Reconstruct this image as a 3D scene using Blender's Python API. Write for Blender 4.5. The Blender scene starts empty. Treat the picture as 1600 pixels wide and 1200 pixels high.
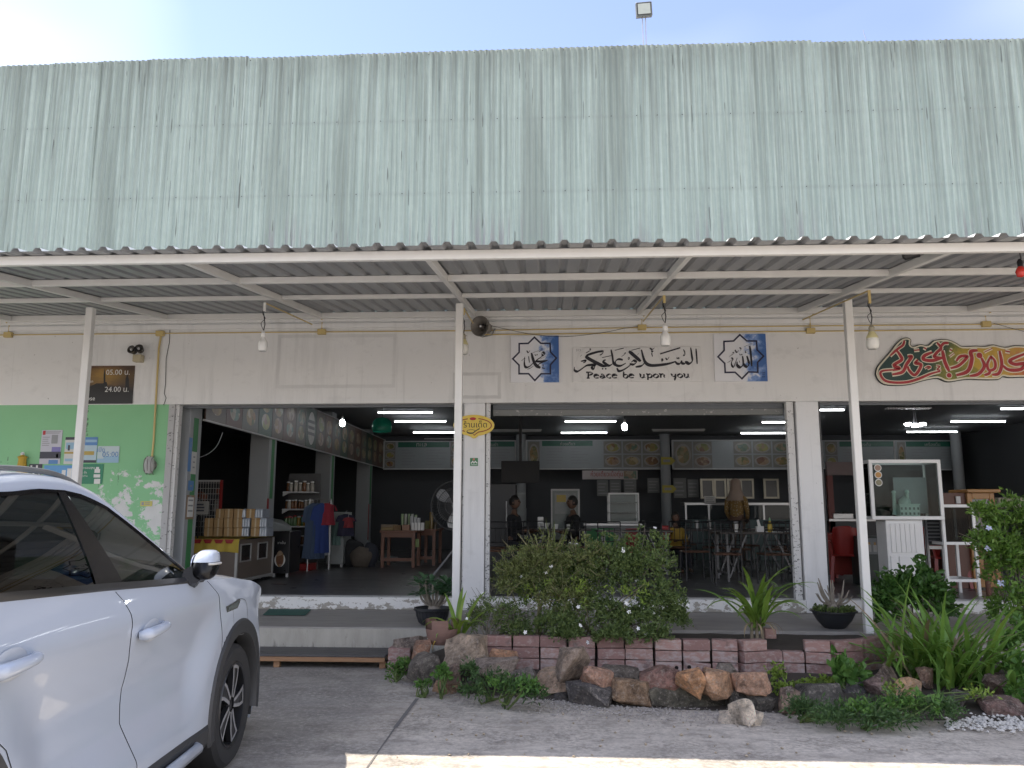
import bpy, bmesh, math, random
from mathutils import Vector, Matrix, noise
R = math.radians
SC = bpy.context.scene
COL = SC.collection
rng = random.Random(11)

# ---------------------------------------------------------------- camera
F_PX, PITCH, YAW, ROLL, CAM_H = 1270.0, R(9.07), R(2.87), R(0.10), 1.5
CF = Vector((-math.sin(YAW)*math.cos(PITCH), math.cos(YAW)*math.cos(PITCH), math.sin(PITCH)))
_r = Vector((math.cos(YAW), math.sin(YAW), 0)); _u = _r.cross(CF)
CR = _r*math.cos(ROLL)+_u*math.sin(ROLL); CU = -_r*math.sin(ROLL)+_u*math.cos(ROLL)
CO = Vector((0, 0, CAM_H))
cam = bpy.data.cameras.new('camera'); camo = bpy.data.objects.new('camera', cam); COL.objects.link(camo)
cam.sensor_width = 36; cam.lens = F_PX/1600*36; cam.clip_start = 0.05; cam.clip_end = 3000
camo.matrix_world = Matrix(((CR.x, CU.x, -CF.x, 0), (CR.y, CU.y, -CF.y, 0), (CR.z, CU.z, -CF.z, CAM_H), (0, 0, 0, 1)))
SC.camera = camo

CLOFF = (-6.9, 4.0, -2.7)
# ---------------------------------------------------------------- sky, sun, exposure
TOSUN = Vector((-0.66, 0.19, 1.0)).normalized()
SUN_EL = math.asin(TOSUN.z)
w = bpy.data.worlds.new('World'); SC.world = w; w.use_nodes = True
nt = w.node_tree; nt.nodes.clear()
out = nt.nodes.new('ShaderNodeOutputWorld'); bg = nt.nodes.new('ShaderNodeBackground')
sky = nt.nodes.new('ShaderNodeTexSky'); sky.sky_type = 'NISHITA'; sky.sun_disc = False
sky.sun_elevation = SUN_EL; sky.sun_rotation = math.atan2(TOSUN.x, TOSUN.y)
sky.air_density = 1.15; sky.dust_density = 0.2; sky.ozone_density = 1.6
tc = nt.nodes.new('ShaderNodeTexCoord'); mp = nt.nodes.new('ShaderNodeMapping'); mp.inputs['Scale'].default_value = (1.2, 1.2, 2.2); mp.inputs['Location'].default_value = CLOFF
cn = nt.nodes.new('ShaderNodeTexNoise'); cn.inputs['Scale'].default_value = 1.1; cn.inputs['Detail'].default_value = 3; cn.inputs['Roughness'].default_value = .42
cr = nt.nodes.new('ShaderNodeValToRGB'); cr.color_ramp.elements[0].position = .36; cr.color_ramp.elements[1].position = .74
cr.color_ramp.elements[0].color = (.03, .03, .03, 1); cr.color_ramp.elements[1].color = (.95, .95, .95, 1)
mx = nt.nodes.new('ShaderNodeMix'); mx.data_type = 'RGBA'
CLOUD = 7.2  # cloud brightness, kept high so cloud outside the view adds fill light
mx.inputs['B'].default_value = (CLOUD, CLOUD*1.0, CLOUD*1.03, 1)
nt.links.new(tc.outputs['Generated'], mp.inputs['Vector']); nt.links.new(mp.outputs[0], cn.inputs['Vector'])
nt.links.new(cn.outputs['Fac'], cr.inputs[0]); nt.links.new(cr.outputs[0], mx.inputs['Factor'])
tn = nt.nodes.new('ShaderNodeMix'); tn.data_type = 'RGBA'; tn.blend_type = 'MULTIPLY'; tn.inputs['Factor'].default_value = 1; tn.inputs['B'].default_value = (1.08, .93, 1.02, 1)
nt.links.new(sky.outputs[0], tn.inputs['A']); nt.links.new(tn.outputs['Result'], mx.inputs['A']); nt.links.new(mx.outputs['Result'], bg.inputs[0]); nt.links.new(bg.outputs[0], out.inputs[0])
bg.inputs[1].default_value = 0.086
sl = bpy.data.lights.new('sun', 'SUN'); slo = bpy.data.objects.new('sun', sl); COL.objects.link(slo)
sl.energy = 2.5; sl.angle = R(0.5); sl.color = (1, .93, .82)
slo.rotation_euler = (-TOSUN).to_track_quat('-Z', 'Y').to_euler(); slo.location = (-8, 3, 14)
vs = SC.view_settings; vs.view_transform = 'Standard'; vs.look = 'None'; vs.gamma = 1; vs.exposure = 1.76
SC.cycles.max_bounces = 7; SC.cycles.diffuse_bounces = 3; SC.cycles.glossy_bounces = 3; SC.cycles.use_adaptive_sampling = True; SC.cycles.adaptive_threshold = .02
SC.cycles.transparent_max_bounces = 12; SC.cycles.caustics_reflective = False; SC.cycles.caustics_refractive = False
SC.cycles.use_denoising = True; SC.cycles.denoising_prefilter = 'ACCURATE'; SC.cycles.sample_clamp_indirect = 6

# ---------------------------------------------------------------- layout helpers (a photo point at its real depth)
def ray(x, y): return CF+CR*((x-800)/F_PX)-CU*((y-600)/F_PX)
def PY(x, y, Y):
    d = ray(x, y); return CO+d*(Y/d.y)
def PZ(x, y, Z):
    d = ray(x, y); return CO+d*((Z-CAM_H)/d.z)
def PX(x, y, X):
    d = ray(x, y); return CO+d*(X/d.x)

# ---------------------------------------------------------------- materials
def NN(t, ty, **kw):
    n = t.nodes.new(ty)
    for k, v in kw.items():
        if hasattr(n, k): setattr(n, k, v)
        else: n.inputs[k].default_value = v
    return n
def ramp(t, stops):
    n = t.nodes.new('ShaderNodeValToRGB'); e = n.color_ramp.elements
    while len(e) < len(stops): e.new(.5)
    for i, (p, c) in enumerate(stops):
        e[i].position = p; e[i].color = (c, c, c, 1) if isinstance(c, (int, float)) else (*c, 1)
    return n
def mixc(t, fac, a, b, blend='MIX'):
    n = t.nodes.new('ShaderNodeMix'); n.data_type = 'RGBA'; n.blend_type = blend
    for s, v in (('Factor', fac), ('A', a), ('B', b)):
        if isinstance(v, bpy.types.NodeSocket): t.links.new(v, n.inputs[s])
        elif isinstance(v, (int, float)): n.inputs[s].default_value = v
        else: n.inputs[s].default_value = (*v, 1)
    return n.outputs['Result']
def base(name):
    m = bpy.data.materials.new(name); m.use_nodes = True; t = m.node_tree
    return m, t, t.nodes['Principled BSDF']
def pos(t, scale=(1, 1, 1), obj=False):
    g = t.nodes.new('ShaderNodeTexCoord') if obj else t.nodes.new('ShaderNodeNewGeometry')
    mp = t.nodes.new('ShaderNodeMapping'); mp.inputs['Scale'].default_value = scale
    t.links.new(g.outputs['Object' if obj else 'Position'], mp.inputs[0]); return mp.outputs[0]
def noise_(t, vec, scale, detail=4, rough=.55):
    n = NN(t, 'ShaderNodeTexNoise', Scale=scale, Detail=detail, Roughness=rough); t.links.new(vec, n.inputs['Vector']); return n.outputs['Fac']
def bumpit(t, b, h, strength=.3, dist=.01):
    n = NN(t, 'ShaderNodeBump', Strength=strength, Distance=dist); t.links.new(h, n.inputs['Height']); t.links.new(n.outputs[0], b.inputs['Normal'])
_M = {}
def mat(name, col, rough=.6, metal=0, var=.18, scale=6, bump=0, bscale=40, rnd=0, coat=0, spec=.5, stretch=(1, 1, 1)):
    """plain surface with procedural mottling, optional per-object variation and fine relief"""
    if name in _M: return _M[name]
    m, t, b = base(name); _M[name] = m
    v = pos(t, stretch)
    nz = noise_(t, v, scale)
    c = mixc(t, nz, tuple(x*(1-var) for x in col), tuple(min(1, x*(1+var)) for x in col))
    if rnd:
        oi = t.nodes.new('ShaderNodeObjectInfo'); hs = NN(t, 'ShaderNodeHueSaturation')
        r1 = NN(t, 'ShaderNodeMapRange'); r1.inputs[3].default_value = 1-rnd; r1.inputs[4].default_value = 1+rnd
        t.links.new(oi.outputs['Random'], r1.inputs[0]); t.links.new(r1.outputs[0], hs.inputs['Value']); t.links.new(c, hs.inputs['Color']); c = hs.outputs[0]
    t.links.new(c, b.inputs['Base Color'])
    rr = NN(t, 'ShaderNodeMapRange'); rr.inputs[3].default_value = max(.02, rough-.08); rr.inputs[4].default_value = min(1, rough+.08)
    t.links.new(nz, rr.inputs[0]); t.links.new(rr.outputs[0], b.inputs['Roughness'])
    b.inputs['Metallic'].default_value = metal; b.inputs['Coat Weight'].default_value = coat; b.inputs['Specular IOR Level'].default_value = spec
    if bump: bumpit(t, b, noise_(t, v, bscale, 5), bump, .004)
    return m
def emit(name, col, s):
    if name in _M: return _M[name]
    m, t, b = base(name); _M[name] = m
    b.inputs['Base Color'].default_value = (.8, .8, .8, 1); b.inputs['Emission Color'].default_value = (*col, 1); b.inputs['Emission Strength'].default_value = s
    return m
def glass(name, tint=(.9, .95, .95), rough=.03, mixf=.25, ior=1.22):
    """thin pane: mostly transparent with mirror reflections"""
    if name in _M: return _M[name]
    m, t, b = base(name); _M[name] = m
    o = t.nodes['Material Output']; tr = NN(t, 'ShaderNodeBsdfTransparent'); tr.inputs[0].default_value = (*tint, 1)
    gl = NN(t, 'ShaderNodeBsdfGlossy', Roughness=rough); fr = NN(t, 'ShaderNodeFresnel', IOR=ior)
    ad = NN(t, 'ShaderNodeMath', operation='MULTIPLY_ADD'); ad.inputs[1].default_value = 1; ad.inputs[2].default_value = 0
    mxs = t.nodes.new('ShaderNodeMixShader'); t.links.new(fr.outputs[0], ad.inputs[0]); t.links.new(ad.outputs[0], mxs.inputs[0])
    t.links.new(tr.outputs[0], mxs.inputs[1]); t.links.new(gl.outputs[0], mxs.inputs[2]); t.links.new(mxs.outputs[0], o.inputs[0])
    return m

# ---------------------------------------------------------------- mesh helpers
class MB:
    def __init__(s): s.v = []; s.f = []
    def add(s, vs, fs):
        n = len(s.v); s.v += [tuple(p) for p in vs]; s.f += [tuple(i+n for i in f) for f in fs]; return s
    def bx(s, x0, x1, y0, y1, z0, z1, M=None):
        v = [(x, y, z) for z in (z0, z1) for y in (y0, y1) for x in (x0, x1)]
        if M: v = [M @ Vector(p) for p in v]
        return s.add(v, [(0, 2, 3, 1), (4, 5, 7, 6), (0, 1, 5, 4), (2, 6, 7, 3), (0, 4, 6, 2), (1, 3, 7, 5)])
    def box(s, c, d, rz=0, M=None):
        T = Matrix.Translation(Vector(c)) @ (M if M else Matrix.Rotation(rz, 4, 'Z'))
        return s.bx(-d[0]/2, d[0]/2, -d[1]/2, d[1]/2, -d[2]/2, d[2]/2, T)
    def bar(s, a, b, wx, wz=None, up=(0, 0, 1)):
        """rectangular bar from a to b"""
        a = Vector(a); b = Vector(b); wz = wz or wx; d = (b-a).normalized(); u = Vector(up)
        if abs(d.dot(u)) > .98: u = Vector((0, 1, 0))
        x = d.cross(u).normalized(); z = x.cross(d)
        v = [p+x*sx*wx/2+z*sz*wz/2 for p in (a, b) for sx, sz in ((-1, -1), (1, -1), (1, 1), (-1, 1))]
        return s.add(v, [(0, 1, 2, 3), (7, 6, 5, 4), (0, 4, 5, 1), (1, 5, 6, 2), (2, 6, 7, 3), (3, 7, 4, 0)])
    def tube(s, pts, r, n=8, cap=True):
        pts = [Vector(p) for p in pts]; m = len(pts); rs = r if isinstance(r, (list, tuple)) else [r]*m
        vs = []; ref = None
        for i, p in enumerate(pts):
            d = (pts[min(i+1, m-1)]-pts[max(i-1, 0)])
            d = d.normalized() if d.length > 1e-9 else Vector((0, 0, 1))
            if ref is None: ref = Vector((0, 0, 1)) if abs(d.z) < .9 else Vector((1, 0, 0))
            x = d.cross(ref)
            if x.length < 1e-4: x = d.cross(Vector((0, 1, 0)))
            x.normalize(); y = x.cross(d); ref = y
            vs += [p+(x*math.cos(2*math.pi*k/n)+y*math.sin(2*math.pi*k/n))*rs[i] for k in range(n)]
        fs = [(i*n+k, i*n+(k+1) % n, (i+1)*n+(k+1) % n, (i+1)*n+k) for i in range(m-1) for k in range(n)]
        if cap: fs += [tuple(range(n-1, -1, -1)), tuple((m-1)*n+k for k in range(n))]
        return s.add(vs, fs)
    def lathe(s, prof, n=24, c=(0, 0, 0), M=None, cap=True):
        c = Vector(c); vs = []
        for r, z in prof:
            for k in range(n):
                a = 2*math.pi*k/n; p = Vector((r*math.cos(a), r*math.sin(a), z))
                vs.append((M @ p if M else p)+c)
        m = len(prof)
        fs = [(i*n+k, i*n+(k+1) % n, (i+1)*n+(k+1) % n, (i+1)*n+k) for i in range(m-1) for k in range(n)]
        if cap and prof[0][0] > 1e-6: fs.append(tuple(range(n-1, -1, -1)))
        if cap and prof[-1][0] > 1e-6: fs.append(tuple((m-1)*n+k for k in range(n)))
        return s.add(vs, fs)
    def prism(s, poly, y0, y1):
        """polygon in XZ extruded along Y"""
        n = len(poly); v = [(x, y0, z) for x, z in poly]+[(x, y1, z) for x, z in poly]
        return s.add(v, [tuple(range(n)), tuple(range(2*n-1, n-1, -1))]+[(i, i+n, (i+1) % n+n, (i+1) % n) for i in range(n)])
    def flat(s, poly, y):
        n = len(poly); return s.add([(x, y, z) for x, z in poly], [tuple(range(n))])
    def ball(s, c, r, n=10, m=7, sc=(1, 1, 1)):
        prof = [(math.sin(math.pi*i/m)*r, -math.cos(math.pi*i/m)*r) for i in range(m+1)]
        return s.lathe([(max(a, 1e-7), b) for a, b in prof], n, c, Matrix.Diagonal((*sc, 1)))
    def build(s, name, m, parent=None, smooth=False, bevel=0, ang=40, local=False, seg=1):
        me = bpy.data.meshes.new(name); o = bpy.data.objects.new(name, me); COL.objects.link(o)
        v = s.v
        if parent is not None:
            o.parent = parent
            off = wloc(parent)
            if off.length > 0: v = [(p[0]-off.x, p[1]-off.y, p[2]-off.z) for p in v]
        elif not local and v:
            xs = [p[0] for p in v]; ys = [p[1] for p in v]; zs = [p[2] for p in v]
            c = Vector(((min(xs)+max(xs))/2, (min(ys)+max(ys))/2, min(zs))); o.location = c
            v = [(p[0]-c.x, p[1]-c.y, p[2]-c.z) for p in v]
        me.from_pydata(v, [], s.f); me.validate(); me.update()
        bm = bmesh.new(); bm.from_mesh(me); bmesh.ops.recalc_face_normals(bm, faces=bm.faces); bm.to_mesh(me); bm.free()
        if m: me.materials.append(m)
        if smooth:
            me.polygons.foreach_set('use_smooth', [True]*len(me.polygons)); me.set_sharp_from_angle(angle=R(ang))
        if bevel:
            bv = o.modifiers.new('bevel', 'BEVEL'); bv.width = bevel; bv.segments = seg; bv.limit_method = 'ANGLE'; bv.angle_limit = R(40)
        return o
def wloc(o):
    p = Vector((0, 0, 0))
    while o is not None: p += o.location; o = o.parent
    return p
def tag(o, label, cat, group=None, kind=None):
    o['label'] = label; o['category'] = cat
    if group: o['group'] = group
    if kind: o['kind'] = kind
    return o
def thing(name, label, cat, loc=(0, 0, 0), group=None):
    o = bpy.data.objects.new(name, None); COL.objects.link(o); o.location = loc; o.empty_display_size = .1
    return tag(o, label, cat, group)
def struct(o, label=None):
    o['kind'] = 'structure'
    if label: o['label'] = label
    return o
def copy_tree(o, parent=None):
    c = o.copy(); COL.objects.link(c); c.parent = parent
    for ch in list(o.children): copy_tree(ch, c)
    return c
def spline(pts, k=6):
    """Catmull-Rom through points of any dimension"""
    n = len(pts); o = []
    if n < 3: return [tuple(p) for p in pts]
    for i in range(n-1):
        p0, p1, p2, p3 = pts[max(i-1, 0)], pts[i], pts[i+1], pts[min(i+2, n-1)]
        for j in range(k):
            t = j/k
            o.append(tuple(.5*((2*b)+(-a+c)*t+(2*a-5*b+4*c-d)*t*t+(-a+3*b-3*c+d)*t**3) for a, b, c, d in zip(p0, p1, p2, p3)))
    o.append(tuple(pts[-1])); return o
def interp(x, tab):
    if x <= tab[0][0]: return tab[0][1]
    for (a, b), (c, d) in zip(tab, tab[1:]):
        if x <= c: return b+(d-b)*(x-a)/(c-a)
    return tab[-1][1]
_txt = {}
def text_mesh(s, size=1.0):
    """flat lettering from the built-in font as (verts, faces), origin at left of the baseline"""
    key = s
    if key not in _txt:
        cu = bpy.data.curves.new('lettering', 'FONT'); cu.body = s; cu.size = 1; cu.resolution_u = 3
        o = bpy.data.objects.new('lettering', cu); COL.objects.link(o)
        bpy.context.view_layer.update()
        me = o.evaluated_get(bpy.context.evaluated_depsgraph_get()).to_mesh()
        _txt[key] = ([tuple(v.co) for v in me.vertices], [tuple(p.vertices) for p in me.polygons])
        bpy.data.objects.remove(o); bpy.data.curves.remove(cu)
    v, f = _txt[key]
    return [(p[0]*size, p[1]*size) for p in v], f
def put_text(mb, s, x, z, y, size=None, width=None, height=None, rot=0, yo=None):
    v, f = text_mesh(s)
    x0 = min(p[0] for p in v); x1 = max(p[0] for p in v); z0 = min(p[1] for p in v); z1 = max(p[1] for p in v)
    sx = (width/(x1-x0)) if width else size; sz = (height/(z1-z0)) if height else (sx if width else size)
    if width is None and height: sx = sz
    c, sn = math.cos(rot), math.sin(rot); q = []
    for a, b in v:
        a = (a-x0)*sx; b = (b-z0)*sz; q.append((x+a*c-b*sn, y, z+a*sn+b*c))
    mb.add(q, f); return (x1-x0)*sx

# ================================================================ structure: ground, porch, shop building
YF = 10.3; ZP = 0.32; ZS = 0.47; ZL = 2.905; ZC = 3.72; YB = 23.5
def sepz(t, v, k='Z'):
    n = t.nodes.new('ShaderNodeSeparateXYZ'); t.links.new(v, n.inputs[0]); return n.outputs[k]
def mr(t, val, a, b, c=0, d=1, clamp=True):
    n = NN(t, 'ShaderNodeMapRange'); n.clamp = clamp
    for i, x in enumerate((a, b, c, d)): n.inputs[i+1].default_value = x
    t.links.new(val, n.inputs[0]); return n.outputs[0]
def mul(t, a, b, op='MULTIPLY'):
    n = NN(t, 'ShaderNodeMath', operation=op)
    for i, x in enumerate((a, b)):
        if isinstance(x, bpy.types.NodeSocket): t.links.new(x, n.inputs[i])
        else: n.inputs[i].default_value = x
    return n.outputs[0]
def rmp(t, fac, stops):
    n = ramp(t, stops); t.links.new(fac, n.inputs[0]); return n.outputs[0]

def m_ground():
    m, t, b = base('pavement_concrete'); p = pos(t)
    big = noise_(t, p, .7, 5, .6); mid = noise_(t, pos(t, (1, 2.2, 1)), 2.3, 6, .65); fine = noise_(t, p, 120, 3, .7); agg = NN(t, 'ShaderNodeTexVoronoi', Scale=95.0)
    t.links.new(p, agg.inputs['Vector'])
    c = mixc(t, rmp(t, big, [(.35, 0), (.65, 1)]), (.50, .445, .38), (.66, .595, .51))
    c = mixc(t, mul(t, rmp(t, mid, [(.45, 0), (.7, 1)]), .55), c, (.20, .175, .15))
    # worn asphalt patch towards the parked car
    xx = sepz(t, p, 'X'); n2 = mul(t, noise_(t, p, 1.3, 5, .6), 1.6)
    edge = mr(t, mul(t, xx, n2, 'ADD'), -.9, -.2, 1, 0)
    c = mixc(t, mul(t, edge, .55), c, (.13, .13, .132))
    spk = rmp(t, agg.outputs['Distance'], [(.0, 1), (.36, 0)])
    c = mixc(t, mul(t, spk, .5), c, (.60, .58, .54))
    g3 = noise_(t, p, 28, 6, .75); g4 = noise_(t, p, 9, 7, .7)
    c = mixc(t, mul(t, mul(t, rmp(t, g3, [(.42, 1), (.55, 0)]), rmp(t, noise_(t, p, 1.6, 4, .6), [(.38, .15), (.62, 1)])), .55), c, (.13, .117, .102)); c = mixc(t, mul(t, rmp(t, g3, [(.54, 0), (.66, 1)]), .4), c, (.66, .60, .52))
    c = mixc(t, mul(t, rmp(t, g4, [(.50, 0), (.60, 1)]), .40), c, (.17, .15, .13))
    c = mixc(t, mul(t, fine, .5), c, (.06, .06, .06), 'MULTIPLY') if False else c
    tr = noise_(t, pos(t, (.25, 3.2, 1)), 1.5, 4, .6)
    c = mixc(t, mul(t, rmp(t, tr, [(.54, 0), (.70, 1)]), .30), c, (.20, .175, .15))
    crk = NN(t, 'ShaderNodeTexVoronoi', Scale=.16, feature='DISTANCE_TO_EDGE'); wv = mixc(t, .25, p, NN(t, 'ShaderNodeTexNoise', Scale=3.0, Detail=5.0).outputs['Color'])
    t.links.new(wv, crk.inputs['Vector'])
    c = mixc(t, mul(t, rmp(t, crk.outputs['Distance'], [(.0, 1), (.0008, 0)]), .0), c, (.035, .034, .033))
    t.links.new(c, b.inputs['Base Color']); b.inputs['Roughness'].default_value = .85
    h = mul(t, mul(t, spk, .6), fine, 'ADD'); bumpit(t, b, h, .5, .004); return m
def m_sheet():
    m, t, b = base('painted_green_corrugated_metal'); p = pos(t)
    z = sepz(t, p); x = sepz(t, p, 'X')
    st = noise_(t, pos(t, (15, 1, .30)), 1, 6, .66); fs = noise_(t, pos(t, (38, 1, .5)), 1, 5, .7); wide = noise_(t, pos(t, (1.9, 1, .14)), 1, 4, .6)
    pat = noise_(t, p, 2.2, 6, .7); grain = noise_(t, p, 55, 3, .6)
    c = mixc(t, rmp(t, fs, [(.35, 0), (.62, 1)]), (.28, .345, .31), (.40, .47, .425))
    top = mr(t, z, 5.2, 7.9, 0, 1)
    d = mul(t, rmp(t, st, [(.44, 0), (.70, 1)]), mul(t, top, .55, 'ADD'))
    c = mixc(t, mul(t, d, .70), c, (.16, .185, .165))
    c = mixc(t, mul(t, rmp(t, wide, [(.54, 0), (.66, 1)]), .55), c, (.17, .20, .175))
    edge = mul(t, mr(t, z, 7.25, 7.85, 0, 1), rmp(t, pat, [(.3, .15), (.7, 1)]))
    c = mixc(t, mul(t, edge, .75), c, (.17, .19, .165))
    for zz in (6.76, 5.72):   # dirt caught along the screw lines
        dd = mr(t, mul(t, mul(t, z, -zz, 'ADD'), 0, 'ABSOLUTE') if False else NN_abs(t, z, zz), .0, .045, 1, 0)
        c = mixc(t, mul(t, mul(t, dd, rmp(t, pat, [(.35, .1), (.6, 1)])), .28), c, (.21, .24, .22))
    # paint washed off near the foot of the sheets
    low = mr(t, z, 4.4, 5.65, 1, 0); pk = noise_(t, pos(t, (15, 1, .55)), 1, 5, .65); reg = noise_(t, pos(t, (.42, 1, .1)), 1, 2, .5)
    pm = mul(t, mul(t, rmp(t, pk, [(.53, 0), (.58, 1)]), mul(t, rmp(t, reg, [(.52, 0), (.60, 1)]), mr(t, x, 4.0, 4.7, 0, 1), 'MAXIMUM')), rmp(t, low, [(.1, 0), (.45, 1)]))
    c = mixc(t, mul(t, pm, .85), c, (.25, .255, .255))
    c = mixc(t, mul(t, rmp(t, fs, [(.62, 0), (.8, 1)]), .35), c, (.56, .63, .60))
    ck = mul(t, rmp(t, noise_(t, pos(t, (26, 1, 1.4)), 1, 2, .5), [(.70, 0), (.72, 1)]), .75)
    c = mixc(t, ck, c, (.09, .10, .09))
    c = mixc(t, mul(t, rmp(t, noise_(t, p, 7, 6, .75), [(.40, 0), (.75, 1)]), .22), c, (.20, .24, .22))
    t.links.new(c, b.inputs['Base Color']); b.inputs['Roughness'].default_value = .55; b.inputs['Specular IOR Level'].default_value = .3
    bumpit(t, b, grain, .12, .003); return m
def NN_abs(t, z, zz):
    a = mul(t, z, -zz, 'ADD'); n = NN(t, 'ShaderNodeMath', operation='ABSOLUTE'); t.links.new(a, n.inputs[0]); return n.outputs[0]
def m_wall(name, col, dirt=.25, ghosts=()):
    m, t, b = base(name); p = pos(t)
    n1 = noise_(t, p, 1.1, 6, .6); n2 = noise_(t, pos(t, (3, 1, .35)), 1.6, 5, .65); n3 = noise_(t, p, 80, 3, .6)
    c = mixc(t, n1, tuple(x*.93 for x in col), tuple(x*1.05 for x in col))
    c = mixc(t, mul(t, rmp(t, n2, [(.52, 0), (.75, 1)]), dirt), c, tuple(x*.62 for x in col))
    dr = mul(t, rmp(t, noise_(t, pos(t, (11, 1, .5)), 1, 4, .6), [(.62, 0), (.74, 1)]), .32); c = mixc(t, dr, c, tuple(x*.55 for x in col))
    bl = noise_(t, pos(t, (1, 1, 1.6)), 3.1, 6, .7); c = mixc(t, mul(t, rmp(t, bl, [(.55, 0), (.66, 1)]), .22), c, tuple(x*.66 for x in col))
    sp = noise_(t, p, 21, 2, .5); c = mixc(t, mul(t, rmp(t, sp, [(.76, 0), (.79, 1)]), .5), c, (.16, .15, .14))
    for (x0, x1, z0, z1, wd, am) in ghosts:     # grey outline that an old notice left on the paint
        x = sepz(t, p, 'X'); z = sepz(t, p); wob = mul(t, mul(t, noise_(t, p, 9, 3), -.5, 'ADD'), .02)
        ex = mul(t, mul(t, NN_abs(t, x, (x0+x1)/2), -(x1-x0)/2, 'ADD'), wob, 'ADD'); ez = mul(t, mul(t, NN_abs(t, z, (z0+z1)/2), -(z1-z0)/2, 'ADD'), wob, 'ADD')
        mxn = mul(t, ex, ez, 'MAXIMUM'); ab = NN(t, 'ShaderNodeMath', operation='ABSOLUTE'); t.links.new(mxn, ab.inputs[0])
        c = mixc(t, mul(t, mul(t, mr(t, ab.outputs[0], wd*.5, wd, 1, 0), am), mr(t, n1, .35, .6, .35, 1)), c, tuple(x*.5 for x in col))
    t.links.new(c, b.inputs['Base Color']); b.inputs['Roughness'].default_value = .8; bumpit(t, b, n3, .12, .003); return m
def m_green_wall():
    m, t, b = base('peeling_green_wall_paint'); p = pos(t); z = sepz(t, p); x = sepz(t, p, 'X')
    g = mixc(t, noise_(t, p, 1.2, 5), (.21, .49, .25), (.29, .58, .32))
    g = mixc(t, mr(t, x, -7.6, -7.3, .75, 0), g, (.33, .52, .13))
    pk = noise_(t, pos(t, (1, 1, 1.25)), 2.7, 8, .72); low = mr(t, z, 1.55, 2.5, .06, -.16); xr = mr(t, x, -6.6, -5.9, -.13, 0)
    f = mul(t, mul(t, pk, low, 'ADD'), xr, 'ADD')
    c = mixc(t, rmp(t, f, [(.545, 0), (.56, 1)]), g, mixc(t, noise_(t, p, 6, 5), (.52, .53, .52), (.74, .75, .74)))
    dk = noise_(t, p, 8, 6, .7); c = mixc(t, mul(t, rmp(t, mul(t, dk, mul(t, low, .4), 'ADD'), [(.68, 0), (.70, 1)]), .8), c, (.06, .10, .08))
    drip = mul(t, rmp(t, noise_(t, pos(t, (14, 1, .55)), 1, 3, .5), [(.68, 0), (.70, 1)]), rmp(t, noise_(t, p, 24, 2), [(.48, 0), (.54, 1)]))
    c = mixc(t, mul(t, drip, .75), c, (.07, .10, .08))
    t.links.new(c, b.inputs['Base Color']); b.inputs['Roughness'].default_value = .7
    bumpit(t, b, f, .25, .01); return m
def m_chipped(name, paint, under, thr=.56, lowbias=0.0, z0=0, z1=1, sc=9):
    """paint flaked away in patches"""
    m, t, b = base(name); p = pos(t); z = sepz(t, p)
    pk = mul(t, noise_(t, pos(t, (1, 1, 1.6)), sc, 7, .7), mr(t, z, z0, z1, lowbias, 0), 'ADD')
    u = mixc(t, noise_(t, p, 14, 5), tuple(x*.75 for x in under), tuple(x*1.2 for x in under))
    c = mixc(t, rmp(t, pk, [(thr, 0), (thr+.02, 1)]), mixc(t, noise_(t, p, 3, 5), tuple(x*.9 for x in paint), paint), u)
    t.links.new(c, b.inputs['Base Color']); b.inputs['Roughness'].default_value = .75; bumpit(t, b, pk, .3, .006); return m
def m_porch():
    m, t, b = base('porch_cement'); p = pos(t)
    c = mixc(t, noise_(t, pos(t, (.6, 2.5, 1)), 1.5, 6, .65), (.22, .205, .19), (.42, .395, .36))
    c = mixc(t, mul(t, rmp(t, noise_(t, pos(t, (1.2, 9, 1)), 2.4, 5), [(.5, 0), (.7, 1)]), .5), c, (.17, .158, .148))
    t.links.new(c, b.inputs['Base Color']); b.inputs['Roughness'].default_value = .6; bumpit(t, b, noise_(t, p, 60, 4), .2, .003); return m
def m_riser():
    m, t, b = base('stained_porch_riser'); p = pos(t); z = sepz(t, p)
    c = mixc(t, noise_(t, pos(t, (3, 1, .8)), 3, 6, .65), (.28, .26, .22), (.52, .50, .44))
    st = mul(t, noise_(t, pos(t, (5, 1, 1)), 4, 6, .7), mr(t, z, .02, .2, .12, -.12), 'ADD')
    c = mixc(t, mul(t, rmp(t, st, [(.5, 0), (.66, 1)]), .8), c, (.055, .055, .05))
    t.links.new(c, b.inputs['Base Color']); b.inputs['Roughness'].default_value = .85; bumpit(t, b, noise_(t, p, 40, 5), .3, .004); return m
def m_floor():
    m, t, b = base('dark_plank_floor'); p = pos(t)
    wv = NN(t, 'ShaderNodeTexBrick', Scale=1.0); wv.inputs['Brick Width'].default_value = 1.2; wv.inputs['Row Height'].default_value = .16; wv.inputs['Mortar Size'].default_value = .006
    wv.inputs['Color1'].default_value = (.11, .112, .118, 1); wv.inputs['Color2'].default_value = (.17, .172, .178, 1); wv.inputs['Mortar'].default_value = (.03, .03, .03, 1)
    t.links.new(p, wv.inputs['Vector'])
    c = mixc(t, mul(t, noise_(t, pos(t, (1.2, 14, 1)), 2, 5), .5), wv.outputs['Color'], (.055, .055, .06))
    t.links.new(c, b.inputs['Base Color']); b.inputs['Roughness'].default_value = .28
    t.links.new(mr(t, noise_(t, p, 2.2, 4), 0, 1, .2, .42), b.inputs['Roughness']); return m

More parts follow.
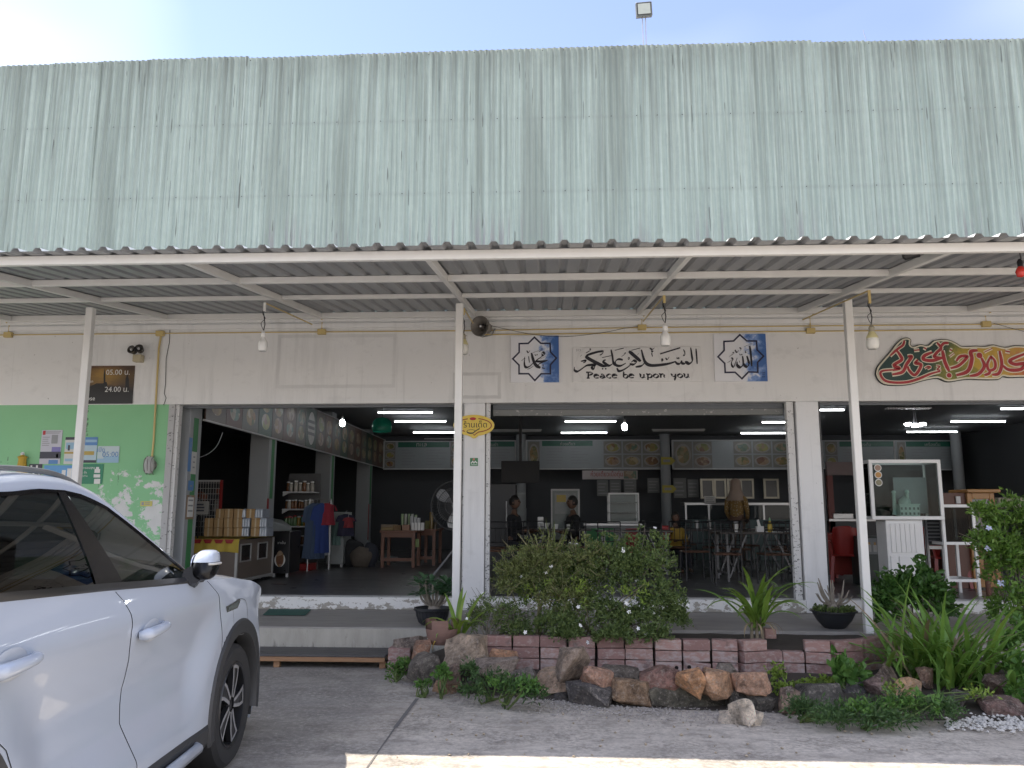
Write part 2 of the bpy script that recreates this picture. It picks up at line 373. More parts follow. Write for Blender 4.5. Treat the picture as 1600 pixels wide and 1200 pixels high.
MG = m_ground(); M_WALL = m_wall('grey_white_wall_paint', (.785, .785, .775), .40, ghosts=((-3.58, -2.05, 3.13, 3.80, .03, .30), (-1.26, -.68, 2.98, 3.28, .028, .5)))
M_WHITE = mat('white_enamel', (.78, .78, .77), .45, var=.08, scale=3, bump=.05)
M_PILLAR = m_wall('pale_pillar_paint', (.80, .805, .81), .35)
M_GREENW = m_green_wall(); M_SHEET = m_sheet(); M_FLOOR = m_floor(); M_PORCH = m_porch(); M_RISER = m_riser()
M_CHIP = m_chipped('chipped_white_plinth_paint', (.78, .78, .76), (.36, .34, .30), .60, .16, ZP, ZS, 8)
M_GUIDE = m_chipped('worn_shutter_guide', (.70, .70, .69), (.07, .07, .075), .61, .05, ZS, 2.0, 26)
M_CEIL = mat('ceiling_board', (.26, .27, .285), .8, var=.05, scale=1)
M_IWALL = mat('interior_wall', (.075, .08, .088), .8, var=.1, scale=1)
M_DARK = mat('black_metal', (.02, .02, .022), .4, var=.2)
M_STEEL = mat('galvanised_steel', (.42, .42, .42), .35, .8, var=.15, scale=9)
M_YEL = mat('cream_pvc', (.58, .45, .19), .5, var=.1)

# ground sheet reaching the horizon
struct(MB().add([(-600, -300, 0), (600, -300, 0), (600, 900, 0), (-600, 900, 0)], [(0, 1, 2, 3)]).build('ground', MG, local=True))
# cast joint between two pavement pours
a = PZ(655, 1098, 0); b_ = PZ(617, 1138, 0); c_ = PZ(575, 1198, 0)
jm = MB()
for p, q, wd in ((PZ(652, 1092, 0), b_, .03), (b_, c_, .012), (PZ(560, 1218, 0), c_, .010)):
    d = (q-p).normalized(); nrm = Vector((-d.y, d.x, 0))*wd/2
    jm.add([p+nrm+Vector((0, 0, .004)), p-nrm+Vector((0, 0, .004)), q-nrm+Vector((0, 0, .004)), q+nrm+Vector((0, 0, .004))], [(0, 1, 2, 3)])
struct(jm.build('pavement_joint', mat('joint_filler', (.17, .16, .15), .9)))
# porch slab in front of the shop
po = struct(MB().bx(-10, 12, 8.72, YF+.1, 0.001, ZP).build('porch', M_PORCH, bevel=.012))
po['label'] = 'raised cement porch slab along the shop front'
struct(MB().bx(-10, -1.0, 8.700, 8.719, 0.001, ZP-.012).build('porch_riser', M_RISER))

SHOP = thing('shop_building', 'open-fronted eating house with green corrugated parapet and grey walls', 'building', (0, YF, 0))
def part(mb, name, m, parent=SHOP, **k): return mb.build(name, m, parent, **k)
WX = lambda px, py=800: PY(px, py, YF).x
xa = WX(265); xp1a, xp1b = WX(724), WX(757); xp2a, xp2b = WX(1252), WX(1288); xg1 = WX(764); xg2 = WX(1237); XR = 9.6
part(MB().bx(-12, 14, YF, YF+.2, ZL, 4.2), 'wall', M_WALL)['label'] = 'grey white wall band above the openings'
part(MB().bx(-12, xa-.10, YF, YF+.2, ZP, ZL), 'wall', M_GREENW)['label'] = 'peeling green lower wall beside the left opening'
part(MB().bx(xa-.10, xa-.02, YF-.006, YF+.2, ZP, ZL-.002), 'pillar', m_chipped('scuffed_jamb', (.46, .46, .46), (.16, .16, .16), .6, .02, ZS, 2, 14))
for x0, x1 in ((xp1a, xp1b), (xp2a, xp2b), (XR, XR+.35)):
    part(MB().bx(x0, x1, YF-.004, YF+.22, ZP+.001, ZL-.001), 'pillar', M_PILLAR, bevel=.008)
for x0, x1 in ((xa-.10, xp1a), (xp1b, xp2a), (xp2b, XR)):
    part(MB().bx(x0, x1, YF-.012, YF+.25, ZP, ZS+.002), 'threshold', M_CHIP, bevel=.01)
for gx, wd in ((xa-.02, .045), (WX(722), .04), (WX(758.5), .05), (WX(1238), .085), (xp2b+.001, .03)):
    part(MB().bx(gx, gx+wd, YF+.03, YF+.12, ZS+.003, ZL-.003), 'shutter_guide', M_GUIDE if wd != .03 else M_DARK)
part(MB().bx(xp1b+.09, xp2a-.12, YF+.13, YF+.20, ZL-.155, ZL-.075), 'shutter_bottom_rail', m_chipped('scraped_shutter_rail', (.20, .205, .20), (.45, .44, .42), .60, 0, 0, 1, 12), bevel=.006)
sm = MB()
for i in range(5): sm.bx(xp1b+.09, xp2a-.12, YF+.14+.006*(i % 2), YF+.18, ZL-.072+.02*i, ZL-.054+.02*i)
part(sm, 'rolled_shutter', mat('shutter_steel', (.12, .13, .14), .5, .3))
for x0, x1 in ((xa, xp1a), (xp2b, XR)):
    part(MB().bx(x0+.03, x1-.02, YF+.13, YF+.19, ZL-.035, ZL+.05), 'shutter_bottom_rail', mat('shutter_steel', (.12, .13, .14), .5, .3))
# eaves trim and fascia under the canopy roof
part(MB().bx(-12, 14, YF-.03, YF-.001, 3.90, 3.965), 'trim', M_WALL, bevel=.006)
part(MB().bx(-12, 14, YF-.10, YF-.031, 3.975, 4.05), 'fascia', M_WALL, bevel=.008)
# interior shell
part(MB().bx(-9, 11.5, YF+.251, YB, ZS-.05, ZS), 'floor', M_FLOOR)
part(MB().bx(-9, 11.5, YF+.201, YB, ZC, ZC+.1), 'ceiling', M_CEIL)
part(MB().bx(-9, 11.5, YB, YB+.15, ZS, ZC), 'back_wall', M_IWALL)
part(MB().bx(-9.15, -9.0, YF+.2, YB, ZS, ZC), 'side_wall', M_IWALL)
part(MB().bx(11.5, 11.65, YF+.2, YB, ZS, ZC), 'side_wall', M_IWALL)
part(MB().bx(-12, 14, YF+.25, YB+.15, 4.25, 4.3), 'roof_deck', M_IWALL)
# parapet of corrugated sheets
def top_z(x): return interp(x, [(-12, 7.66), (-7.76, 7.731), (-6.1, 7.763), (-4.4, 7.782), (-4.3, 7.752), (-.5, 7.787), (3.7, 7.794), (3.85, 7.773), (6.3, 7.739), (9, 7.71)])
SW = .70; NS = 31; X0 = -11.2; CP = .0778
for i in range(NS):
    xs0 = X0+i*SW; m = 72; q = rng.uniform(-.004, .004); tilt = rng.uniform(-.006, .006)
    v = []; ncol = m+1
    for zz, o in ((4.08, 0), (5.72, rng.uniform(-.004, .004)), (6.76, rng.uniform(-.004, .004)), (0, 0)):
        for k in range(ncol):
            x = xs0+SW*1.02*k/m
            zt = top_z(xs0+.35)+q if zz == 0 else zz
            v.append((x, YF-.05+(i % 2)*.004+o+tilt*(k/m)+.011*math.sin(2*math.pi*x/CP), zt))
    f = [(r*ncol+k, r*ncol+k+1, (r+1)*ncol+k+1, (r+1)*ncol+k) for r in range(3) for k in range(m)]
    o = MB().add(v, f).build('roof_sheet', M_SHEET, SHOP, smooth=True, ang=60)
sc = MB()
for zz in (6.76, 5.72, 7.80):
    for i in range(70):
        x = -11+i*.311+rng.uniform(-.02, .02)
        if zz > 7.5: z = top_z(x)-.05
        else: z = zz
        sc.add([(x+.008*math.cos(a), YF-.068, z+.008*math.sin(a)) for a in [j*math.pi/3 for j in range(6)]], [tuple(range(6))])
s_ = part(sc, 'roof_screws', mat('dull_screw', (.05, .055, .05), .6)); s_['kind'] = 'stuff'
part(MB().bx(-11.5, 10.6, YF+.02, YF+.08, 5.68, 5.76).bx(-11.5, 10.6, YF+.02, YF+.08, 6.72, 6.80).bx(-11.5, 10.6, YF+.02, YF+.08, 7.60, 7.68), 'parapet_girt', M_STEEL)

# ================================================================ canopy on posts
CZ = lambda y: 4.08-.125*(10.2-y)          # underside of the rafters' top line
CAN = thing('canopy', 'lean-to canopy of grey ribbed metal sheets on white steel posts', 'canopy', (0, 8.6, ZP))
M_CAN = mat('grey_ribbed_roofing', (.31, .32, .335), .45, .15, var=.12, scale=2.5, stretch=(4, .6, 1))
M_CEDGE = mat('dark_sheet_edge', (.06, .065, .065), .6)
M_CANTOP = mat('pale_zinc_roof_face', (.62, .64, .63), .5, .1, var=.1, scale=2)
M_FRAME = mat('dusty_white_steel', (.74, .735, .71), .5, var=.12, scale=4, bump=.05)
PXS = [PY(137, 545, 8.6).x, PY(717.5, 545, 8.6).x, PY(1328.5, 545, 8.6).x]
for x in PXS+[PXS[2]+4.05]:
    MB().bx(x-.04, x+.04, 8.56, 8.64, ZP+.001, CZ(8.6)-.115).build('post', M_FRAME, CAN, bevel=.006)
for y, h, wd in ((6.25, .075, .05), (7.4, .06, .045), (8.6, .045, .045), (10.15, .075, .05)):
    MB().bx(-11, 10.5, y-wd/2, y+wd/2, CZ(y)-h, CZ(y)).build('purlin', M_FRAME, CAN, bevel=.004)
for x in (-7.15, -5.05, -3.0, -1.0, 1.1, 3.12, 5.2, 7.25):
    y0, y1 = 6.276, 10.12
    MB().bar((x, y0, CZ(y0)-.036), (x, y1, CZ(y1)-.036), .05, .07).build('rafter', M_FRAME, CAN, bevel=.004)
RP = .1835; rib = [(0, 0), (.052, 0), (.072, .028), (.112, .028), (.132, 0)]
NR = 4
for i in range(29):
    xs = []; x = -11+i*RP*NR
    for r in range(NR):
        xs += [(x+r*RP+a, b) for a, b in rib]
    xs.append((x+NR*RP+.004, 0)); ya, yb = 6.06+rng.uniform(-.012, .012), 10.24
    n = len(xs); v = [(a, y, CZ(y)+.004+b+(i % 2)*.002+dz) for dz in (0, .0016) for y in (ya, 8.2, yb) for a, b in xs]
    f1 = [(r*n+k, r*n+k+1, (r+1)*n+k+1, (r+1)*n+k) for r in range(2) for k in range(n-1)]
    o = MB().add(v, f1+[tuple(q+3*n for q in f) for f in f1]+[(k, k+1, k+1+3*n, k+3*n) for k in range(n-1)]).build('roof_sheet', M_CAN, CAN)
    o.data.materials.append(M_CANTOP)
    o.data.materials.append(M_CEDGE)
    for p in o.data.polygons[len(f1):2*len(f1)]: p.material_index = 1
    for p in o.data.polygons[2*len(f1):]: p.material_index = 2

# ================================================================ signs and fixtures on the shop front
def zmap(x0, y0, k, Y):
    """maps a point of an enlarged detail to the wall plane at depth Y"""
    def f(p):
        q = PY(x0+p[0]/k, y0+p[1]/k, Y); return (q.x, q.z)
    return f
_lift = [0]
def stroke(mb, pts, wd, Y, nib=None, smooth=True, closed=False, taper=False, k=6):
    """pen stroke lying on the plane y=Y (a broad nib gives thick and thin lines)"""
    if closed: pts = list(pts)+[pts[0]]
    q = spline(pts, k) if smooth else [tuple(p) for p in pts]
    n = len(q); v = []
    _lift[0] = (_lift[0]+1) % 24; y = Y-_lift[0]*.00012
    for i, p in enumerate(q):
        if closed and i in (0, n-1): a, b = q[n-2], q[1]
        else: a, b = q[max(i-1, 0)], q[min(i+1, n-1)]
        dx, dz = b[0]-a[0], b[1]-a[1]; L = math.hypot(dx, dz) or 1; nx, nz = -dz/L, dx/L
        w_ = wd
        if nib is not None: w_ = wd*max(.32, abs(nx*math.cos(nib)+nz*math.sin(nib)))
        if taper: t = i/(n-1); w_ *= .35+.65*min(1, 3*min(t+.12, 1.12-t))
        if not smooth and (0 < i < n-1 or closed):      # mitre
            a0, b0 = q[i-1 if i else n-2], q[i+1 if i < n-1 else 1]
            d1 = Vector((p[0]-a0[0], p[1]-a0[1])).normalized(); d2 = Vector((b0[0]-p[0], b0[1]-p[1])).normalized()
            cs = max(.35, math.sqrt(max(0, (1+d1.dot(d2))/2))); w_ /= cs
        v += [(p[0]+nx*w_/2, y, p[1]+nz*w_/2), (p[0]-nx*w_/2, y, p[1]-nz*w_/2)]
    mb.add(v, [(2*i, 2*i+1, 2*i+3, 2*i+2) for i in range(n-1)])
def dot(mb, c, r, Y, n=10):
    _lift[0] = (_lift[0]+1) % 24
    mb.add([(c[0]+r*math.cos(2*math.pi*k/n), Y-_lift[0]*.00012, c[1]+r*math.sin(2*math.pi*k/n)) for k in range(n)], [tuple(range(n))])
M_INK = mat('black_sign_paint', (.012, .012, .02), .5); M_INKB = mat('blue_black_sign_paint', (.015, .016, .05), .5)
M_SIGNW = mat('white_sign_board', (.74, .74, .73), .35, var=.05, scale=3)
def m_cloudprint(name, x0, x1):
    m, t, b = base(name); p = pos(t); x = sepz(t, p, 'X'); z = sepz(t, p)
    g = mul(t, mr(t, x, x0, x1, 0, 1), mul(t, mul(t, noise_(t, p, 7, 5, .6), -.5, 'ADD'), 1.3), 'ADD')
    c = rmp(t, g, [(.40, (.78, .79, .82)), (.62, (.70, .73, .80)), (.74, (.22, .34, .62)), (.92, (.06, .15, .40))])
    t.links.new(c, b.inputs['Base Color']); b.inputs['Roughness'].default_value = .3; return m
YS = YF-.022
def square_sign(name, label, px0, px1, py0, py1, strokes, star, zm, star_w, k):
    a = PY(px0, py1, YS); b = PY(px1, py0, YS)
    t = thing(name, label, 'sign', ((a.x+b.x)/2, YF, a.z))
    MB().bx(a.x, b.x, YS, YF-.001, a.z, b.z).build('board', m_cloudprint('cloud_print_'+str(px0), a.x, b.x), t)
    sm = MB(); stroke(sm, [zm(p) for p in star], star_w*1.35, YS-.0015, smooth=False, closed=True); sm.build('star_outline', M_INKB, t)
    c = MB()
    for pts, w_ in strokes: stroke(c, [zm(p) for p in pts], w_*k*1.6, YS-.004, nib=R(55), taper=True)
    c.build('calligraphy', M_INK, t); return t
kz = (PY(900, 600, YS)-PY(901, 600, YS)).length
zA = zmap(780, 510, 10, YS); k10 = kz/10
square_sign('calligraphy_sign', 'square sky-print sign with eight-pointed star, left of the Peace be upon you sign', 798, 873, 524.5, 597.5,
 [([(505, 415), (525, 500), (552, 575), (592, 622), (645, 648)], 34), ([(402, 490), (393, 560), (402, 622), (432, 642), (482, 620), (528, 575), (548, 540)], 26),
  ([(658, 425), (685, 405), (708, 430), (690, 452), (660, 440)], 24), ([(700, 445), (640, 490), (575, 540), (650, 548), (757, 530)], 26), ([(757, 530), (680, 560), (625, 588), (598, 622)], 22),
  ([(430, 378), (455, 412), (480, 374)], 14), ([(525, 412), (622, 378)], 9), ([(618, 396), (664, 372), (668, 342)], 13), ([(346, 538), (388, 505), (404, 470)], 14), ([(460, 466), (466, 520), (472, 568)], 13),
  ([(556, 440), (572, 455), (590, 440), (600, 452)], 10), ([(668, 612), (692, 604), (678, 650), (718, 656)], 12), ([(440, 672), (492, 650), (538, 618)], 12), ([(640, 512), (725, 470)], 9)],
 [(550, 170), (650, 265), (795, 265), (800, 400), (893, 495), (800, 600), (800, 740), (655, 740), (557, 845), (460, 740), (310, 740), (310, 605), (212, 507), (312, 405), (312, 270), (455, 265)], zA, 19*k10, k10)
zC = zmap(1100, 510, 13.333, YS); k13 = kz/13.333
t_ = square_sign('calligraphy_sign', 'square sky-print sign with eight-pointed star, right of the Peace be upon you sign', 1117.5, 1196, 521.5, 596,
 [([(950, 405), (975, 600), (992, 835)], 44), ([(890, 615), (922, 720), (935, 785), (895, 842), (845, 815), (825, 770)], 40), ([(800, 620), (815, 740), (800, 820), (742, 852), (690, 805), (688, 735)], 42),
  ([(690, 655), (655, 755), (618, 845), (578, 815), (573, 745), (600, 690), (570, 650)], 28), ([(832, 424), (992, 360)], 12), ([(642, 490), (682, 545), (718, 498)], 20), ([(738, 438), (768, 470), (758, 505)], 18),
  ([(580, 575), (600, 540), (620, 560), (595, 585), (560, 605), (520, 640)], 14), ([(560, 660), (600, 672), (575, 700), (540, 725), (484, 758)], 14), ([(872, 495), (858, 528), (878, 552)], 16), ([(738, 570), (755, 600), (775, 580), (790, 600), (806, 570)], 12), ([(732, 715), (742, 755)], 18)],
 [(745, 175), (890, 305), (1090, 305), (1105, 490), (1240, 620), (1115, 750), (1120, 955), (925, 950), (790, 1090), (645, 955), (440, 960), (430, 770), (290, 635), (420, 500), (415, 315), (615, 305)], zC, 25*k13, k13)
nm = MB(); q = zC((1205, 950)); put_text(nm, '513', q[0], q[1], YS-.006, height=58*k13, rot=-math.pi/2); nm.build('lettering', M_INKB, t_)
# greeting sign
zB = zmap(880, 530, 6.957, YS); k7 = kz/6.957
a = PY(895.4, 597, YS); b = PY(1095, 541.5, YS)
t_ = thing('greeting_sign', 'long white marble-print sign with Arabic script reading Peace be upon you', 'sign', ((a.x+b.x)/2, YF, a.z))
def m_marble():
    m, t, b = base('white_marble_print'); p = pos(t); wv = NN(t, 'ShaderNodeTexWave', Scale=1.6, Distortion=9.0, Detail=4.0); t.links.new(pos(t, (1, 1, -1.4)), wv.inputs['Vector'])
    c = mixc(t, mul(t, rmp(t, wv.outputs['Fac'], [(.0, 1), (.05, 0)]), .12), mixc(t, noise_(t, p, 4, 5), (.70, .70, .695), (.80, .795, .785)), (.35, .35, .34))
    t.links.new(c, b.inputs['Base Color']); b.inputs['Roughness'].default_value = .3; return m
MB().bx(a.x, b.x, YS, YF-.001, a.z, b.z).build('board', m_marble(), t_, bevel=.002)
c = MB()
ST = [([(1443, 103), (1450, 190), (1456, 270)], 20), ([(1385, 92), (1398, 180), (1402, 238), (1368, 266), (1338, 250), (1330, 238)], 24), ([(1335, 240), (1322, 264), (1292, 262), (1284, 240), (1268, 266), (1238, 266), (1216, 240)], 20),
 ([(1218, 245), (1130, 270), (1000, 286), (930, 280), (890, 248), (868, 190), (850, 114)], 25), ([(714, 130), (770, 178), (842, 242)], 26), ([(880, 205), (882, 255), (850, 290), (786, 303)], 22),
 ([(738, 252), (768, 233), (794, 252), (762, 276), (722, 268)], 20), ([(745, 270), (690, 312), (640, 340), (602, 346), (584, 314)], 20), ([(648, 226), (602, 218), (568, 242), (574, 282), (622, 290), (680, 262)], 20),
 ([(520, 114), (535, 190), (546, 256), (578, 290)], 22), ([(546, 262), (500, 288), (462, 270), (432, 240), (462, 225)], 20), ([(437, 130), (370, 140), (272, 170), (250, 190), (290, 220), (382, 268), (440, 292), (500, 285)], 25), ([(437, 130), (427, 155), (398, 176)], 18),
 ([(384, 262), (352, 280), (332, 324), (308, 300), (352, 280), (300, 280), (250, 290), (190, 332), (150, 352), (122, 335), (124, 302)], 21),
 ([(560, 122), (657, 99)], 12), ([(740, 122), (836, 98)], 12), ([(424, 201), (520, 180)], 12), ([(1052, 161), (1272, 94)], 24), ([(246, 150), (285, 130), (298, 112), (284, 108)], 11), ([(186, 190), (202, 170)], 12), ([(192, 241), (240, 232), (244, 244), (218, 258)], 16),
 ([(632, 190), (666, 166), (678, 150), (660, 156)], 10), ([(700, 215), (712, 200), (718, 215), (703, 222)], 12), ([(940, 94), (965, 112), (992, 94)], 12), ([(965, 112), (960, 130), (976, 132), (962, 150), (970, 190)], 12), ([(1306, 112), (1320, 140), (1322, 170), (1308, 176), (1312, 160)], 12),
 ([(1066, 240), (1070, 215), (1084, 232), (1068, 240)], 13), ([(1112, 202), (1130, 222), (1152, 192)], 12), ([(1234, 196), (1240, 214), (1250, 200), (1256, 214), (1268, 196)], 10), ([(805, 174), (820, 152)], 13)]
for pts, w_ in ST: stroke(c, [zB(p) for p in pts], w_*k7*1.5, YS-.004, nib=R(60), taper=True)
for p in ((428, 322), (462, 322)): dot(c, zB(p), 11*k7, YS-.004, 4)
c.build('calligraphy', M_INK, t_)
# roman letters drawn with a broad pen in a rounded hand
GL = {'P': ([[(0, .95), (.18, 1), (.22, .5), (.18, 0)], [(.05, 0), (.35, .02)], [(.15, .98), (.5, 1), (.62, .78), (.4, .55), (.22, .55)]], .72),
 'e': ([[(.08, .38), (.35, .46), (.46, .36), (.36, .64), (.12, .6), (.02, .3), (.12, .03), (.46, .06)]], .55), 'a': ([[(.1, .62), (.32, .64), (.44, .35), (.52, .02)], [(.42, .38), (.12, .30), (.04, .1), (.22, 0), (.46, .16)]], .60),
 'c': ([[(.46, .58), (.28, .66), (.05, .42), (.06, .15), (.24, 0), (.46, .06)]], .52), 'b': ([[(.02, 1.05), (.1, .95), (.08, .3), (.14, .04), (.36, 0), (.5, .28), (.38, .58), (.12, .5)]], .58),
 'u': ([[(-.04, .6), (.08, .62), (.08, .2), (.2, .0), (.42, .14)], [(.42, .64), (.44, .2), (.56, .02)]], .64), 'p': ([[(-.04, .58), (.1, .64), (.12, 0), (.1, -.34)], [(.12, .5), (.36, .64), (.52, .36), (.4, .06), (.14, .06)]], .60),
 'o': ([[(.28, .64), (.06, .44), (.06, .16), (.26, 0), (.48, .2), (.46, .48), (.28, .64)]], .58), 'n': ([[(-.04, .58), (.1, .64), (.1, 0)], [(.1, .46), (.3, .64), (.44, .5), (.44, .12), (.54, .02)]], .62),
 'y': ([[(-.04, .6), (.08, .6), (.1, .3), (.24, .18), (.42, .28)], [(.44, .64), (.44, .1), (.34, -.3), (.3, -.36)]], .58), ' ': ([], .42)}
tot = sum(GL[ch][1] for ch in 'Peace be upon you'); p0 = zB((250, 425)); p1 = zB((1388, 425)); hx = (zB((250, 360))[1]-p0[1]); sx = (p1[0]-p0[0])/tot; x = p0[0]; tm = MB()
for ch in 'Peace be upon you ':
    gs, ad = GL[ch]
    for g in gs: stroke(tm, [(x+u*sx*.92, p0[1]+v_*hx) for u, v_ in g], .025, YS-.004, nib=R(-35), k=5)
    x += ad*sx
    if ch == ' ': tm.build('lettering', M_INK, t_); tm = MB()
q = zB((140, 132)); put_text(MB_ := MB(), '313', q[0], q[1], YS-.003, width=50*k7); MB_.build('print', mat('pale_grey_print', (.30, .30, .31), .6), t_)

# painted wooden calligraphy board on the right
zD = zmap(1360, 520, 6.667, YF-.03); kd = kz/6.667
outl = [(50, 430), (66, 360), (125, 285), (200, 200), (270, 110), (330, 60), (390, 50), (425, 75), (420, 120), (450, 140), (520, 118), (600, 130), (660, 80), (760, 65), (830, 75), (900, 108), (960, 140), (1100, 135), (1190, 140), (1280, 122), (1400, 150), (1500, 130), (1640, 135), (1800, 118), (2000, 140), (2200, 128), (2340, 170), (2400, 260), (2370, 360), (2280, 440), (2100, 470), (1900, 460), (1750, 478), (1600, 466), (1450, 470), (1380, 460), (1330, 490), (1150, 492), (1000, 488), (850, 512), (780, 510), (700, 478), (560, 500), (420, 540), (280, 552), (150, 542), (80, 495)]
def inset(poly, d):
    n = len(poly); ar = sum(poly[i][0]*poly[(i+1) % n][1]-poly[(i+1) % n][0]*poly[i][1] for i in range(n)); sg = 1 if ar > 0 else -1; o = []
    for i in range(n):
        a, p, b = Vector(poly[i-1]), Vector(poly[i]), Vector(poly[(i+1) % n]); e = (b-a).normalized(); o.append(tuple(p+Vector((-e.y, e.x))*sg*d))
    return o
def m_rasta():
    m, t, b = base('gradient_paint_green_gold_red'); p = pos(t); x = sepz(t, p, 'X'); n = mul(t, mul(t, noise_(t, p, 3.5, 5, .65), -.5, 'ADD'), .5)
    x0, x1 = zD((0, 0))[0], zD((2400, 0))[0]
    c = rmp(t, mul(t, mr(t, x, x0, x1), n, 'ADD'), [(.0, (.02, .055, .055)), (.25, (.025, .06, .045)), (.36, (.22, .22, .045)), (.45, (.54, .36, .05)), (.58, (.54, .34, .07)), (.67, (.54, .14, .07)), (.85, (.35, .05, .04))])
    t.links.new(c, b.inputs['Base Color']); b.inputs['Roughness'].default_value = .5; return m
M_CREAM = mat('cream_sign_paint', (.74, .70, .56), .5); M_RED = mat('crimson_sign_paint', (.38, .035, .042), .5)
t_ = thing('painted_calligraphy_board', 'wavy painted board with crimson Arabic script on green and gold', 'sign', (zD((1200, 0))[0], YF, zD((0, 550))[1]))
pw = [zD(p) for p in spline(outl+[outl[0]], 3)[:-1]]
MB().prism(pw, YF-.030, YF-.008).build('board_edge', mat('dark_sign_edge', (.03, .035, .03), .6), t_)
MB().prism(inset(pw, .010), YF-.034, YF-.031).build('border', M_CREAM, t_)
MB().prism(inset(pw, .030), YF-.038, YF-.035).build('painted_field', m_rasta(), t_)
SD = [([(230, 388), (120, 400), (102, 440), (150, 500), (250, 520), (380, 515), (500, 480), (620, 430), (722, 402)], 26), ([(350, 80), (335, 130), (280, 170), (200, 242)], 24), ([(268, 185), (308, 240), (320, 285), (240, 340), (300, 372), (228, 392)], 32), ([(385, 250), (425, 250), (372, 330), (330, 410), (222, 436)], 32),
 ([(490, 282), (462, 320), (522, 330), (500, 395), (452, 442), (398, 392), (385, 350)], 30), ([(640, 205), (560, 240), (550, 280), (640, 292), (745, 262)], 34), ([(690, 105), (732, 160), (690, 205), (660, 252), (740, 260)], 30), ([(812, 108), (760, 112), (728, 150)], 28), ([(745, 185), (770, 300), (815, 402)], 36),
 ([(830, 372), (920, 340), (1005, 250), (930, 250), (890, 298)], 30), ([(1112, 185), (1040, 200), (1052, 280), (1010, 400), (890, 444)], 38), ([(1150, 262), (1182, 350), (1122, 430), (1030, 452)], 32), ([(1250, 245), (1212, 330), (1232, 392), (1290, 372), (1292, 300), (1250, 245)], 28), ([(1240, 390), (1230, 425), (1180, 444)], 28),
 ([(1340, 190), (1362, 330), (1330, 425), (1262, 438)], 32), ([(1400, 192), (1448, 202)], 26), ([(1620, 215), (1450, 288), (1500, 330), (1605, 322), (1562, 382), (1440, 388), (1368, 340)], 36), ([(450, 185), (505, 180)], 24), ([(552, 156), (580, 172)], 26), ([(822, 176), (846, 186)], 26), ([(1180, 205), (1262, 165)], 14), ([(820, 250), (868, 215)], 12), ([(560, 372), (600, 350), (622, 362), (590, 378)], 12), ([(680, 345), (720, 352), (690, 385), (735, 390)], 12),
 ([(1700, 190), (1720, 330), (1690, 420)], 32), ([(1800, 250), (1760, 330), (1850, 350), (1880, 260), (1960, 330), (2050, 300), (2120, 230), (2200, 330), (2260, 260)], 32), ([(1760, 430), (1950, 410), (2200, 400)], 20)]
cm = MB(); rm = MB()
for pts, w_ in SD:
    pp = [zD(p) for p in pts]; stroke(cm, pp, (w_+16)*kd, YF-.0385); stroke(rm, pp, w_*kd, YF-.0425, taper=True)
for p, r_ in (((815, 445), 25), ((1130, 238), 30)): dot(cm, zD(p), (r_+8)*kd, YF-.0385); dot(rm, zD(p), r_*kd, YF-.0425)
cm.build('script_outline', M_CREAM, t_); rm.build('script', M_RED, t_)

# opening hours sign with a sunset print
a = PY(124, 631, YS); b = PY(210, 571, YS)
def m_sunset():
    m, t, b = base('sunset_print'); p = pos(t); z = sepz(t, p); n = mul(t, mul(t, noise_(t, pos(t, (1, 1, 2.5)), 5, 5, .6), -.5, 'ADD'), .5)
    g = mul(t, mr(t, z, PY(124, 631, YS).z, PY(124, 571, YS).z), n, 'ADD'); x = sepz(t, p, 'X')
    c = rmp(t, g, [(.0, (.015, .015, .022)), (.38, (.025, .022, .025)), (.55, (.22, .13, .04)), (.75, (.34, .20, .05)), (1, (.12, .06, .035))])
    c = mixc(t, mr(t, NN_abs(t, x, PY(160, 600, YS).x), .05, .33, 0, .75), c, (.035, .024, .022))
    t.links.new(c, b.inputs['Base Color']); b.inputs['Roughness'].default_value = .3; return m
t_ = thing('opening_hours_sign', 'dark sunset-print sign showing the hours 05.00 and 24.00 behind a post', 'sign', ((a.x+b.x)/2, YF, a.z))
MB().bx(a.x, b.x, YS+.012, YF-.001, a.z, b.z).build('board', m_sunset(), t_)
zz = zmap(0, 500, 4, YS); M_PW = mat('white_print', (.72, .72, .70), .5)
for s, x, y, h in (('05.00 น.', 660, 342, 34), ('24.00 น.', 652, 449, 34), ('Open', 520, 397, 26), ('Close', 505, 502, 28), ('เปิด', 505, 342, 30), ('ปิด', 510, 449, 30)):
    q = zz((x, y)); tm = MB(); put_text(tm, s, q[0], q[1], YS+.009, height=h*kz/4); tm.build('lettering', M_PW, t_)
sil = MB()
for poly in ([(500, 520), (500, 440), (540, 420), (570, 410), (600, 395), (640, 395), (662, 385), (668, 400), (664, 440), (828, 440), (826, 520)], [(645, 400), (645, 340), (652, 300), (656, 340), (656, 400)], [(780, 440), (782, 370), (793, 335), (803, 370), (806, 440)]):
    sil.flat([zz(p) for p in poly], YS+.0105-.0004*len(sil.f))
sil.build('mosque_silhouette', mat('silhouette_print', (.012, .011, .012), .35), t_)

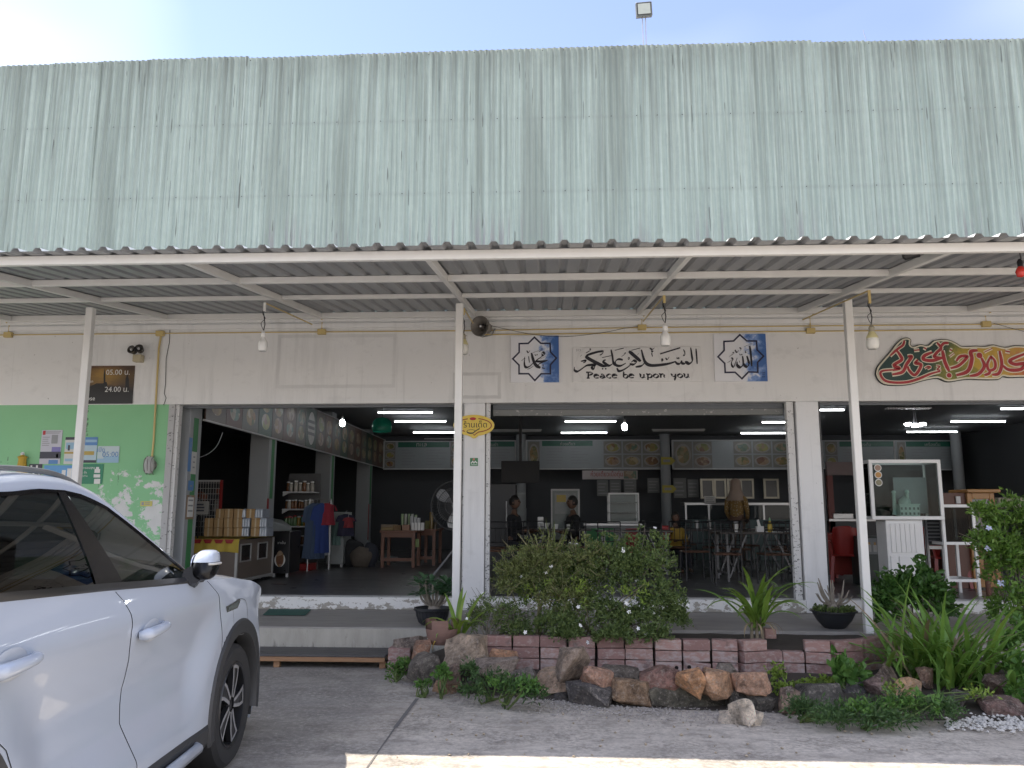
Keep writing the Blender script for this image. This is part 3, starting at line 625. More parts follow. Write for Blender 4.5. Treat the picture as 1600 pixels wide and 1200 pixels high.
# speech-bubble shop sign and small sticker on the pillar
YP = YF-.028; zE = zmap(700, 630, 10.91, YP); ke = kz/10.91
t_ = thing('bubble_sign', 'yellow speech-bubble sign with Thai lettering and a pan on the pillar', 'sign', (zE((440, 0))[0], YF, zE((0, 600))[1]))
ell = [(440+350*math.cos(a), 380-185*math.sin(a)) for a in [i*math.pi/24 for i in range(0, 30)]]
ell = [(440+350*math.cos(2*math.pi*i/40), 378-180*math.sin(2*math.pi*i/40)) for i in range(40)]
body = []
for p in ell:
    if p[1] > 500 and 350 < p[0] < 545: continue
    body.append(p)
i0 = max(range(len(body)), key=lambda i: (body[i][1] > 480) and body[i][0] < 350 and body[i][1])
body = body[:i0+1]+[(380, 570), (425, 600), (470, 595), (520, 550)]+body[i0+1:]
MB().prism([zE(p) for p in body], YP, YF-.006).build('board', mat('yellow_sign_face', (.74, .54, .07), .35, var=.05), t_)
g = MB(); M_DRED = mat('dark_red_print', (.28, .03, .02), .5)
stroke(g, [zE((440+300*math.cos(a), 378-118*math.sin(a))) for a in [R(v_) for v_ in range(-75, 76, 10)]], 16*ke, YP-.002)
stroke(g, [zE((440+300*math.cos(a), 378-118*math.sin(a))) for a in [R(v_) for v_ in range(110, 245, 10)]], 16*ke, YP-.002)
stroke(g, [zE(p) for p in ((520, 495), (480, 520), (450, 545), (435, 530))], 14*ke, YP-.002); g.build('rim_line', M_DRED, t_)
g = MB(); q = zE((265, 415)); put_text(g, 'ร้านเด็ด', q[0], q[1], YP-.003, width=400*ke); g.build('lettering', mat('brown_black_print', (.02, .015, .01), .5), t_)
g = MB(); g.flat([zE((425+55*math.cos(2*math.pi*i/16), 266-26*math.sin(2*math.pi*i/16))) for i in range(16)], YP-.003); g.build('emblem', mat('red_print', (.45, .03, .03), .5), t_)
g = MB(); stroke(g, [zE(p) for p in ((320, 480), (350, 510), (420, 512), (460, 480), (540, 432))], 16*ke, YP-.003); stroke(g, [zE((395+72*math.cos(a), 478-26*math.sin(a))) for a in [R(v_) for v_ in range(0, 361, 20)]], 7*ke, YP-.003); g.build('pan_drawing', M_INK, t_)
a = zE((372, 1068)); b = zE((508, 932))
t_ = thing('pillar_sticker', 'small green sticker with white leaves under the bubble sign', 'sticker', (a[0], YF, a[1]))
MB().bx(a[0], b[0], YF-.008, YF-.0045, a[1], b[1]).build('sheet', mat('green_print', (.05, .22, .09), .5), t_)
g = MB(); stroke(g, [zE(p) for p in ((390, 1025), (420, 990), (440, 1018), (462, 990), (495, 1022))], 18*ke, YF-.0095, smooth=False); stroke(g, [zE(p) for p in ((390, 1048), (495, 1048))], 8*ke, YF-.0095, smooth=False); g.build('print', M_PW, t_)
g = MB(); dot(g, zE((437, 955)), 20*ke, YF-.0095); g.build('print', mat('pink_print', (.55, .2, .15), .5), t_)

# posters pasted on the green wall
def board(name, label, cat, rect, Y, m, prints=(), th=.004, group=None, frame=None, rotx=0):
    """flat sheet facing the camera side; prints are (x0,y0,x1,y1,material) in fractions from top left"""
    a = PY(rect[0], rect[3], Y); b = PY(rect[2], rect[1], Y)
    t = thing(name, label, cat, ((a.x+b.x)/2, Y, a.z), group)
    MB().bx(a.x, b.x, Y, Y+th, a.z, b.z).build('sheet', m, t)
    W, H = b.x-a.x, b.z-a.z; by = {}
    for i, (x0, y0, x1, y1, pm) in enumerate(prints):
        by.setdefault(pm.name, (pm, MB()))[1].bx(a.x+x0*W, a.x+x1*W, Y-.0012-.0005*(i % 4), Y-.0004, b.z-y1*H, b.z-y0*H)
    for pm, mb in by.values(): mb.build('print', pm, t)
    if frame:
        fm, fw_ = frame
        for x0, x1, z0, z1 in ((a.x, b.x, a.z, a.z+fw_), (a.x, b.x, b.z-fw_, b.z), (a.x, a.x+fw_, a.z+fw_, b.z-fw_), (b.x-fw_, b.x, a.z+fw_, b.z-fw_)): MB().bx(x0, x1, Y-.012, Y-.003, z0, z1).build('frame', fm, t)
    return t
def C(name, c, r=.5): return mat(name, c, r, var=.08)
PB, PL, PD, PG, PK, PO, PP = C('blue_print', (.10, .24, .50)), C('light_blue_print', (.30, .48, .62)), C('dark_print', (.05, .05, .07)), C('green_poster', (.03, .22, .12)), C('grey_print', (.28, .29, .30)), C('ochre_print', (.45, .33, .08)), C('violet_print', (.20, .18, .42))
def lines(x0, x1, ys, h, m): return [(x0, y, x1-rng.uniform(0, .3)*(x1-x0), y+h, m) for y in ys]
YW = YF-.007
board('poster', 'pale violet notice poster with dark photo strip on the green wall', 'poster', (61, 672, 98, 725), YW, C('pale_poster', (.52, .52, .58)),
      [(.05, .02, .18, .14, mat('red_print', (.45, .03, .03))), (.5, .14, .8, .4, PK), (.55, .5, .98, .66, PP), (.0, .64, 1, .84, PD), (.45, .88, .9, 1, PB), (.05, .7, .2, .8, PW if False else M_PW), (.5, .68, .62, .8, M_PW), (.8, .7, .9, .82, M_PW)]+lines(.06, .45, (.2, .26, .32, .38, .44), .02, PK)+lines(.2, .95, (.04, .08), .02, PK))
board('poster', 'white notice with blue header right beside the pale violet poster', 'poster', (99, 683, 119, 725), YW, C('white_poster', (.60, .60, .58)),
      [(0, 0, 1, .1, PD), (.1, .2, .9, .45, PL), (.3, .3, .5, .5, PD), (0, .55, 1, .62, PO), (.1, .8, .9, .9, PL)])
board('poster', 'light blue and white poster with yellow band beside the post', 'poster', (130, 683, 153, 723), YW, C('sky_poster', (.42, .55, .62)), [(0, 0, 1, .32, PB), (.05, .1, .95, .2, PL), (0, .55, .8, .7, PO), (0, .9, 1, 1, PD)])
t_ = board('poster', 'pale notice with the time 05:00 and blue swirl on the green wall', 'poster', (151, 697, 187, 723), YW-.002, C('aqua_poster', (.50, .60, .62)), [(0, .75, 1, 1, PL), (.3, .62, 1, .78, PL)])
a = PY(160, 714, YW); tm = MB(); put_text(tm, '05:00', a.x, a.z, YW-.005, width=26*kz); a = PY(152, 706, YW); put_text(tm, 'เปิด', a.x, a.z, YW-.005, height=7*kz); tm.build('lettering', PB, t_)
board('poster', 'bright blue poster with white paper figures just above the car roof', 'poster', (67, 727, 115, 752), YW, C('bright_blue_poster', (.12, .33, .62)), [(.62, .3, .75, 1, M_PW), (.8, .2, .95, .9, M_PW), (.5, .6, .6, .9, PL)])
board('poster', 'black and white patterned sheet behind the yellow cloth', 'poster', (44, 725, 66, 745), YW, PD, [(.1+.22*i, .1+.4*(i % 2), .24+.22*i, .4+.4*(i % 2), M_PW) for i in range(4)])
t_ = board('poster', 'green Thai poster with a white bottle outline above the car', 'poster', (126, 725, 162, 756), YW, PG, [(.60, .25, .86, .45, M_PW), (.66, .15, .8, .25, M_PW), (.58, .52, .88, .68, M_PW), (.62, .75, .9, 1, M_PW)])
tm = MB()
for i, s in enumerate(('ขอขอบคุณ', 'ที่ สั่ง', 'ทุกท่าน')):
    a = PY(127, 734+i*6, YW); tm = MB(); put_text(tm, s, a.x, a.z, YW-.003, height=4.2*kz); tm.build('lettering', M_PW, t_)
board('poster', 'small yellow sticker low on the peeling wall by the jamb', 'sticker', (219, 783, 238, 791), YW, C('yellow_paper', (.55, .50, .14)), [(.1, .2, .3, .8, PK)]+lines(.4, .95, (.25, .55), .12, PK))

# yellow dress-shaped cloth hanging on a hook
g = MB(); cx, cz = PY(34, 722, YW-.05).x, PY(34, 722, YW).z
prof = [(.012, .115), (.03, .10), (.07, .085), (.052, .06), (.055, .0), (.075, -.10), (.092, -.19), (.088, -.21)]
g.lathe([(r_*(1), z) for r_, z in prof], 18, (cx, YF-.055, cz-.02), Matrix.Diagonal((1, .5, 1, 1)))
t_ = thing('hanging_cloth', 'small yellow gathered cloth hanging on the green wall over the car', 'cloth', (cx, YF, cz-.23))
o = g.build('cloth', mat('mustard_cloth', (.50, .33, .05), .85, var=.3, scale=20, stretch=(3, 3, .4)), t_, smooth=True)
for v_ in o.data.vertices:
    an = math.atan2(v_.co.y+.055, v_.co.x); k_ = 1+.10*math.sin(an*7); v_.co.x *= k_
MB().lathe([(.02, .0), (.026, .02), (.015, .04)], 12, (cx, YF-.055, cz+.088)).build('cap', M_SIGNW, t_, smooth=True)

# bulkhead lamp with a conduit, twin emergency lamp, horn speaker
def conduit_path(p0, pts): return [p0]+pts
c0 = PY(236, 727, YW); t_ = thing('bulkhead_lamp', 'oval caged bulkhead lamp at the end of the vertical yellow conduit', 'lamp', (c0.x, YF, c0.z-.15))
MB().lathe([(.001, -.10), (.045, -.09), (.062, -.05), (.066, 0), (.062, .05), (.045, .09), (.001, .10)], 16, (c0.x, YF-.055, c0.z), Matrix.Diagonal((1, .75, 1.15, 1))).build('globe', mat('dusty_glass_globe', (.42, .42, .41), .25), t_, smooth=True)
MB().lathe([(.075, -.012), (.08, 0), (.075, .03)], 18, (c0.x, YF-.012, c0.z), Matrix.Diagonal((1, 1.5, 1, 1)) @ Matrix.Rotation(R(90), 4, 'X')).build('base', mat('grey_plastic', (.22, .21, .20), .5), t_, smooth=True)
g = MB()
for k in range(3):
    x = c0.x+(k-1)*.045; g.tube([(x, YF-.02, c0.z+.12), (x, YF-.10, c0.z+.07), (x, YF-.115, c0.z), (x, YF-.10, c0.z-.07), (x, YF-.02, c0.z-.12)], .005, 5)
g.build('cage', mat('grey_plastic', (.22, .21, .20), .5), t_)
c0 = PY(216, 560, YF-.05); t_ = thing('emergency_lamp', 'twin-headed emergency lamp with cream box above the opening hours sign', 'lamp', (c0.x, YF, c0.z-.06))
MB().bx(c0.x-.055, c0.x+.06, YF-.10, YF-.001, c0.z-.05, c0.z+.045).build('battery_box', mat('aged_cream_plastic', (.46, .40, .27), .5), t_, bevel=.008)
for dx, dz, dy in ((-.045, .095, -.03), (.035, .115, 0)):
    Mx = Matrix.Rotation(R(75), 4, 'X') @ Matrix.Rotation(R(dx*200), 4, 'Y')
    h = MB().lathe([(.02, -.06), (.04, -.05), (.05, .0), (.055, .03), (.045, .032), (.03, .01), (.012, .004)], 16, (c0.x+dx, YF-.10+dy, c0.z+dz), Mx).build('lamp_head', mat('sooty_lamp_metal', (.07, .065, .06), .35, .5), t_, smooth=True)
    MB().ball((c0.x+dx, YF-.125+dy, c0.z+dz), .018, 8, 6).build('bulb', mat('clear_lamp_glass', (.5, .5, .5), .15), h)
c0 = PY(755, 511, YF-.16); t_ = thing('horn_speaker', 'weathered grey horn loudspeaker under the canopy by the middle post', 'speaker', (c0.x, YF, c0.z-.1))
Mx = Matrix.Rotation(R(96), 4, 'X') @ Matrix.Rotation(R(-18), 4, 'Y')
MB().lathe([(.022, -.10), (.03, -.04), (.06, .03), (.125, .10), (.132, .105), (.125, .112), (.07, .05), (.04, .0), (.022, -.05)], 26, c0, Mx @ Matrix.Diagonal((1.1, 1, .8, 1)).to_4x4() if False else Mx).build('horn', mat('weathered_horn', (.20, .185, .165), .5, .2, var=.3, scale=14), t_, smooth=True)
MB().lathe([(.001, .0), (.03, .005), (.035, .02), (.028, .07), (.012, .085), (.001, .086)], 14, c0, Mx).build('driver_cone', mat('dark_horn_core', (.09, .085, .08), .45), t_, smooth=True)
MB().lathe([(.012, .080), (.014, .088), (.004, .094)], 10, c0, Mx).build('cap', M_SIGNW, t_, smooth=True)
MB().lathe([(.06, -.16), (.07, -.14), (.07, -.09), (.03, -.07)], 14, c0, Mx).build('driver', mat('weathered_horn', (.20, .185, .165), .5), t_, smooth=True)
MB().tube([(c0.x-.10, YF-.12, c0.z-.02), (c0.x-.14, YF-.06, c0.z-.05), (c0.x-.02, YF-.02, c0.z-.10), (c0.x+.10, YF-.02, c0.z-.07), (c0.x+.15, YF-.08, c0.z)], .009, 6).build('bracket', M_STEEL, t_)

# yellow conduits with junction boxes
ZT = lambda py, px=800: PY(px, py, YF-.02).z
zc = PY(800, 516, YF-.02).z; zc2 = PY(1100, 519.5, YF-.02).z-.005
jx = [PY(p, 516, YF-.02).x for p in (14, 251, 503)]; jx2 = [PY(p, 511, YF-.02).x for p in (1003, 1541)]; jx3 = [PY(1266, 511, YF-.02).x]
t_ = thing('electrical_conduit', 'yellow electrical conduit run with junction boxes along the wall top', 'conduit', (-2, YF, zc))
MB().tube([(-11, YF-.016, zc), (-4, YF-.016, zc+.004), (-.9, YF-.016, zc), (jx2[0], YF-.016, zc+.02), (4.5, YF-.016, zc+.02), (10, YF-.016, zc+.02)], .008, 6).build('pipe', M_YEL, t_)
MB().tube([(-.9, YF-.02, zc-.055), (2, YF-.02, zc-.05), (10, YF-.02, zc-.05)], .009, 6).build('pipe', M_YEL, t_)
for x, z in [(x, zc) for x in jx]+[(x, zc+.02) for x in jx2]+[(x, zc-.045) for x in jx3]:
    MB().bx(x-.055, x+.055, YF-.05, YF-.001, z-.035, z+.035).build('junction_box', M_YEL, t_, bevel=.005)
    if x != jx[1]: MB().tube([(x, YF-.025, z+.035), (x, YF-.025, 3.985), (x+.02, YF-.12, 4.0)], .008, 6).build('pipe', M_YEL, t_)
xv = [PY(251, 520, YF-.02), PY(238, 716, YF-.02)]
MB().tube([(jx[1]+.01, YF-.02, zc-.03), (xv[0].x-.01, YF-.02, zc-.2), (xv[1].x, YF-.02, xv[1].z+.2), (xv[1].x, YF-.03, xv[1].z)], .013, 8).build('pipe', M_YEL, t_)
cr_ = [PY(266, 512, YF), PY(265, 535, YF), PY(260, 560, YF), PY(259, 600, YF), PY(257, 615, YF), PY(260, 622, YF), PY(256, 633, YF)]
tag(MB().tube([(p.x, YF-.006, p.z) for p in cr_], .004, 5).build('loose_cable', M_DARK), 'thin black cable dropping to the corner of the left opening', 'cable')
wp = [PY(765, 509, YF), PY(790, 515, YF), PY(830, 523, YF), PY(880, 527, YF), PY(940, 521, YF), PY(975, 514, YF), PY(1000, 511, YF)]
tag(MB().tube(spline([(p.x, YF-.035, p.z) for p in wp], 4), .003, 5).build('loose_cable', M_DARK), 'thin sagging cable from the horn speaker across the sky-print sign', 'cable')
wp = [PY(1550, 506, YF), PY(1575, 513, YF), PY(1610, 522, YF)]
tag(MB().tube(spline([(p.x, YF-.035, p.z) for p in wp], 4), .003, 5).build('loose_cable', M_DARK), 'thin cable sagging above the wavy painted board', 'cable')

# bulbs hanging from the canopy rafters
M_BSOCK = mat('brass_socket', (.30, .27, .20), .5); M_BULB = mat('frosted_bulb', (.72, .72, .70), .25, var=.05)
def m_oldbulb():
    m, t, b = base('yellowed_bulb'); p = pos(t, obj=True); z = sepz(t, p)
    c = rmp(t, mr(t, z, -.02, .22), [(0, (.66, .65, .60)), (.52, (.68, .67, .62)), (.55, (.60, .55, .30)), (1, (.50, .44, .22))]); t.links.new(c, b.inputs['Base Color']); b.inputs['Roughness'].default_value = .3; return m
M_OLD = m_oldbulb()
for (px, py, Y, lab, m, kk) in ((410, 535, 8.3, 'white capsule bulb hanging over the left opening', M_BULB, .9), (724, 540, 8.95, 'yellowed bulb hanging beside the middle post under the horn speaker', M_OLD, 1.0), (1040, 527, 8.1, 'dusty bulb hanging in front of the greeting sign', M_BULB, .95), (1364, 532, 7.9, 'yellowed bulb hanging by the wavy painted board', M_OLD, 1.0)):
    c0 = PY(px, py+14, Y); zt = CZ(Y)-.14; t_ = thing('hanging_bulb', lab, 'bulb', c0, 'bulbs hanging under the canopy')
    s = kk; pr = [(.001, 0), (.04, .003), (.056, .02), (.060, .055), (.060, .09), (.052, .095), (.058, .10), (.054, .125), (.036, .16), (.028, .175)] if m is M_OLD else [(.001, 0), (.045, .004), (.053, .02), (.055, .10), (.05, .12), (.03, .15), (.024, .17)]
    MB().lathe([(r_*s, z*s) for r_, z in pr], 20, c0).build('bulb', m, t_, smooth=True)
    MB().lathe([(.026*s, .17*s), (.030*s, .18*s), (.026*s, .20*s), (.030*s, .215*s), (.018*s, .235*s), (.006, .25*s)], 14, c0).build('socket', M_SIGNW if m is M_BULB else M_BSOCK, t_, smooth=True)
    zz_ = c0.z+.24*s; g = MB(); g.tube([(c0.x, c0.y, zz_), (c0.x+.012, c0.y, zz_+.08), (c0.x-.008, c0.y, zz_+.2), (c0.x+.006, c0.y, zt)], .006, 5)
    g.tube(spline([(c0.x-.005, c0.y, zz_+.02), (c0.x-.03, c0.y, zz_+.09), (c0.x+.012, c0.y, zz_+.14), (c0.x-.02, c0.y, zz_+.2), (c0.x, c0.y, zz_+.28)], 4), .0035, 5); g.build('flex', M_DARK, t_)
    MB().bx(c0.x-.012, c0.x+.012, c0.y-.01, c0.y+.01, zz_+.22, zt+.02).build('drop_tube', M_YEL if px > 500 else M_FRAME, t_)
    MB().tube([(c0.x, c0.y+.02, zt+.02), (c0.x, 10.0, CZ(10.0)-.17)], .009, 5).build('feed_conduit', M_YEL, t_)
c0 = PY(1595, 425, 6.6); t_ = thing('festoon_bulb', 'small red bulb hanging at the right end of the canopy beam', 'bulb', c0)
MB().lathe([(.001, -.045), (.03, -.035), (.04, 0), (.03, .03), (.018, .045)], 16, c0).build('bulb', mat('red_bulb_glass', (.55, .04, .03), .2), t_, smooth=True)
MB().lathe([(.02, .045), (.022, .09), (.01, .11)], 12, c0).build('socket', M_DARK, t_, smooth=True)
MB().tube(spline([PY(1430, 392, 6.32), PY(1470, 391, 6.32), PY(1530, 393, 6.4), PY(1585, 389, 6.5), PY(1595, 402, 6.6), (c0.x, c0.y, c0.z+.1)], 4), .006, 5).build('flex', M_DARK, t_)
c0 = PY(1425, 396, 6.5); t_ = thing('spot_lamp', 'black cylindrical spot lamp tucked under the canopy front beam', 'lamp', c0)
MB().lathe([(.02, -.075), (.04, -.06), (.045, .05), (.038, .055), (.03, .02)], 16, c0, Matrix.Rotation(R(80), 4, 'Y') @ Matrix.Rotation(R(25), 4, 'X')).build('housing', M_DARK, t_, smooth=True)
MB().bar((c0.x, c0.y, c0.z+.03), (c0.x+.02, c0.y-.12, CZ(c0.y-.12)-.01), .02, .01).build('bracket', M_DARK, t_)
# flood lamp on two poles above the parapet
c0 = PY(1006, 15, YF+.3); t_ = thing('flood_lamp', 'square flood lamp on two thin poles above the parapet', 'lamp', (c0.x, YF+.3, 7.6))
Mx = Matrix.Translation(c0) @ Matrix.Rotation(R(-4), 4, 'Y') @ Matrix.Rotation(R(12), 4, 'X')
MB().bx(-.115, .115, -.03, .06, -.10, .10, Mx).build('housing', mat('grey_lamp_housing', (.16, .18, .18), .4), t_, bevel=.01)
MB().bx(-.10, .10, -.034, -.031, -.085, .085, Mx).build('gasket', M_DARK, t_)
MB().bx(-.087, .087, -.038, -.035, -.072, .072, Mx).build('lens', mat('lamp_lens', (.42, .46, .42), .2), t_)
for dx in (-.022, .024): MB().tube([(c0.x+dx*.6+.01, YF+.34, 7.3), (c0.x+dx, YF+.33, c0.z-.08)], .008, 6).build('pole', M_STEEL, t_)
c0 = PY(1352, 60, YF+.2); tag(MB().tube(spline([(c0.x, YF+.2, 7.8), (c0.x+.01, YF+.2, 7.93), (c0.x-.015, YF+.2, 8.03), (c0.x-.02, YF+.2, 8.08)], 4), .004, 5).build('wire_stub', M_STEEL), 'thin bent wire sticking up above the parapet', 'wire')

# ================================================================ parked car (built in its own frame: x right, y forward, z up; front axle near y=0)
HW = .975
def m_paint():
    m, t, b = base('white_car_paint'); p = pos(t, obj=True)
    dust = noise_(t, p, 2.0, 3, .5); z = sepz(t, p)
    d = mul(t, rmp(t, dust, [(.35, 0), (.85, 1)]), mr(t, z, .25, .7, .40, .03))
    c = mixc(t, d, (.43, .475, .55), (.33, .32, .30)); t.links.new(c, b.inputs['Base Color'])
    b.inputs['Roughness'].default_value = .3; b.inputs['Coat Weight'].default_value = .9; b.inputs['Coat Roughness'].default_value = .03
    return m
M_PAINT = m_paint(); M_CLAD = mat('grey_black_cladding', (.035, .036, .038), .55, var=.25, scale=9, bump=.1); M_GLOSSB = mat('gloss_black_trim', (.006, .006, .007), .22, spec=.3)
M_GL1 = glass('car_side_glass', (.035, .04, .04), .01, .5, 1.5); M_GL2 = glass('car_privacy_glass', (.018, .02, .022), .01, .5, 1.5); M_TYRE = mat('tyre_rubber', (.022, .022, .023), .75, var=.3, scale=12, bump=.2)
M_ALU = mat('machined_alloy', (.40, .40, .41), .4, .5); M_RIMD = mat('dark_alloy', (.03, .031, .034), .3, .4); M_CABIN = mat('cabin_trim', (.10, .105, .11), .8)
CAR = thing('parked_car', 'white five-door crossover car parked at left, nose towards the shop', 'car')
ZB = [(-3.85, 1.20), (-3.4, 1.25), (-2.9, 1.24), (-2.37, 1.22), (-1.63, 1.19), (-1.13, 1.165), (-.57, 1.14), (-.04, 1.11), (.3, 1.07), (.55, 1.01), (.75, .925), (.9, .80), (1.0, .66)]
PROF = [(.30, .012), (.36, .0), (.42, .002), (.50, .020), (.60, .042), (.75, .050), (.90, .026), (.98, .008), (1.02, .002), (1.05, .005), (1.08, .013), (1.12, .026), (1.20, .056), (1.30, .10)]
WC = ((.06, .49), (-2.80, .56))
def ins(s, z):
    t = interp(z, PROF)
    for c, r_ in WC:
        d = math.hypot(s-c, z-.36); f = max(0, min(1, (.85-d)/.28)); f = f*f*(3-2*f)
        if z < 1.0: t = t*(1-f)+(-.006)*f
    if s > .1: t += .15*((s-.1)/.9)**3
    if s < -2.9: t += .22*((-2.9-s)/.95)**2.2
    return t
FCUT = [(.3, -.36), (.44, -.28), (.79, -.28), (.93, -.31), (1.04, -.35), (1.14, -.50)]
BCUT = [(.3, -1.30), (.42, -1.32), (.61, -1.43), (.69, -1.43), (.79, -1.41), (.87, -1.41), (.99, -1.46), (1.07, -1.47), (1.13, -1.51), (1.19, -1.58)]
RCUT = [(.3, -2.16), (.5, -2.20), (.75, -2.35), (.95, -2.62), (1.22, -2.72)]
CUTS = (FCUT, BCUT, RCUT)
def side(sign):
    S = [-3.85+.035*i for i in range(int(4.85/.035)+1)]; NV = 30; grid = []
    for j in range(NV+1):
        v = j/NV; row = [[s, 0] for s in S]
        for p in row: p[1] = .365+(interp(p[0], ZB)-.365)*v
        for cut in CUTS:
            best = min(range(len(row)), key=lambda i: abs(row[i][0]-interp(row[i][1], cut))); row[best][0] = interp(row[best][1], cut)
        grid.append(row)
    # arches: drop faces inside, pull the rim vertices onto the circle
    def ring(s, z):
        for c, r_ in WC:
            if math.hypot(s-c, z-.36) < r_: return (c, r_)
    n = len(S); keep = []
    for j in range(NV):
        for i in range(n-1):
            cs = [(j, i), (j, i+1), (j+1, i+1), (j+1, i)]
            ms = sum(grid[a][b][0] for a, b in cs)/4; mz = sum(grid[a][b][1] for a, b in cs)/4
            if ring(ms, mz): continue
            keep.append((cs, ms, mz))
    for j in range(NV+1):
        for i in range(n):
            s, z = grid[j][i]; c = ring(s, z)
            if c:
                d = math.hypot(s-c[0], z-.36) or 1
                if d > c[1]-.05: grid[j][i] = [c[0]+(s-c[0])*c[1]/d, .36+(z-.36)*c[1]/d]
    names = ('fender', 'front_door', 'rear_door', 'rear_quarter'); res = {}
    for pi in range(4):
        idx = {}; v = []; f = []
        for cs, ms, mz in keep:
            k = 0
            for cut in CUTS:
                if ms < interp(mz, cut): k += 1
            if k != pi: continue
            q = []
            for a in cs:
                if a not in idx:
                    s, z = grid[a[0]][a[1]]; idx[a] = len(v); v.append((sign*(HW-ins(s, z)), s, z))
                q.append(idx[a])
            f.append(q)
        res[names[pi]] = MB().add(v, f).build(names[pi], M_PAINT, CAR, smooth=True, ang=50)
    return res
PR = side(1); PLf = side(-1)
def on_skin(s, z, o=0.0, sign=1): return Vector((sign*(HW-ins(s, z)+o), s, z))
for cut in CUTS:                                   # shut lines
    mb = MB(); pts = [(interp(z, cut), z) for z in [.37+.02*i for i in range(42)] if z < interp(interp(z, cut), ZB)-.005]
    for (s0, z0), (s1, z1) in zip(pts, pts[1:]):
        mb.add([on_skin(s0-.0028, z0, .0012), on_skin(s0+.0028, z0, .0012), on_skin(s1+.0028, z1, .0012), on_skin(s1-.0028, z1, .0012)], [(0, 1, 2, 3)])
    mb.build('shut_line', M_GLOSSB, CAR)
# wheel-arch cladding, sills and liners
for c, r_ in WC:
    for sg in (1, -1):
        ro, ri = r_+.012, r_-.085; v = []; n = 40
        for i in range(n+1):
            a = R(-14+208*i/n)
            for rr, o in ((ro, .0), (ro-.012, .014), (ri+.012, .010), (ri, -.012), (ri, -.09)):
                s, z = c+rr*math.cos(a), .36+rr*math.sin(a); v.append((sg*(HW-ins(s, max(z, .37))+o), s, z))
        MB().add(v, [(i*5+k, i*5+k+1, (i+1)*5+k+1, (i+1)*5+k) for i in range(n) for k in range(4)]).build('arch_cladding', M_CLAD, CAR, smooth=True, ang=35)
        v = []
        for i in range(25):
            a = R(-20+220*i/24)
            for x in (HW-.03, HW-.34): v.append((sg*x, c+(r_-.03)*math.cos(a), .36+(r_-.03)*math.sin(a)))
        v2 = [(sg*(HW-.34), c, .36)]
        MB().add(v+v2, [(2*i, 2*i+1, 2*i+3, 2*i+2) for i in range(24)]+[(2*i+1, 50, 2*i+3) for i in range(24)]).build('arch_liner', M_CLAD, CAR)
for sg in (1, -1):
    pr = [(HW-.006, .372), (HW+.012, .345), (HW+.008, .27), (HW-.02, .235), (HW-.16, .225)]
    v = [(sg*x, s, z) for s in (-2.33, -1.4, -.36) for x, z in pr]; k = len(pr)
    MB().add(v, [(a*k+i, a*k+i+1, (a+1)*k+i+1, (a+1)*k+i) for a in range(2) for i in range(k-1)]).build('sill_cladding', M_CLAD, CAR, smooth=True, ang=35)
    MB().tube([(sg*(HW-.02), -2.15, .30), (sg*(HW+.035), -2.05, .30), (sg*(HW+.045), -1.3, .30), (sg*(HW+.035), -.66, .30), (sg*(HW-.02), -.58, .30)], [.02, .028, .03, .028, .02], 10).build('step_bar', M_PAINT, CAR, smooth=True)
# glasshouse
DT = [(-3.35, 1.42), (-3.1, 1.50), (-2.6, 1.555), (-2.04, 1.572), (-1.83, 1.59), (-1.61, 1.59), (-1.46, 1.575), (-1.29, 1.53), (-1.13, 1.445), (-.95, 1.34), (-.77, 1.235), (-.60, 1.145)]
def gx(s, z):
    zb = interp(s, ZB); return HW-(.058+.245*max(0, (z-zb)/.45)**1.15)+(-.03*max(0, (-2.6-s)))
def gstrip(s0, s1, name, m, sg, o=0, rows=6, n=24):
    v = []
    for i in range(n+1):
        s = s0+(s1-s0)*i/n; zb = interp(s, ZB)+.012; zt = max(zb+.002, interp(s, DT))
        for j in range(rows+1):
            z = zb+(zt-zb)*j/rows; v.append((sg*(gx(s, z)+o), s, z))
    k = rows+1
    return MB().add(v, [(i*k+j, i*k+j+1, (i+1)*k+j+1, (i+1)*k+j) for i in range(n) for j in range(rows)]).build(name, m, CAR, smooth=True)
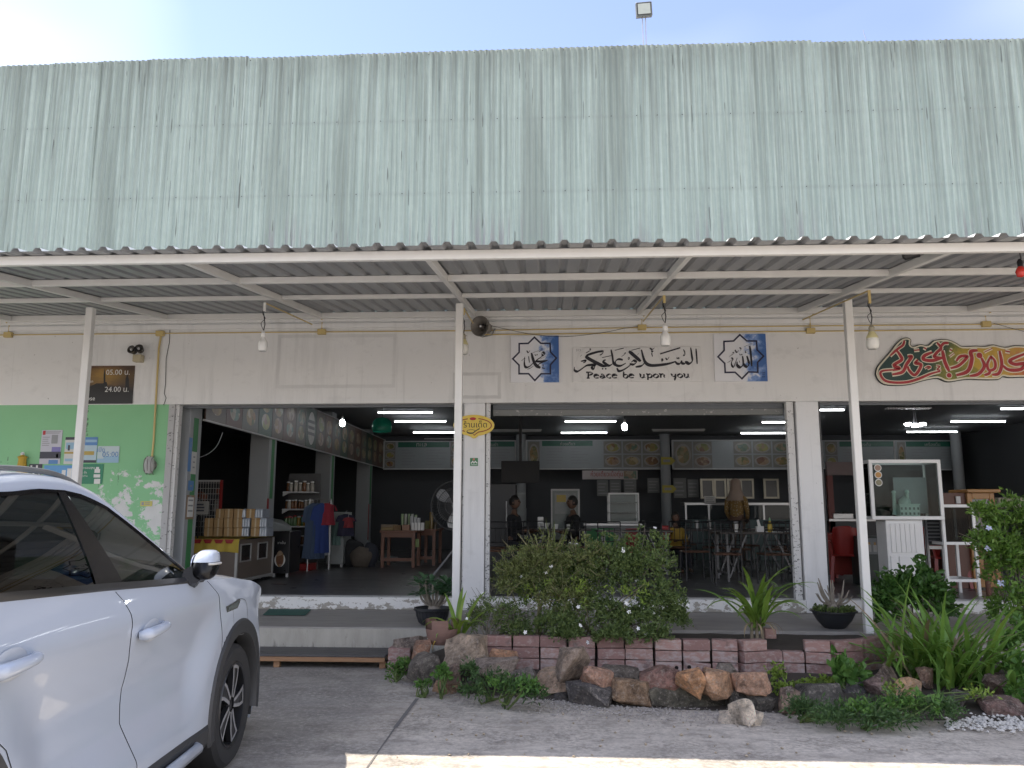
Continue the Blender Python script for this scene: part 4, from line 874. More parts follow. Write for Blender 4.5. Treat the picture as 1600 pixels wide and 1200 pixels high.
for sg in (1, -1):
    gstrip(-1.58, -.61, 'front_window', M_GL1, sg); gstrip(-2.72, -1.60, 'rear_window', M_GL2, sg); gstrip(-3.33, -2.76, 'quarter_window', M_GL2, sg)
    for (sb0, sb1, st0, st1) in ((-1.70, -1.45, -1.665, -1.605), (-2.80, -2.70, -2.80, -2.70)):   # black pillars
        v = []
        for j in range(7):
            t = j/6
            for sb, st in ((sb0, st0), (sb1, st1)):
                s = sb+(st-sb)*t; zb = interp(s, ZB)+.008; z = zb+(interp(s, DT)-zb)*t; v.append((sg*(gx(s, z)+.005), s, z))
        MB().add(v, [(2*j, 2*j+1, 2*j+3, 2*j+2) for j in range(6)]).build('pillar_trim', M_GLOSSB, CAR, smooth=True)
    # front quarter triangle, belt strip and dark surround above the glass
    tri = [(s, interp(s, ZB)+.01) for s in (-.74, -.66, -.58)]+[(-.66, 1.17), (-.74, 1.215)]
    MB().add([(sg*(gx(s, z)+.006), s, z) for s, z in tri], [(0, 1, 2, 3, 4)]).build('mirror_sail', M_GLOSSB, CAR)
    v = []
    for i in range(41):
        s = -3.3+i*(2.76)/40; zb = interp(s, ZB)
        v += [(sg*(HW-ins(s, zb)+.002), s, zb-.012), (sg*(HW-ins(s, zb)+.010), s, zb), (sg*(gx(s, zb)+.008), s, zb+.022)]
    MB().add(v, [(3*i+k, 3*i+k+1, 3*i+k+4, 3*i+k+3) for i in range(40) for k in range(2)]).build('belt_strip', mat('dark_chrome_strip', (.05, .05, .05), .35, .5), CAR, smooth=True)
    v = []
    for i in range(41):
        s = -3.3+i*2.70/40; z = interp(s, DT); v += [(sg*(gx(s, z)+.006), s, z-.016), (sg*(gx(s, z)+.006), s, z+.006)]
    MB().add(v, [(2*i, 2*i+1, 2*i+3, 2*i+2) for i in range(40)]).build('window_surround', M_GLOSSB, CAR)
# roof, cant rails, windscreen, tailgate glass: a loft across the car at stations along the roof line
ST_ = [-3.72, -3.5, -3.35]+[-3.3+i*.09 for i in range(30)]+[-.60]
def sect(s):
    z = interp(s, DT) if s > -3.35 else interp(s, [(-3.85, 1.20), (-3.35, 1.42)])
    x0 = gx(s, z)
    off = interp(s, [(-3.3, .055), (-1.6, .06), (-1.2, .055), (-.6, .045)])
    f = interp(s, [(-3.3, .045), (-2.0, .062), (-1.6, .06), (-1.2, .05), (-.6, .028)])
    return [(x0, s, z), (x0-.012, s+.004, z+f*.55), (x0-.04, s+.02*(s > -1.6), z+f), (x0-.04-off, s+interp(s, [(-1.7, 0), (-1.2, .09), (-.6, .12)]), z+f+.012)]
rail_v = {1: [], -1: []}
for s in ST_:
    for sg in (1, -1): rail_v[sg] += [(sg*x, y, z) for x, y, z in sect(s)]
for sg in (1, -1):
    MB().add(rail_v[sg], [(i*4+k, i*4+k+1, (i+1)*4+k+1, (i+1)*4+k) for i in range(len(ST_)-1) for k in range(3)]).build('cant_rail', M_PAINT, CAR, smooth=True, ang=60)
def across(s):
    x, y, z = sect(s)[3]; n = 12; cr = interp(s, [(-3.7, .03), (-2.5, .035), (-1.6, .035), (-1.1, .05), (-.6, .06)]); bow = interp(s, [(-3.7, -.12), (-2.6, 0), (-1.7, 0), (-1.2, .12), (-.6, .42)])
    return [(x*(1-2*i/n), y+bow*(1-(1-2*i/n)**2), z+cr*(1-(1-2*i/n)**2)) for i in range(n+1)]
for nm, a, b, m in (('tailgate_glass', -4, -3.2, M_GL2), ('roof', -3.4, -1.35, M_PAINT), ('windscreen', -1.5, -.5, glass('windscreen_glass', (.62, .70, .66), .01, .4, 1.5))):
    ss = [s for s in ST_ if a <= s <= b]; v = sum((across(s) for s in ss), [])
    MB().add(v, [(i*13+k, i*13+k+1, (i+1)*13+k+1, (i+1)*13+k) for i in range(len(ss)-1) for k in range(12)]).build(nm, m, CAR, smooth=True)
for sg in (1, -1):                                   # roof rails
    pts = [(sg*(gx(s, interp(s, DT))-.075), s, interp(s, DT)+h) for s, h in ((-3.1, .03), (-2.95, .075), (-2.2, .088), (-1.75, .085), (-1.45, .075), (-1.2, .045))]
    MB().tube(spline(pts, 5), .012, 8).build('roof_rail', mat('grey_roof_rail', (.26, .27, .27), .35, .6), CAR, smooth=True)
# bonnet, nose, rear end and underside
def hood(s):
    zb = interp(s, ZB); x = HW-ins(s, zb); n = 12; cr = interp(s, [(-.6, .0), (0, .05), (.7, .06), (1, .02)])
    return [(x*(1-2*i/n), s+.10*(1-(1-2*i/n)**2)*(1 if s > .5 else .8), zb+cr*(1-(1-2*i/n)**4)) for i in range(n+1)]
ss = [-.60, -.4, -.2, 0, .2, .4, .55, .7, .8, .9, .97]; v = sum((hood(s) for s in ss), [])
MB().add(v, [(i*13+k, i*13+k+1, (i+1)*13+k+1, (i+1)*13+k) for i in range(len(ss)-1) for k in range(12)]).build('bonnet', M_PAINT, CAR, smooth=True)
h = hood(.97); v = list(h)
for dz, dy, sc_ in ((-.10, .05, 1.01), (-.30, .08, 1.03), (-.48, .05, 1.05), (-.62, -.05, 1.03)): v += [(x*sc_, y+dy, z+dz) for x, y, z in h]
MB().add(v, [(i*13+k, i*13+k+1, (i+1)*13+k+1, (i+1)*13+k) for i in range(4) for k in range(12)]).build('front_bumper', M_PAINT, CAR, smooth=True)
for sg in (1, -1):
    MB().add([(sg*(HW-.36+dx), 1.0+dy, z) for dx, dy, z in ((.12, -.10, .80), (.05, -.02, .78), (-.2, .08, .76), (-.2, .08, .71), (.05, -.02, .70), (.13, -.10, .70))], [(0, 1, 2, 3, 4, 5)]).build('headlight', mat('headlight_lens', (.5, .52, .55), .08), CAR)
    # fascia side pieces behind the wheel liner
    v = [(sg*(HW-ins(s, z)), s, z) for s in (.58, .72, .86, .97) for z in (.22, .40, .60, .80)]
    MB().add(v, [(a*4+k, a*4+k+1, (a+1)*4+k+1, (a+1)*4+k) for a in range(3) for k in range(3)]).build('bumper_corner', M_PAINT, CAR, smooth=True)
xr = HW-ins(-3.85, 1.0)
MB().bx(-xr, xr, -3.93, -3.86, .35, 1.18).build('tailgate', M_PAINT, CAR, bevel=.03, seg=3)
MB().bx(-HW+.15, HW-.15, -3.85, .75, .20, .30).build('underbody', M_CLAD, CAR)
# lower cabin: seats, dashboard, steering wheel
for sx, sy in ((.38, -1.35), (-.38, -1.35), (.40, -2.25), (-.40, -2.25)):
    MB().bx(sx-.25, sx+.25, sy-.12, sy+.02, .55, 1.20, Matrix.Translation((0, sy, .55)) @ Matrix.Rotation(R(-14 if True else 0), 4, 'X').inverted() @ Matrix.Translation((0, -sy, -.55))).build('seat_back', M_CABIN, CAR, bevel=.06, seg=3)
    MB().bx(sx-.13, sx+.13, sy-.30, sy-.20, 1.22, 1.40).build('headrest', M_CABIN, CAR, bevel=.04, seg=3)
MB().bx(-.85, .85, -.65, -.1, .75, 1.08).build('dashboard', M_CABIN, CAR, bevel=.06, seg=3)
MB().bx(-.86, .86, -2.9, -.2, .50, .56).build('cabin_floor', M_CABIN, CAR)
g = MB(); g.tube([(.38+.18*math.cos(a), -.72-.05*math.sin(a), 1.02+.17*math.sin(a)) for a in [2*math.pi*i/20 for i in range(21)]], .016, 8); g.build('steering_wheel', M_GLOSSB, CAR, smooth=True)
# wheels
def wheel(c, sg):
    t = MB(); prof = [(.245, -.105), (.285, -.118), (.325, -.115), (.350, -.092), (.360, -.05), (.360, .05), (.350, .092), (.325, .115), (.285, .118), (.245, .105)]
    Mx = Matrix.Rotation(R(90)*sg, 4, 'Y'); cc = (sg*(HW-.125), c, .36)
    w_ = t.lathe(prof, 48, cc, Mx, cap=False).build('wheel', M_TYRE, CAR, smooth=True, ang=30); w_.name = 'wheel'
    MB().lathe([(.247, -.10), (.247, .104), (.240, .112), (.228, .106), (.222, .04), (.215, -.09)], 40, cc, Mx, cap=False).build('rim', M_RIMD, w_, smooth=True, ang=30)
    MB().lathe([(.001, .035), (.14, .03), (.215, -.02)], 30, cc, Mx).build('brake_disc', mat('brake_steel', (.12, .12, .12), .4, .7), w_, smooth=True)
    MB().lathe([(.05, .05), (.052, .085), (.035, .095), (.001, .097)], 20, cc, Mx).build('hub_cap', M_RIMD, w_, smooth=True)
    for k in range(5):
        a = 2*math.pi*k/5+.3; d = MB(); e = MB()
        def q(r_, an, y): return Mx @ Vector((r_*math.cos(an), r_*math.sin(an), y))+Vector(cc)
        for a0, a1 in ((-.30, -.42), (.30, .42)):
            pts = [q(.035, a+a0*.8, .085), q(.235, a+a1*.62, .100)]
        n_ = 4; L_ = [(.045, -.55, .55), (.10, -.34, .34), (.16, -.27, .30), (.236, -.16, .34)]
        v = [q(r_, a+s_, y) for r_, u, w2 in L_ for s_, y in ((u, .07), (u, .098), (w2, .098), (w2, .07))]
        d.add(v, [(4*i+j, 4*i+(j+1) % 4, 4*i+4+(j+1) % 4, 4*i+4+j) for i in range(3) for j in range(4)]+[(12, 13, 14, 15)])
        d.build('spoke', M_RIMD, w_)
        for sgn in (0, 1):
            ln = [(r_, (u, w2)[sgn]) for r_, u, w2 in L_]
            v = []
            for r_, an in ln: v += [q(r_, a+an, .1005), q(r_, a+an+(.020 if sgn == 0 else -.020)/r_, .1005)]
            e.add(v, [(2*i, 2*i+1, 2*i+3, 2*i+2) for i in range(3)])
        v = [q(.214, a-.16, .1008), q(.238, a-.17, .1008), q(.238, a+.35, .1008), q(.214, a+.34, .1008)]; e.add(v, [(0, 1, 2, 3)])
        e.build('spoke_edge', M_ALU, w_)
for c, _ in WC:
    for sg in (1, -1): wheel(c, sg)
# door handles, mirror, charge flap, badge
for s, z, dn in ((-1.25, .975, 'front_door'), (-2.36, 1.015, 'rear_door')):
    for sg in (1, -1):
        P_ = (PR if sg > 0 else PLf)[dn]; x = HW-ins(s, z)
        MB().lathe([(.001, .008), (.05, .0075), (.075, .006), (.085, .001)], 24, (sg*x, s+.005, z), Matrix.Diagonal((1, 1.15, .62, 1)) @ Matrix.Rotation(R(90)*sg, 4, 'Y')).build('handle_cup', mat('shadowed_cup_paint', (.45, .47, .50), .3, coat=.5), P_, smooth=True)
        pts = spline([(sg*(x+.002), s-.125, z-.012), (sg*(x+.030), s-.105, z-.008), (sg*(x+.042), s-.02, z), (sg*(x+.040), s+.07, z+.006), (sg*(x+.022), s+.118, z+.008), (sg*(x+.0), s+.125, z+.008)], 4)
        n_ = len(pts); g = MB().tube(pts, [interp(i/(n_-1), [(0, .020), (.2, .030), (.6, .022), (.9, .017), (1, .012)]) for i in range(n_)], 12)
        o = g.build('handle', M_PAINT, P_, smooth=True, ang=60)
        for vv in o.data.vertices: vv.co.z = z+(vv.co.z-z)*.88
        if dn == 'front_door': MB().lathe([(.011, -.006), (.011, .002), (.001, .003)], 14, (sg*(x+.052), s-.055, z-.008), Matrix.Rotation(R(90)*sg, 4, 'Y')).build('keyhole', M_STEEL, o)
for sg in (1, -1):
    mc = Vector((sg*(HW+.02), -.655, 1.228))
    def shell(z0, z1, ex, name, m, par):
        n, k = 20, 10; v = []
        for j in range(k+1):
            ph = z0+(z1-z0)*j/k
            for i in range(n):
                th = 2*math.pi*i/n; cx, sy = math.cos(th), math.sin(th); sp = lambda u, e: math.copysign(abs(u)**e, u)
                rx, ry, rz = .062, .088, .078
                v.append((mc.x+sg*sp(cx, .7)*rx*abs(math.cos(ph))**.6*ex, mc.y+sp(sy, .8)*ry*abs(math.cos(ph))**.6*ex+.03*math.sin(ph), mc.z+sp(math.sin(ph), .8)*rz*ex))
        return MB().add(v, [(j*n+i, j*n+(i+1) % n, (j+1)*n+(i+1) % n, (j+1)*n+i) for j in range(k) for i in range(n)]+[tuple(range(n))]).build(name, m, par, smooth=True)
    m_ = shell(R(8), R(89), 1.0, 'mirror', M_PAINT, CAR)
    shell(R(-89), R(9), .985, 'mirror_lower_shell', M_GLOSSB, m_)
    MB().lathe([(.001, 0), (.06, 0), (.06, .005)], 28, (mc.x-sg*.060, mc.y, mc.z), Matrix.Diagonal((1, 1.1, .95, 1)) @ Matrix.Rotation(R(90), 4, 'Y')).build('mirror_glass', mat('mirror_silver', (.8, .8, .8), .02, 1), m_, smooth=True)
    MB().tube([(sg*(HW-.10), -.64, 1.13), (sg*(HW-.05), -.68, 1.145), (sg*(HW-.02), -.74, 1.18)], [.036, .045, .05], 10).build('mirror_arm', M_GLOSSB, m_, smooth=True)
    MB().tube(spline([(mc.x+sg*.04, mc.y-.08, mc.z+.008), (mc.x+sg*.062, mc.y-.04, mc.z+.008), (mc.x+sg*.066, mc.y+.03, mc.z+.008)], 4), .007, 6).build('indicator', mat('indicator_lens', (.5, .5, .48), .15), m_)
fl = [(-.115, .96), (-.02, .985), (.12, .965), (.175, .90), (.185, .82), (.12, .765), (0, .775), (-.06, .80)]
pts = spline(fl+[fl[0]], 5); mb = MB()
for (s0, z0), (s1, z1) in zip(pts, pts[1:]):
    d = Vector((s1-s0, z1-z0)).normalized()*.0022; mb.add([on_skin(s0-d.y, z0+d.x, .0012), on_skin(s0+d.y, z0-d.x, .0012), on_skin(s1+d.y, z1-d.x, .0012), on_skin(s1-d.y, z1+d.x, .0012)], [(0, 1, 2, 3)])
mb.build('charge_flap_line', mat('grey_gap', (.12, .12, .125), .5), CAR)
bd = [(-.235, .965), (.005, .985), (.02, .975), (-.03, .935), (-.215, .930)]
mb = MB(); mb.add([on_skin(s, z, .004) for s, z in bd], [tuple(range(5))]); mb.build('fender_badge', mat('satin_chrome', (.45, .46, .46), .25, .9), CAR)
mb = MB(); mb.add([on_skin(s, z, .0052) for s, z in [(-.2, .957), (-.01, .973), (-.04, .944), (-.195, .938)]], [(0, 1, 2, 3)]); mb.build('fender_badge', mat('badge_fill', (.22, .25, .24), .3, .6), CAR)
for dz in (.0,):
    pass
W0 = PZ(358, 1204, 0); ca = R(4)
CAR.rotation_euler = (0, 0, ca); CAR.location = (W0.x-HW*math.cos(ca), W0.y-HW*math.sin(ca), 0)

# ================================================================ garden bed, stones, bricks, plants, porch things
def m_rock():
    m, t, b = base('rough_stone'); p = pos(t)
    at = NN(t, 'ShaderNodeAttribute'); at.attribute_type = 'OBJECT'; at.attribute_name = 'tint'
    n1 = noise_(t, p, 7, 8, .72); n2 = noise_(t, p, 30, 7, .8); n3 = noise_(t, p, 2.6, 3, .5)
    c = mixc(t, rmp(t, n1, [(.3, .45), (.7, 1.35)]), (1, 1, 1), at.outputs['Color'], 'MULTIPLY')
    mlt = t.nodes.new('ShaderNodeMix'); mlt.data_type = 'RGBA'; mlt.blend_type = 'MULTIPLY'; mlt.inputs['Factor'].default_value = 1
    t.links.new(at.outputs['Color'], mlt.inputs['A']); t.links.new(rmp(t, n1, [(.34, (.42, .40, .38)), (.66, (2.2, 2.12, 2.02))]), mlt.inputs['B']); c = mlt.outputs['Result']
    c = mixc(t, mul(t, rmp(t, n3, [(.48, 0), (.66, 1)]), .4), c, (.12, .105, .09)); c = mixc(t, mul(t, rmp(t, noise_(t, p, 11, 7, .75), [(.50, 0), (.62, 1)]), .38), c, (.085, .075, .065))
    c = mixc(t, mul(t, rmp(t, n2, [(.52, 0), (.64, 1)]), .6), c, (.60, .52, .44)); c = mixc(t, mul(t, rmp(t, n2, [(.36, 1), (.47, 0)]), .55), c, (.07, .06, .05))
    t.links.new(c, b.inputs['Base Color']); b.inputs['Roughness'].default_value = .85
    bumpit(t, b, mul(t, mul(t, n2, n1, 'ADD'), noise_(t, p, 60, 4, .7), 'ADD'), 1.0, .025); return m
M_ROCK = m_rock()
def rock_mesh(name, c, d, seed, angular=.6, rz=0, parent=None):
    r = random.Random(seed); bm = bmesh.new()
    for i in range(14):
        v = Vector((r.gauss(0, 1), r.gauss(0, 1), r.gauss(0, 1))).normalized(); e = .62
        v = Vector([math.copysign(abs(q)**e, q) for q in v]); v *= r.uniform(.88, 1.06); bm.verts.new(v)
    g = bmesh.ops.convex_hull(bm, input=bm.verts); bmesh.ops.delete(bm, geom=[v for v in bm.verts if not v.link_faces], context='VERTS')
    mx_ = [max(abs(v.co[k]) for v in bm.verts) for k in range(3)]
    for v in bm.verts: v.co = Vector([v.co[k]/mx_[k] for k in range(3)])
    bmesh.ops.bevel(bm, geom=list(bm.edges), offset=.022, segments=1, affect='EDGES', clamp_overlap=True)
    bmesh.ops.triangulate(bm, faces=bm.faces); bmesh.ops.subdivide_edges(bm, edges=bm.edges, cuts=2, use_grid_fill=True)
    for v in bm.verts:
        n = noise.noise(v.co*2.1+Vector((seed*3.1, 0, 0)))*.08+noise.noise(v.co*5.0+Vector((0, seed*1.7, 0)))*.05+abs(noise.noise(v.co*9+Vector((seed, 2, 0))))*-.05; v.co *= 1+n
    Mz = Matrix.Rotation(rz, 3, 'Z')
    for v in bm.verts: v.co = Mz @ Vector((v.co.x*d[0]/2, v.co.y*d[1]/2, v.co.z*d[2]/2))
    bmesh.ops.recalc_face_normals(bm, faces=bm.faces)
    me = bpy.data.meshes.new(name); bm.to_mesh(me); bm.free(); o = bpy.data.objects.new(name, me); COL.objects.link(o); o.location = c
    me.materials.append(M_ROCK); me.polygons.foreach_set('use_smooth', [True]*len(me.polygons)); me.set_sharp_from_angle(angle=R(16))
    return o
RK = [  # x0,y0,x1,y1, depth or None (=standing on the ground), colour, label
 (696, 995, 767, 1041, 7.35, (.38, .30, .23), 'large flat-topped tan boulder below the terracotta pot'), (637, 1017, 701, 1074, None, (.165, .15, .13), 'big rounded olive-grey boulder at the left end of the bed'),
 (643, 1000, 673, 1031, 7.6, (.42, .23, .15), 'small round orange stone beside the terracotta pot'), (614, 993, 662, 1016, 8.1, (.24, .20, .175), 'grey slab stone lying against the porch step'),
 (678, 1062, 719, 1086, None, (.40, .26, .17), 'small tan stone at the foot of the olive-grey boulder'), (698, 1037, 720, 1068, 7.0, (.30, .20, .16), 'narrow pink stone wedged beside the olive-grey boulder'),
 (735, 1027, 812, 1057, 7.1, (.28, .23, .20), 'long flat lichen-edged slab above the trailing weeds'), (765, 1011, 810, 1034, 7.45, (.46, .26, .16), 'triangular orange stone behind the lichen-edged slab'),
 (834, 1049, 894, 1091, None, (.46, .34, .25), 'pale pink stone right of the trailing weeds'), (867, 1012, 921, 1067, 6.95, (.25, .195, .155), 'upright brown boulder leaning on the brick wall'),
 (907, 1041, 957, 1077, 6.85, (.42, .25, .18), 'rose pink stone next to the upright brown boulder'), (884, 1067, 954, 1106, None, (.105, .10, .10), 'dark grey rounded stone under the rose pink stone'),
 (953, 1053, 1017, 1106, None, (.26, .175, .11), 'squarish rusty brown block in the front row'), (995, 1040, 1063, 1077, 6.85, (.25, .14, .115), 'purple red stone above the long dark kerb stone'),
 (1056, 1047, 1101, 1085, 6.62, (.53, .29, .15), 'squarish bright orange stone on the long dark kerb stone'), (1095, 1047, 1146, 1085, 6.66, (.46, .28, .17), 'peach pointed stone right of the bright orange stone'),
 (1014, 1072, 1143, 1110, None, (.11, .105, .08), 'long dark kerb stone in the front row'), (1145, 1051, 1203, 1080, 6.68, (.46, .28, .19), 'flat salmon pink stone left of the green weeds'),
 (1141, 1074, 1206, 1113, None, (.10, .095, .085), 'dark stone under the flat salmon pink stone'), (1112, 1038, 1150, 1070, 7.0, (.22, .19, .16), 'grey wedge stone behind the peach stone'),
 (1215, 1076, 1252, 1123, None, (.30, .21, .16), 'upright tan stone among the right-hand weeds'), (1252, 1075, 1324, 1119, None, (.095, .09, .08), 'big dark brown boulder among the right-hand weeds'),
 (1352, 1056, 1387, 1102, None, (.18, .125, .115), 'dark red-brown stone behind the right-hand weeds'), (1402, 1063, 1451, 1087, 6.95, (.54, .35, .21), 'bright sandy orange stone by the big strap-leaf clump'),
 (1478, 1077, 1521, 1116, None, (.13, .12, .115), 'slate grey stone under the big strap-leaf clump'), (1534, 1089, 1597, 1123, None, (.17, .105, .095), 'smooth maroon stone by the white pebbles'),
 (1371, 1032, 1402, 1070, 7.3, (.30, .23, .18), 'tan stone at the end of the brick wall'), (1438, 1044, 1467, 1072, 7.15, (.22, .14, .10), 'small brown stone below the strap leaves'),
 (724, 1058, 757, 1084, None, (.15, .12, .11), 'small dark stone half hidden by the trailing weeds'), (866, 1084, 892, 1099, None, (.09, .085, .085), 'small dark stone between the pale pink and dark grey stones'),
 (936, 1042, 1001, 1062, 7.3, (.14, .12, .10), 'low dark stone at the foot of the brick wall'), (1545, 1058, 1604, 1098, 7.0, (.15, .10, .085), 'dark brown stone shape standing for the shadow at the right edge under the creeper'),  # last entry: stone shape added for the dark brown shadow under the creeper
 (1320, 1064, 1352, 1098, None, (.09, .09, .10), 'bluish dark stone behind the big dark brown boulder'), (784, 1040, 838, 1064, 7.15, (.17, .15, .14), 'low grey stone behind the trailing weeds')]
for i, (x0, y0, x1, y1, Y, col, lab) in enumerate(RK):
    if Y is None: Y = PZ((x0+x1)/2, y1, 0).y+.10
    a = PY(x0, y1, Y); b = PY(x1, y0, Y); w_, h_ = b.x-a.x, b.z-a.z; zl = max(a.z-.03, -.03)
    o = rock_mesh('stone', ((a.x+b.x)/2, Y+.04, (zl+b.z)/2), (w_*1.10, min(w_, h_*1.6)*.9+.06, (b.z-zl)*1.08), 40+i)
    o['tint'] = [*col, 1.0]; tag(o, lab, 'stone', 'stones edging the garden bed')
o = rock_mesh('stone', PZ(1163, 1122, .03), (.38, .22, .10), 99); o['tint'] = [.60, .53, .44, 1.]; tag(o, 'cream limestone slab lying on the pavement edge', 'stone')
o = rock_mesh('stone', PZ(1158, 1113, .09), (.20, .14, .20), 97); o['tint'] = [.60, .53, .44, 1.]; tag(o, 'cream limestone wedge standing on the cream slab', 'stone')

# bricks: stack-bonded low wall
def m_brick():
    m, t, b = base('weathered_brick'); p = pos(t); oi = t.nodes.new('ShaderNodeObjectInfo')
    n1 = noise_(t, p, 7, 6, .65); n2 = noise_(t, pos(t, (1, 1, 2)), 16, 6, .7); rz_ = noise_(t, p, 45, 4, .6)
    c = mixc(t, oi.outputs['Random'], (.26, .145, .125), (.42, .25, .21)); c = mixc(t, mul(t, n1, .6), c, (.17, .115, .105))
    z = sepz(t, p); ef = mul(t, n2, mr(t, z, .0, .38, .07, -.05), 'ADD'); ef = mul(t, ef, mr(t, oi.outputs['Random'], 0, 1, -.05, .05), 'ADD')
    c = mixc(t, mul(t, rmp(t, ef, [(.46, 0), (.62, 1)]), .55), c, (.46, .42, .395)); c = mixc(t, mul(t, rmp(t, n1, [(.58, 0), (.70, 1)]), .65), c, (.06, .052, .05))
    t.links.new(c, b.inputs['Base Color']); b.inputs['Roughness'].default_value = .85; bumpit(t, b, mul(t, rz_, n2, 'ADD'), .5, .006); return m
M_BRICK = m_brick()
BW = thing('brick_wall', 'low stack-bonded wall of weathered red bricks holding the garden bed', 'wall', PZ(1080, 1050, 0))
YBK = 7.72
cols = [(759, 800), (801, 843), (844, 886), (888, 930), (933, 976), (977, 1021), (1023, 1065), (1067, 1110), (1114, 1155), (1159, 1196), (1198, 1223), (1224, 1258), (1259, 1300), (1302, 1345), (1347, 1386), (1387, 1414)]
def ybk(px): return interp(px, [(755, 7.70), (1110, 7.66), (1130, 7.70), (1160, 7.60), (1200, 7.70), (1260, 7.66), (1300, 7.62), (1345, 7.74), (1386, 8.0), (1414, 8.35)])
brk = []
for ci, (x0, x1) in enumerate(cols):
    y0, y1 = ybk(x0), ybk(x1); ym = (y0+y1)/2; pa, pb = PY(x0, 1010, y0), PY(x1, 1010, y1); a = math.atan2(pb.y-pa.y, pb.x-pa.x); L = math.hypot(pb.x-pa.x, pb.y-pa.y)-.006
    rows = 4 if not 10 <= ci <= 11 else 3
    for r in range(rows):
        holes = ci in (6, 7) and r == 1
        h = .093; z = .005+r*.0985+h/2; j = rng.uniform(-.012, .012); tl = rng.uniform(-.02, .02)+(.08 if ci == 7 and r < 2 else 0)
        c = Vector(((pa.x+pb.x)/2+rng.uniform(-.003, .003), (pa.y+pb.y)/2+.055+j, z+(-.012 if ci > 5 else 0)))
        mb = MB().bx(-L/2, L/2, -.055, .055, -h/2, h/2)
        o = mb.build('brick', M_BRICK, BW, bevel=.006, seg=2)
        o.location = c-BW.location; o.rotation_euler = (0, tl, a+rng.uniform(-.03, .03))
        for v in o.data.vertices: v.co += wloc(BW)
        if holes:
            for k in (-1, 0, 1):
                q = MB().lathe([(.030, 0), (.030, .006), (.019, .006), (.017, -.0)], 16, (0, 0, 0)).build('hole_ring', M_BRICK, None, local=True)
                q.parent = o; q.location = (k*L*.30, -.0555, 0); q.rotation_euler = (R(90), 0, 0)
                if k == 0: q.scale = (.7, .7, 1)
                d_ = MB().lathe([(.001, 0), (.020, 0)], 14).build('hole', mat('brick_hole', (.02, .015, .013), .9), None, local=True); d_.parent = o; d_.location = (k*L*.30, -.0578, 0); d_.rotation_euler = (R(90), 0, 0)
for x0, y0, x1, y1, Y, lab in ((606, 1013, 641, 1032, 8.0, 'topmost of two pinkish bricks at the left end of the bed'), (605, 1033, 634, 1049, 7.95, 'lower of two pinkish bricks at the left end of the bed')):
    a = PY(x0, y1, Y); b = PY(x1, y0, Y); tag(MB().bx(a.x, b.x, Y, Y+.14, max(a.z, .002), b.z).build('loose_brick', M_BRICK, bevel=.008, seg=2), lab, 'brick')
# extra loose bricks on top
for x0, y0, x1, y1, Y, lab in ((1196, 983, 1213, 998, 8.05, 'dark brick lying behind the lily'),):
    a = PY(x0, y1, Y); b = PY(x1, y0, Y); tag(MB().bx(a.x, b.x, Y, Y+.11, a.z, b.z).build('loose_brick', M_BRICK, bevel=.006, seg=2), lab, 'brick')
M_SOIL = mat('dark_soil', (.055, .045, .036), .95, var=.5, scale=9, bump=.8, bscale=30)
x0, x1 = PY(762, 1000, 7.8).x, PY(1380, 1000, 8.0).x
sv = []; nx = 40
for i in range(nx+1):
    x = -1.5+(x1+1.9)*i/nx
    for j in range(9):
        t = j/8; yb = interp(x, [(-1.5, 8.0), (-.8, 7.6), (-.4, 7.72), (2.7, 7.75), (3.4, 8.2)]); y = yb+(8.715-yb)*t; sv.append((x, y, interp(x, [(-1.5, .0), (-1.0, .16), (-.5, .29), (3.1, .29), (3.6, .12)])*min(1, t*5+.3)+.015*noise.noise(Vector((x*4, y*4, 0)))))
sg_ = MB().add(sv, [(i*9+j, i*9+j+1, (i+1)*9+j+1, (i+1)*9+j) for i in range(nx) for j in range(8)]).build('soil', M_SOIL, smooth=True); struct(sg_)
# soil under the stones
sv = []
for i in range(61):
    x = -1.75+i*.1
    for j in range(10):
        t = j/9; yf = interp(x, [(-1.75, 8.3), (-1.45, 8.0), (-1.2, 7.5), (-.8, 7.15), (0, 6.92), (.6, 6.72), (1.8, 6.6), (2.6, 6.46), (4.2, 6.4)]); y = yf+(8.6-yf)*t; sv.append((x, y, .006+.10*min(1, t*2.2)*min(1, (i+.1)/8)+.02*noise.noise(Vector((x*5, y*5, 3)))*min(1, t*4)))
struct(MB().add(sv, [(i*10+j, i*10+j+1, (i+1)*10+j+1, (i+1)*10+j) for i in range(60) for j in range(9)]).build('garden_soil', M_SOIL, smooth=True))
# gravel strip and white pebbles
def pebbles(name, label, n, fn, s0, s1, m, seed):
    r = random.Random(seed); mb = MB()
    for _ in range(n):
        p = fn(r); s = r.uniform(s0, s1); v = []
        base_ = [(0, 0, 1), (0, 0, -1)]+[(math.cos(a), math.sin(a), 0) for a in [i*math.pi/2.5+r.random() for i in range(5)]]
        sx, sy, sz = s*r.uniform(.8, 1.3), s*r.uniform(.8, 1.2), s*r.uniform(.5, .8); an = r.random()*6
        for q in base_:
            x, y = q[0]*sx, q[1]*sy; v.append((p[0]+x*math.cos(an)-y*math.sin(an), p[1]+x*math.sin(an)+y*math.cos(an), p[2]+q[2]*sz+sz*.4))
        mb.add(v, [(0, 2+i, 2+(i+1) % 5) for i in range(5)]+[(1, 2+(i+1) % 5, 2+i) for i in range(5)])
    o = mb.build(name, m, smooth=False); tag(o, label, 'pebbles', kind='stuff'); return o
def gfn(r):
    px = r.triangular(600, 1260, 860); k = min(1, (px-600)/150); py = interp(px, [(600, 1062), (700, 1088), (860, 1100), (1000, 1110), (1180, 1120)])+r.gauss(0, 9)*k-2; return PZ(px, py, .006)
pebbles('gravel', 'pale gravel scattered along the front of the stones', 3200, gfn, .003, .010, mat('pale_gravel', (.36, .33, .30), .9, var=.4, scale=60), 5)
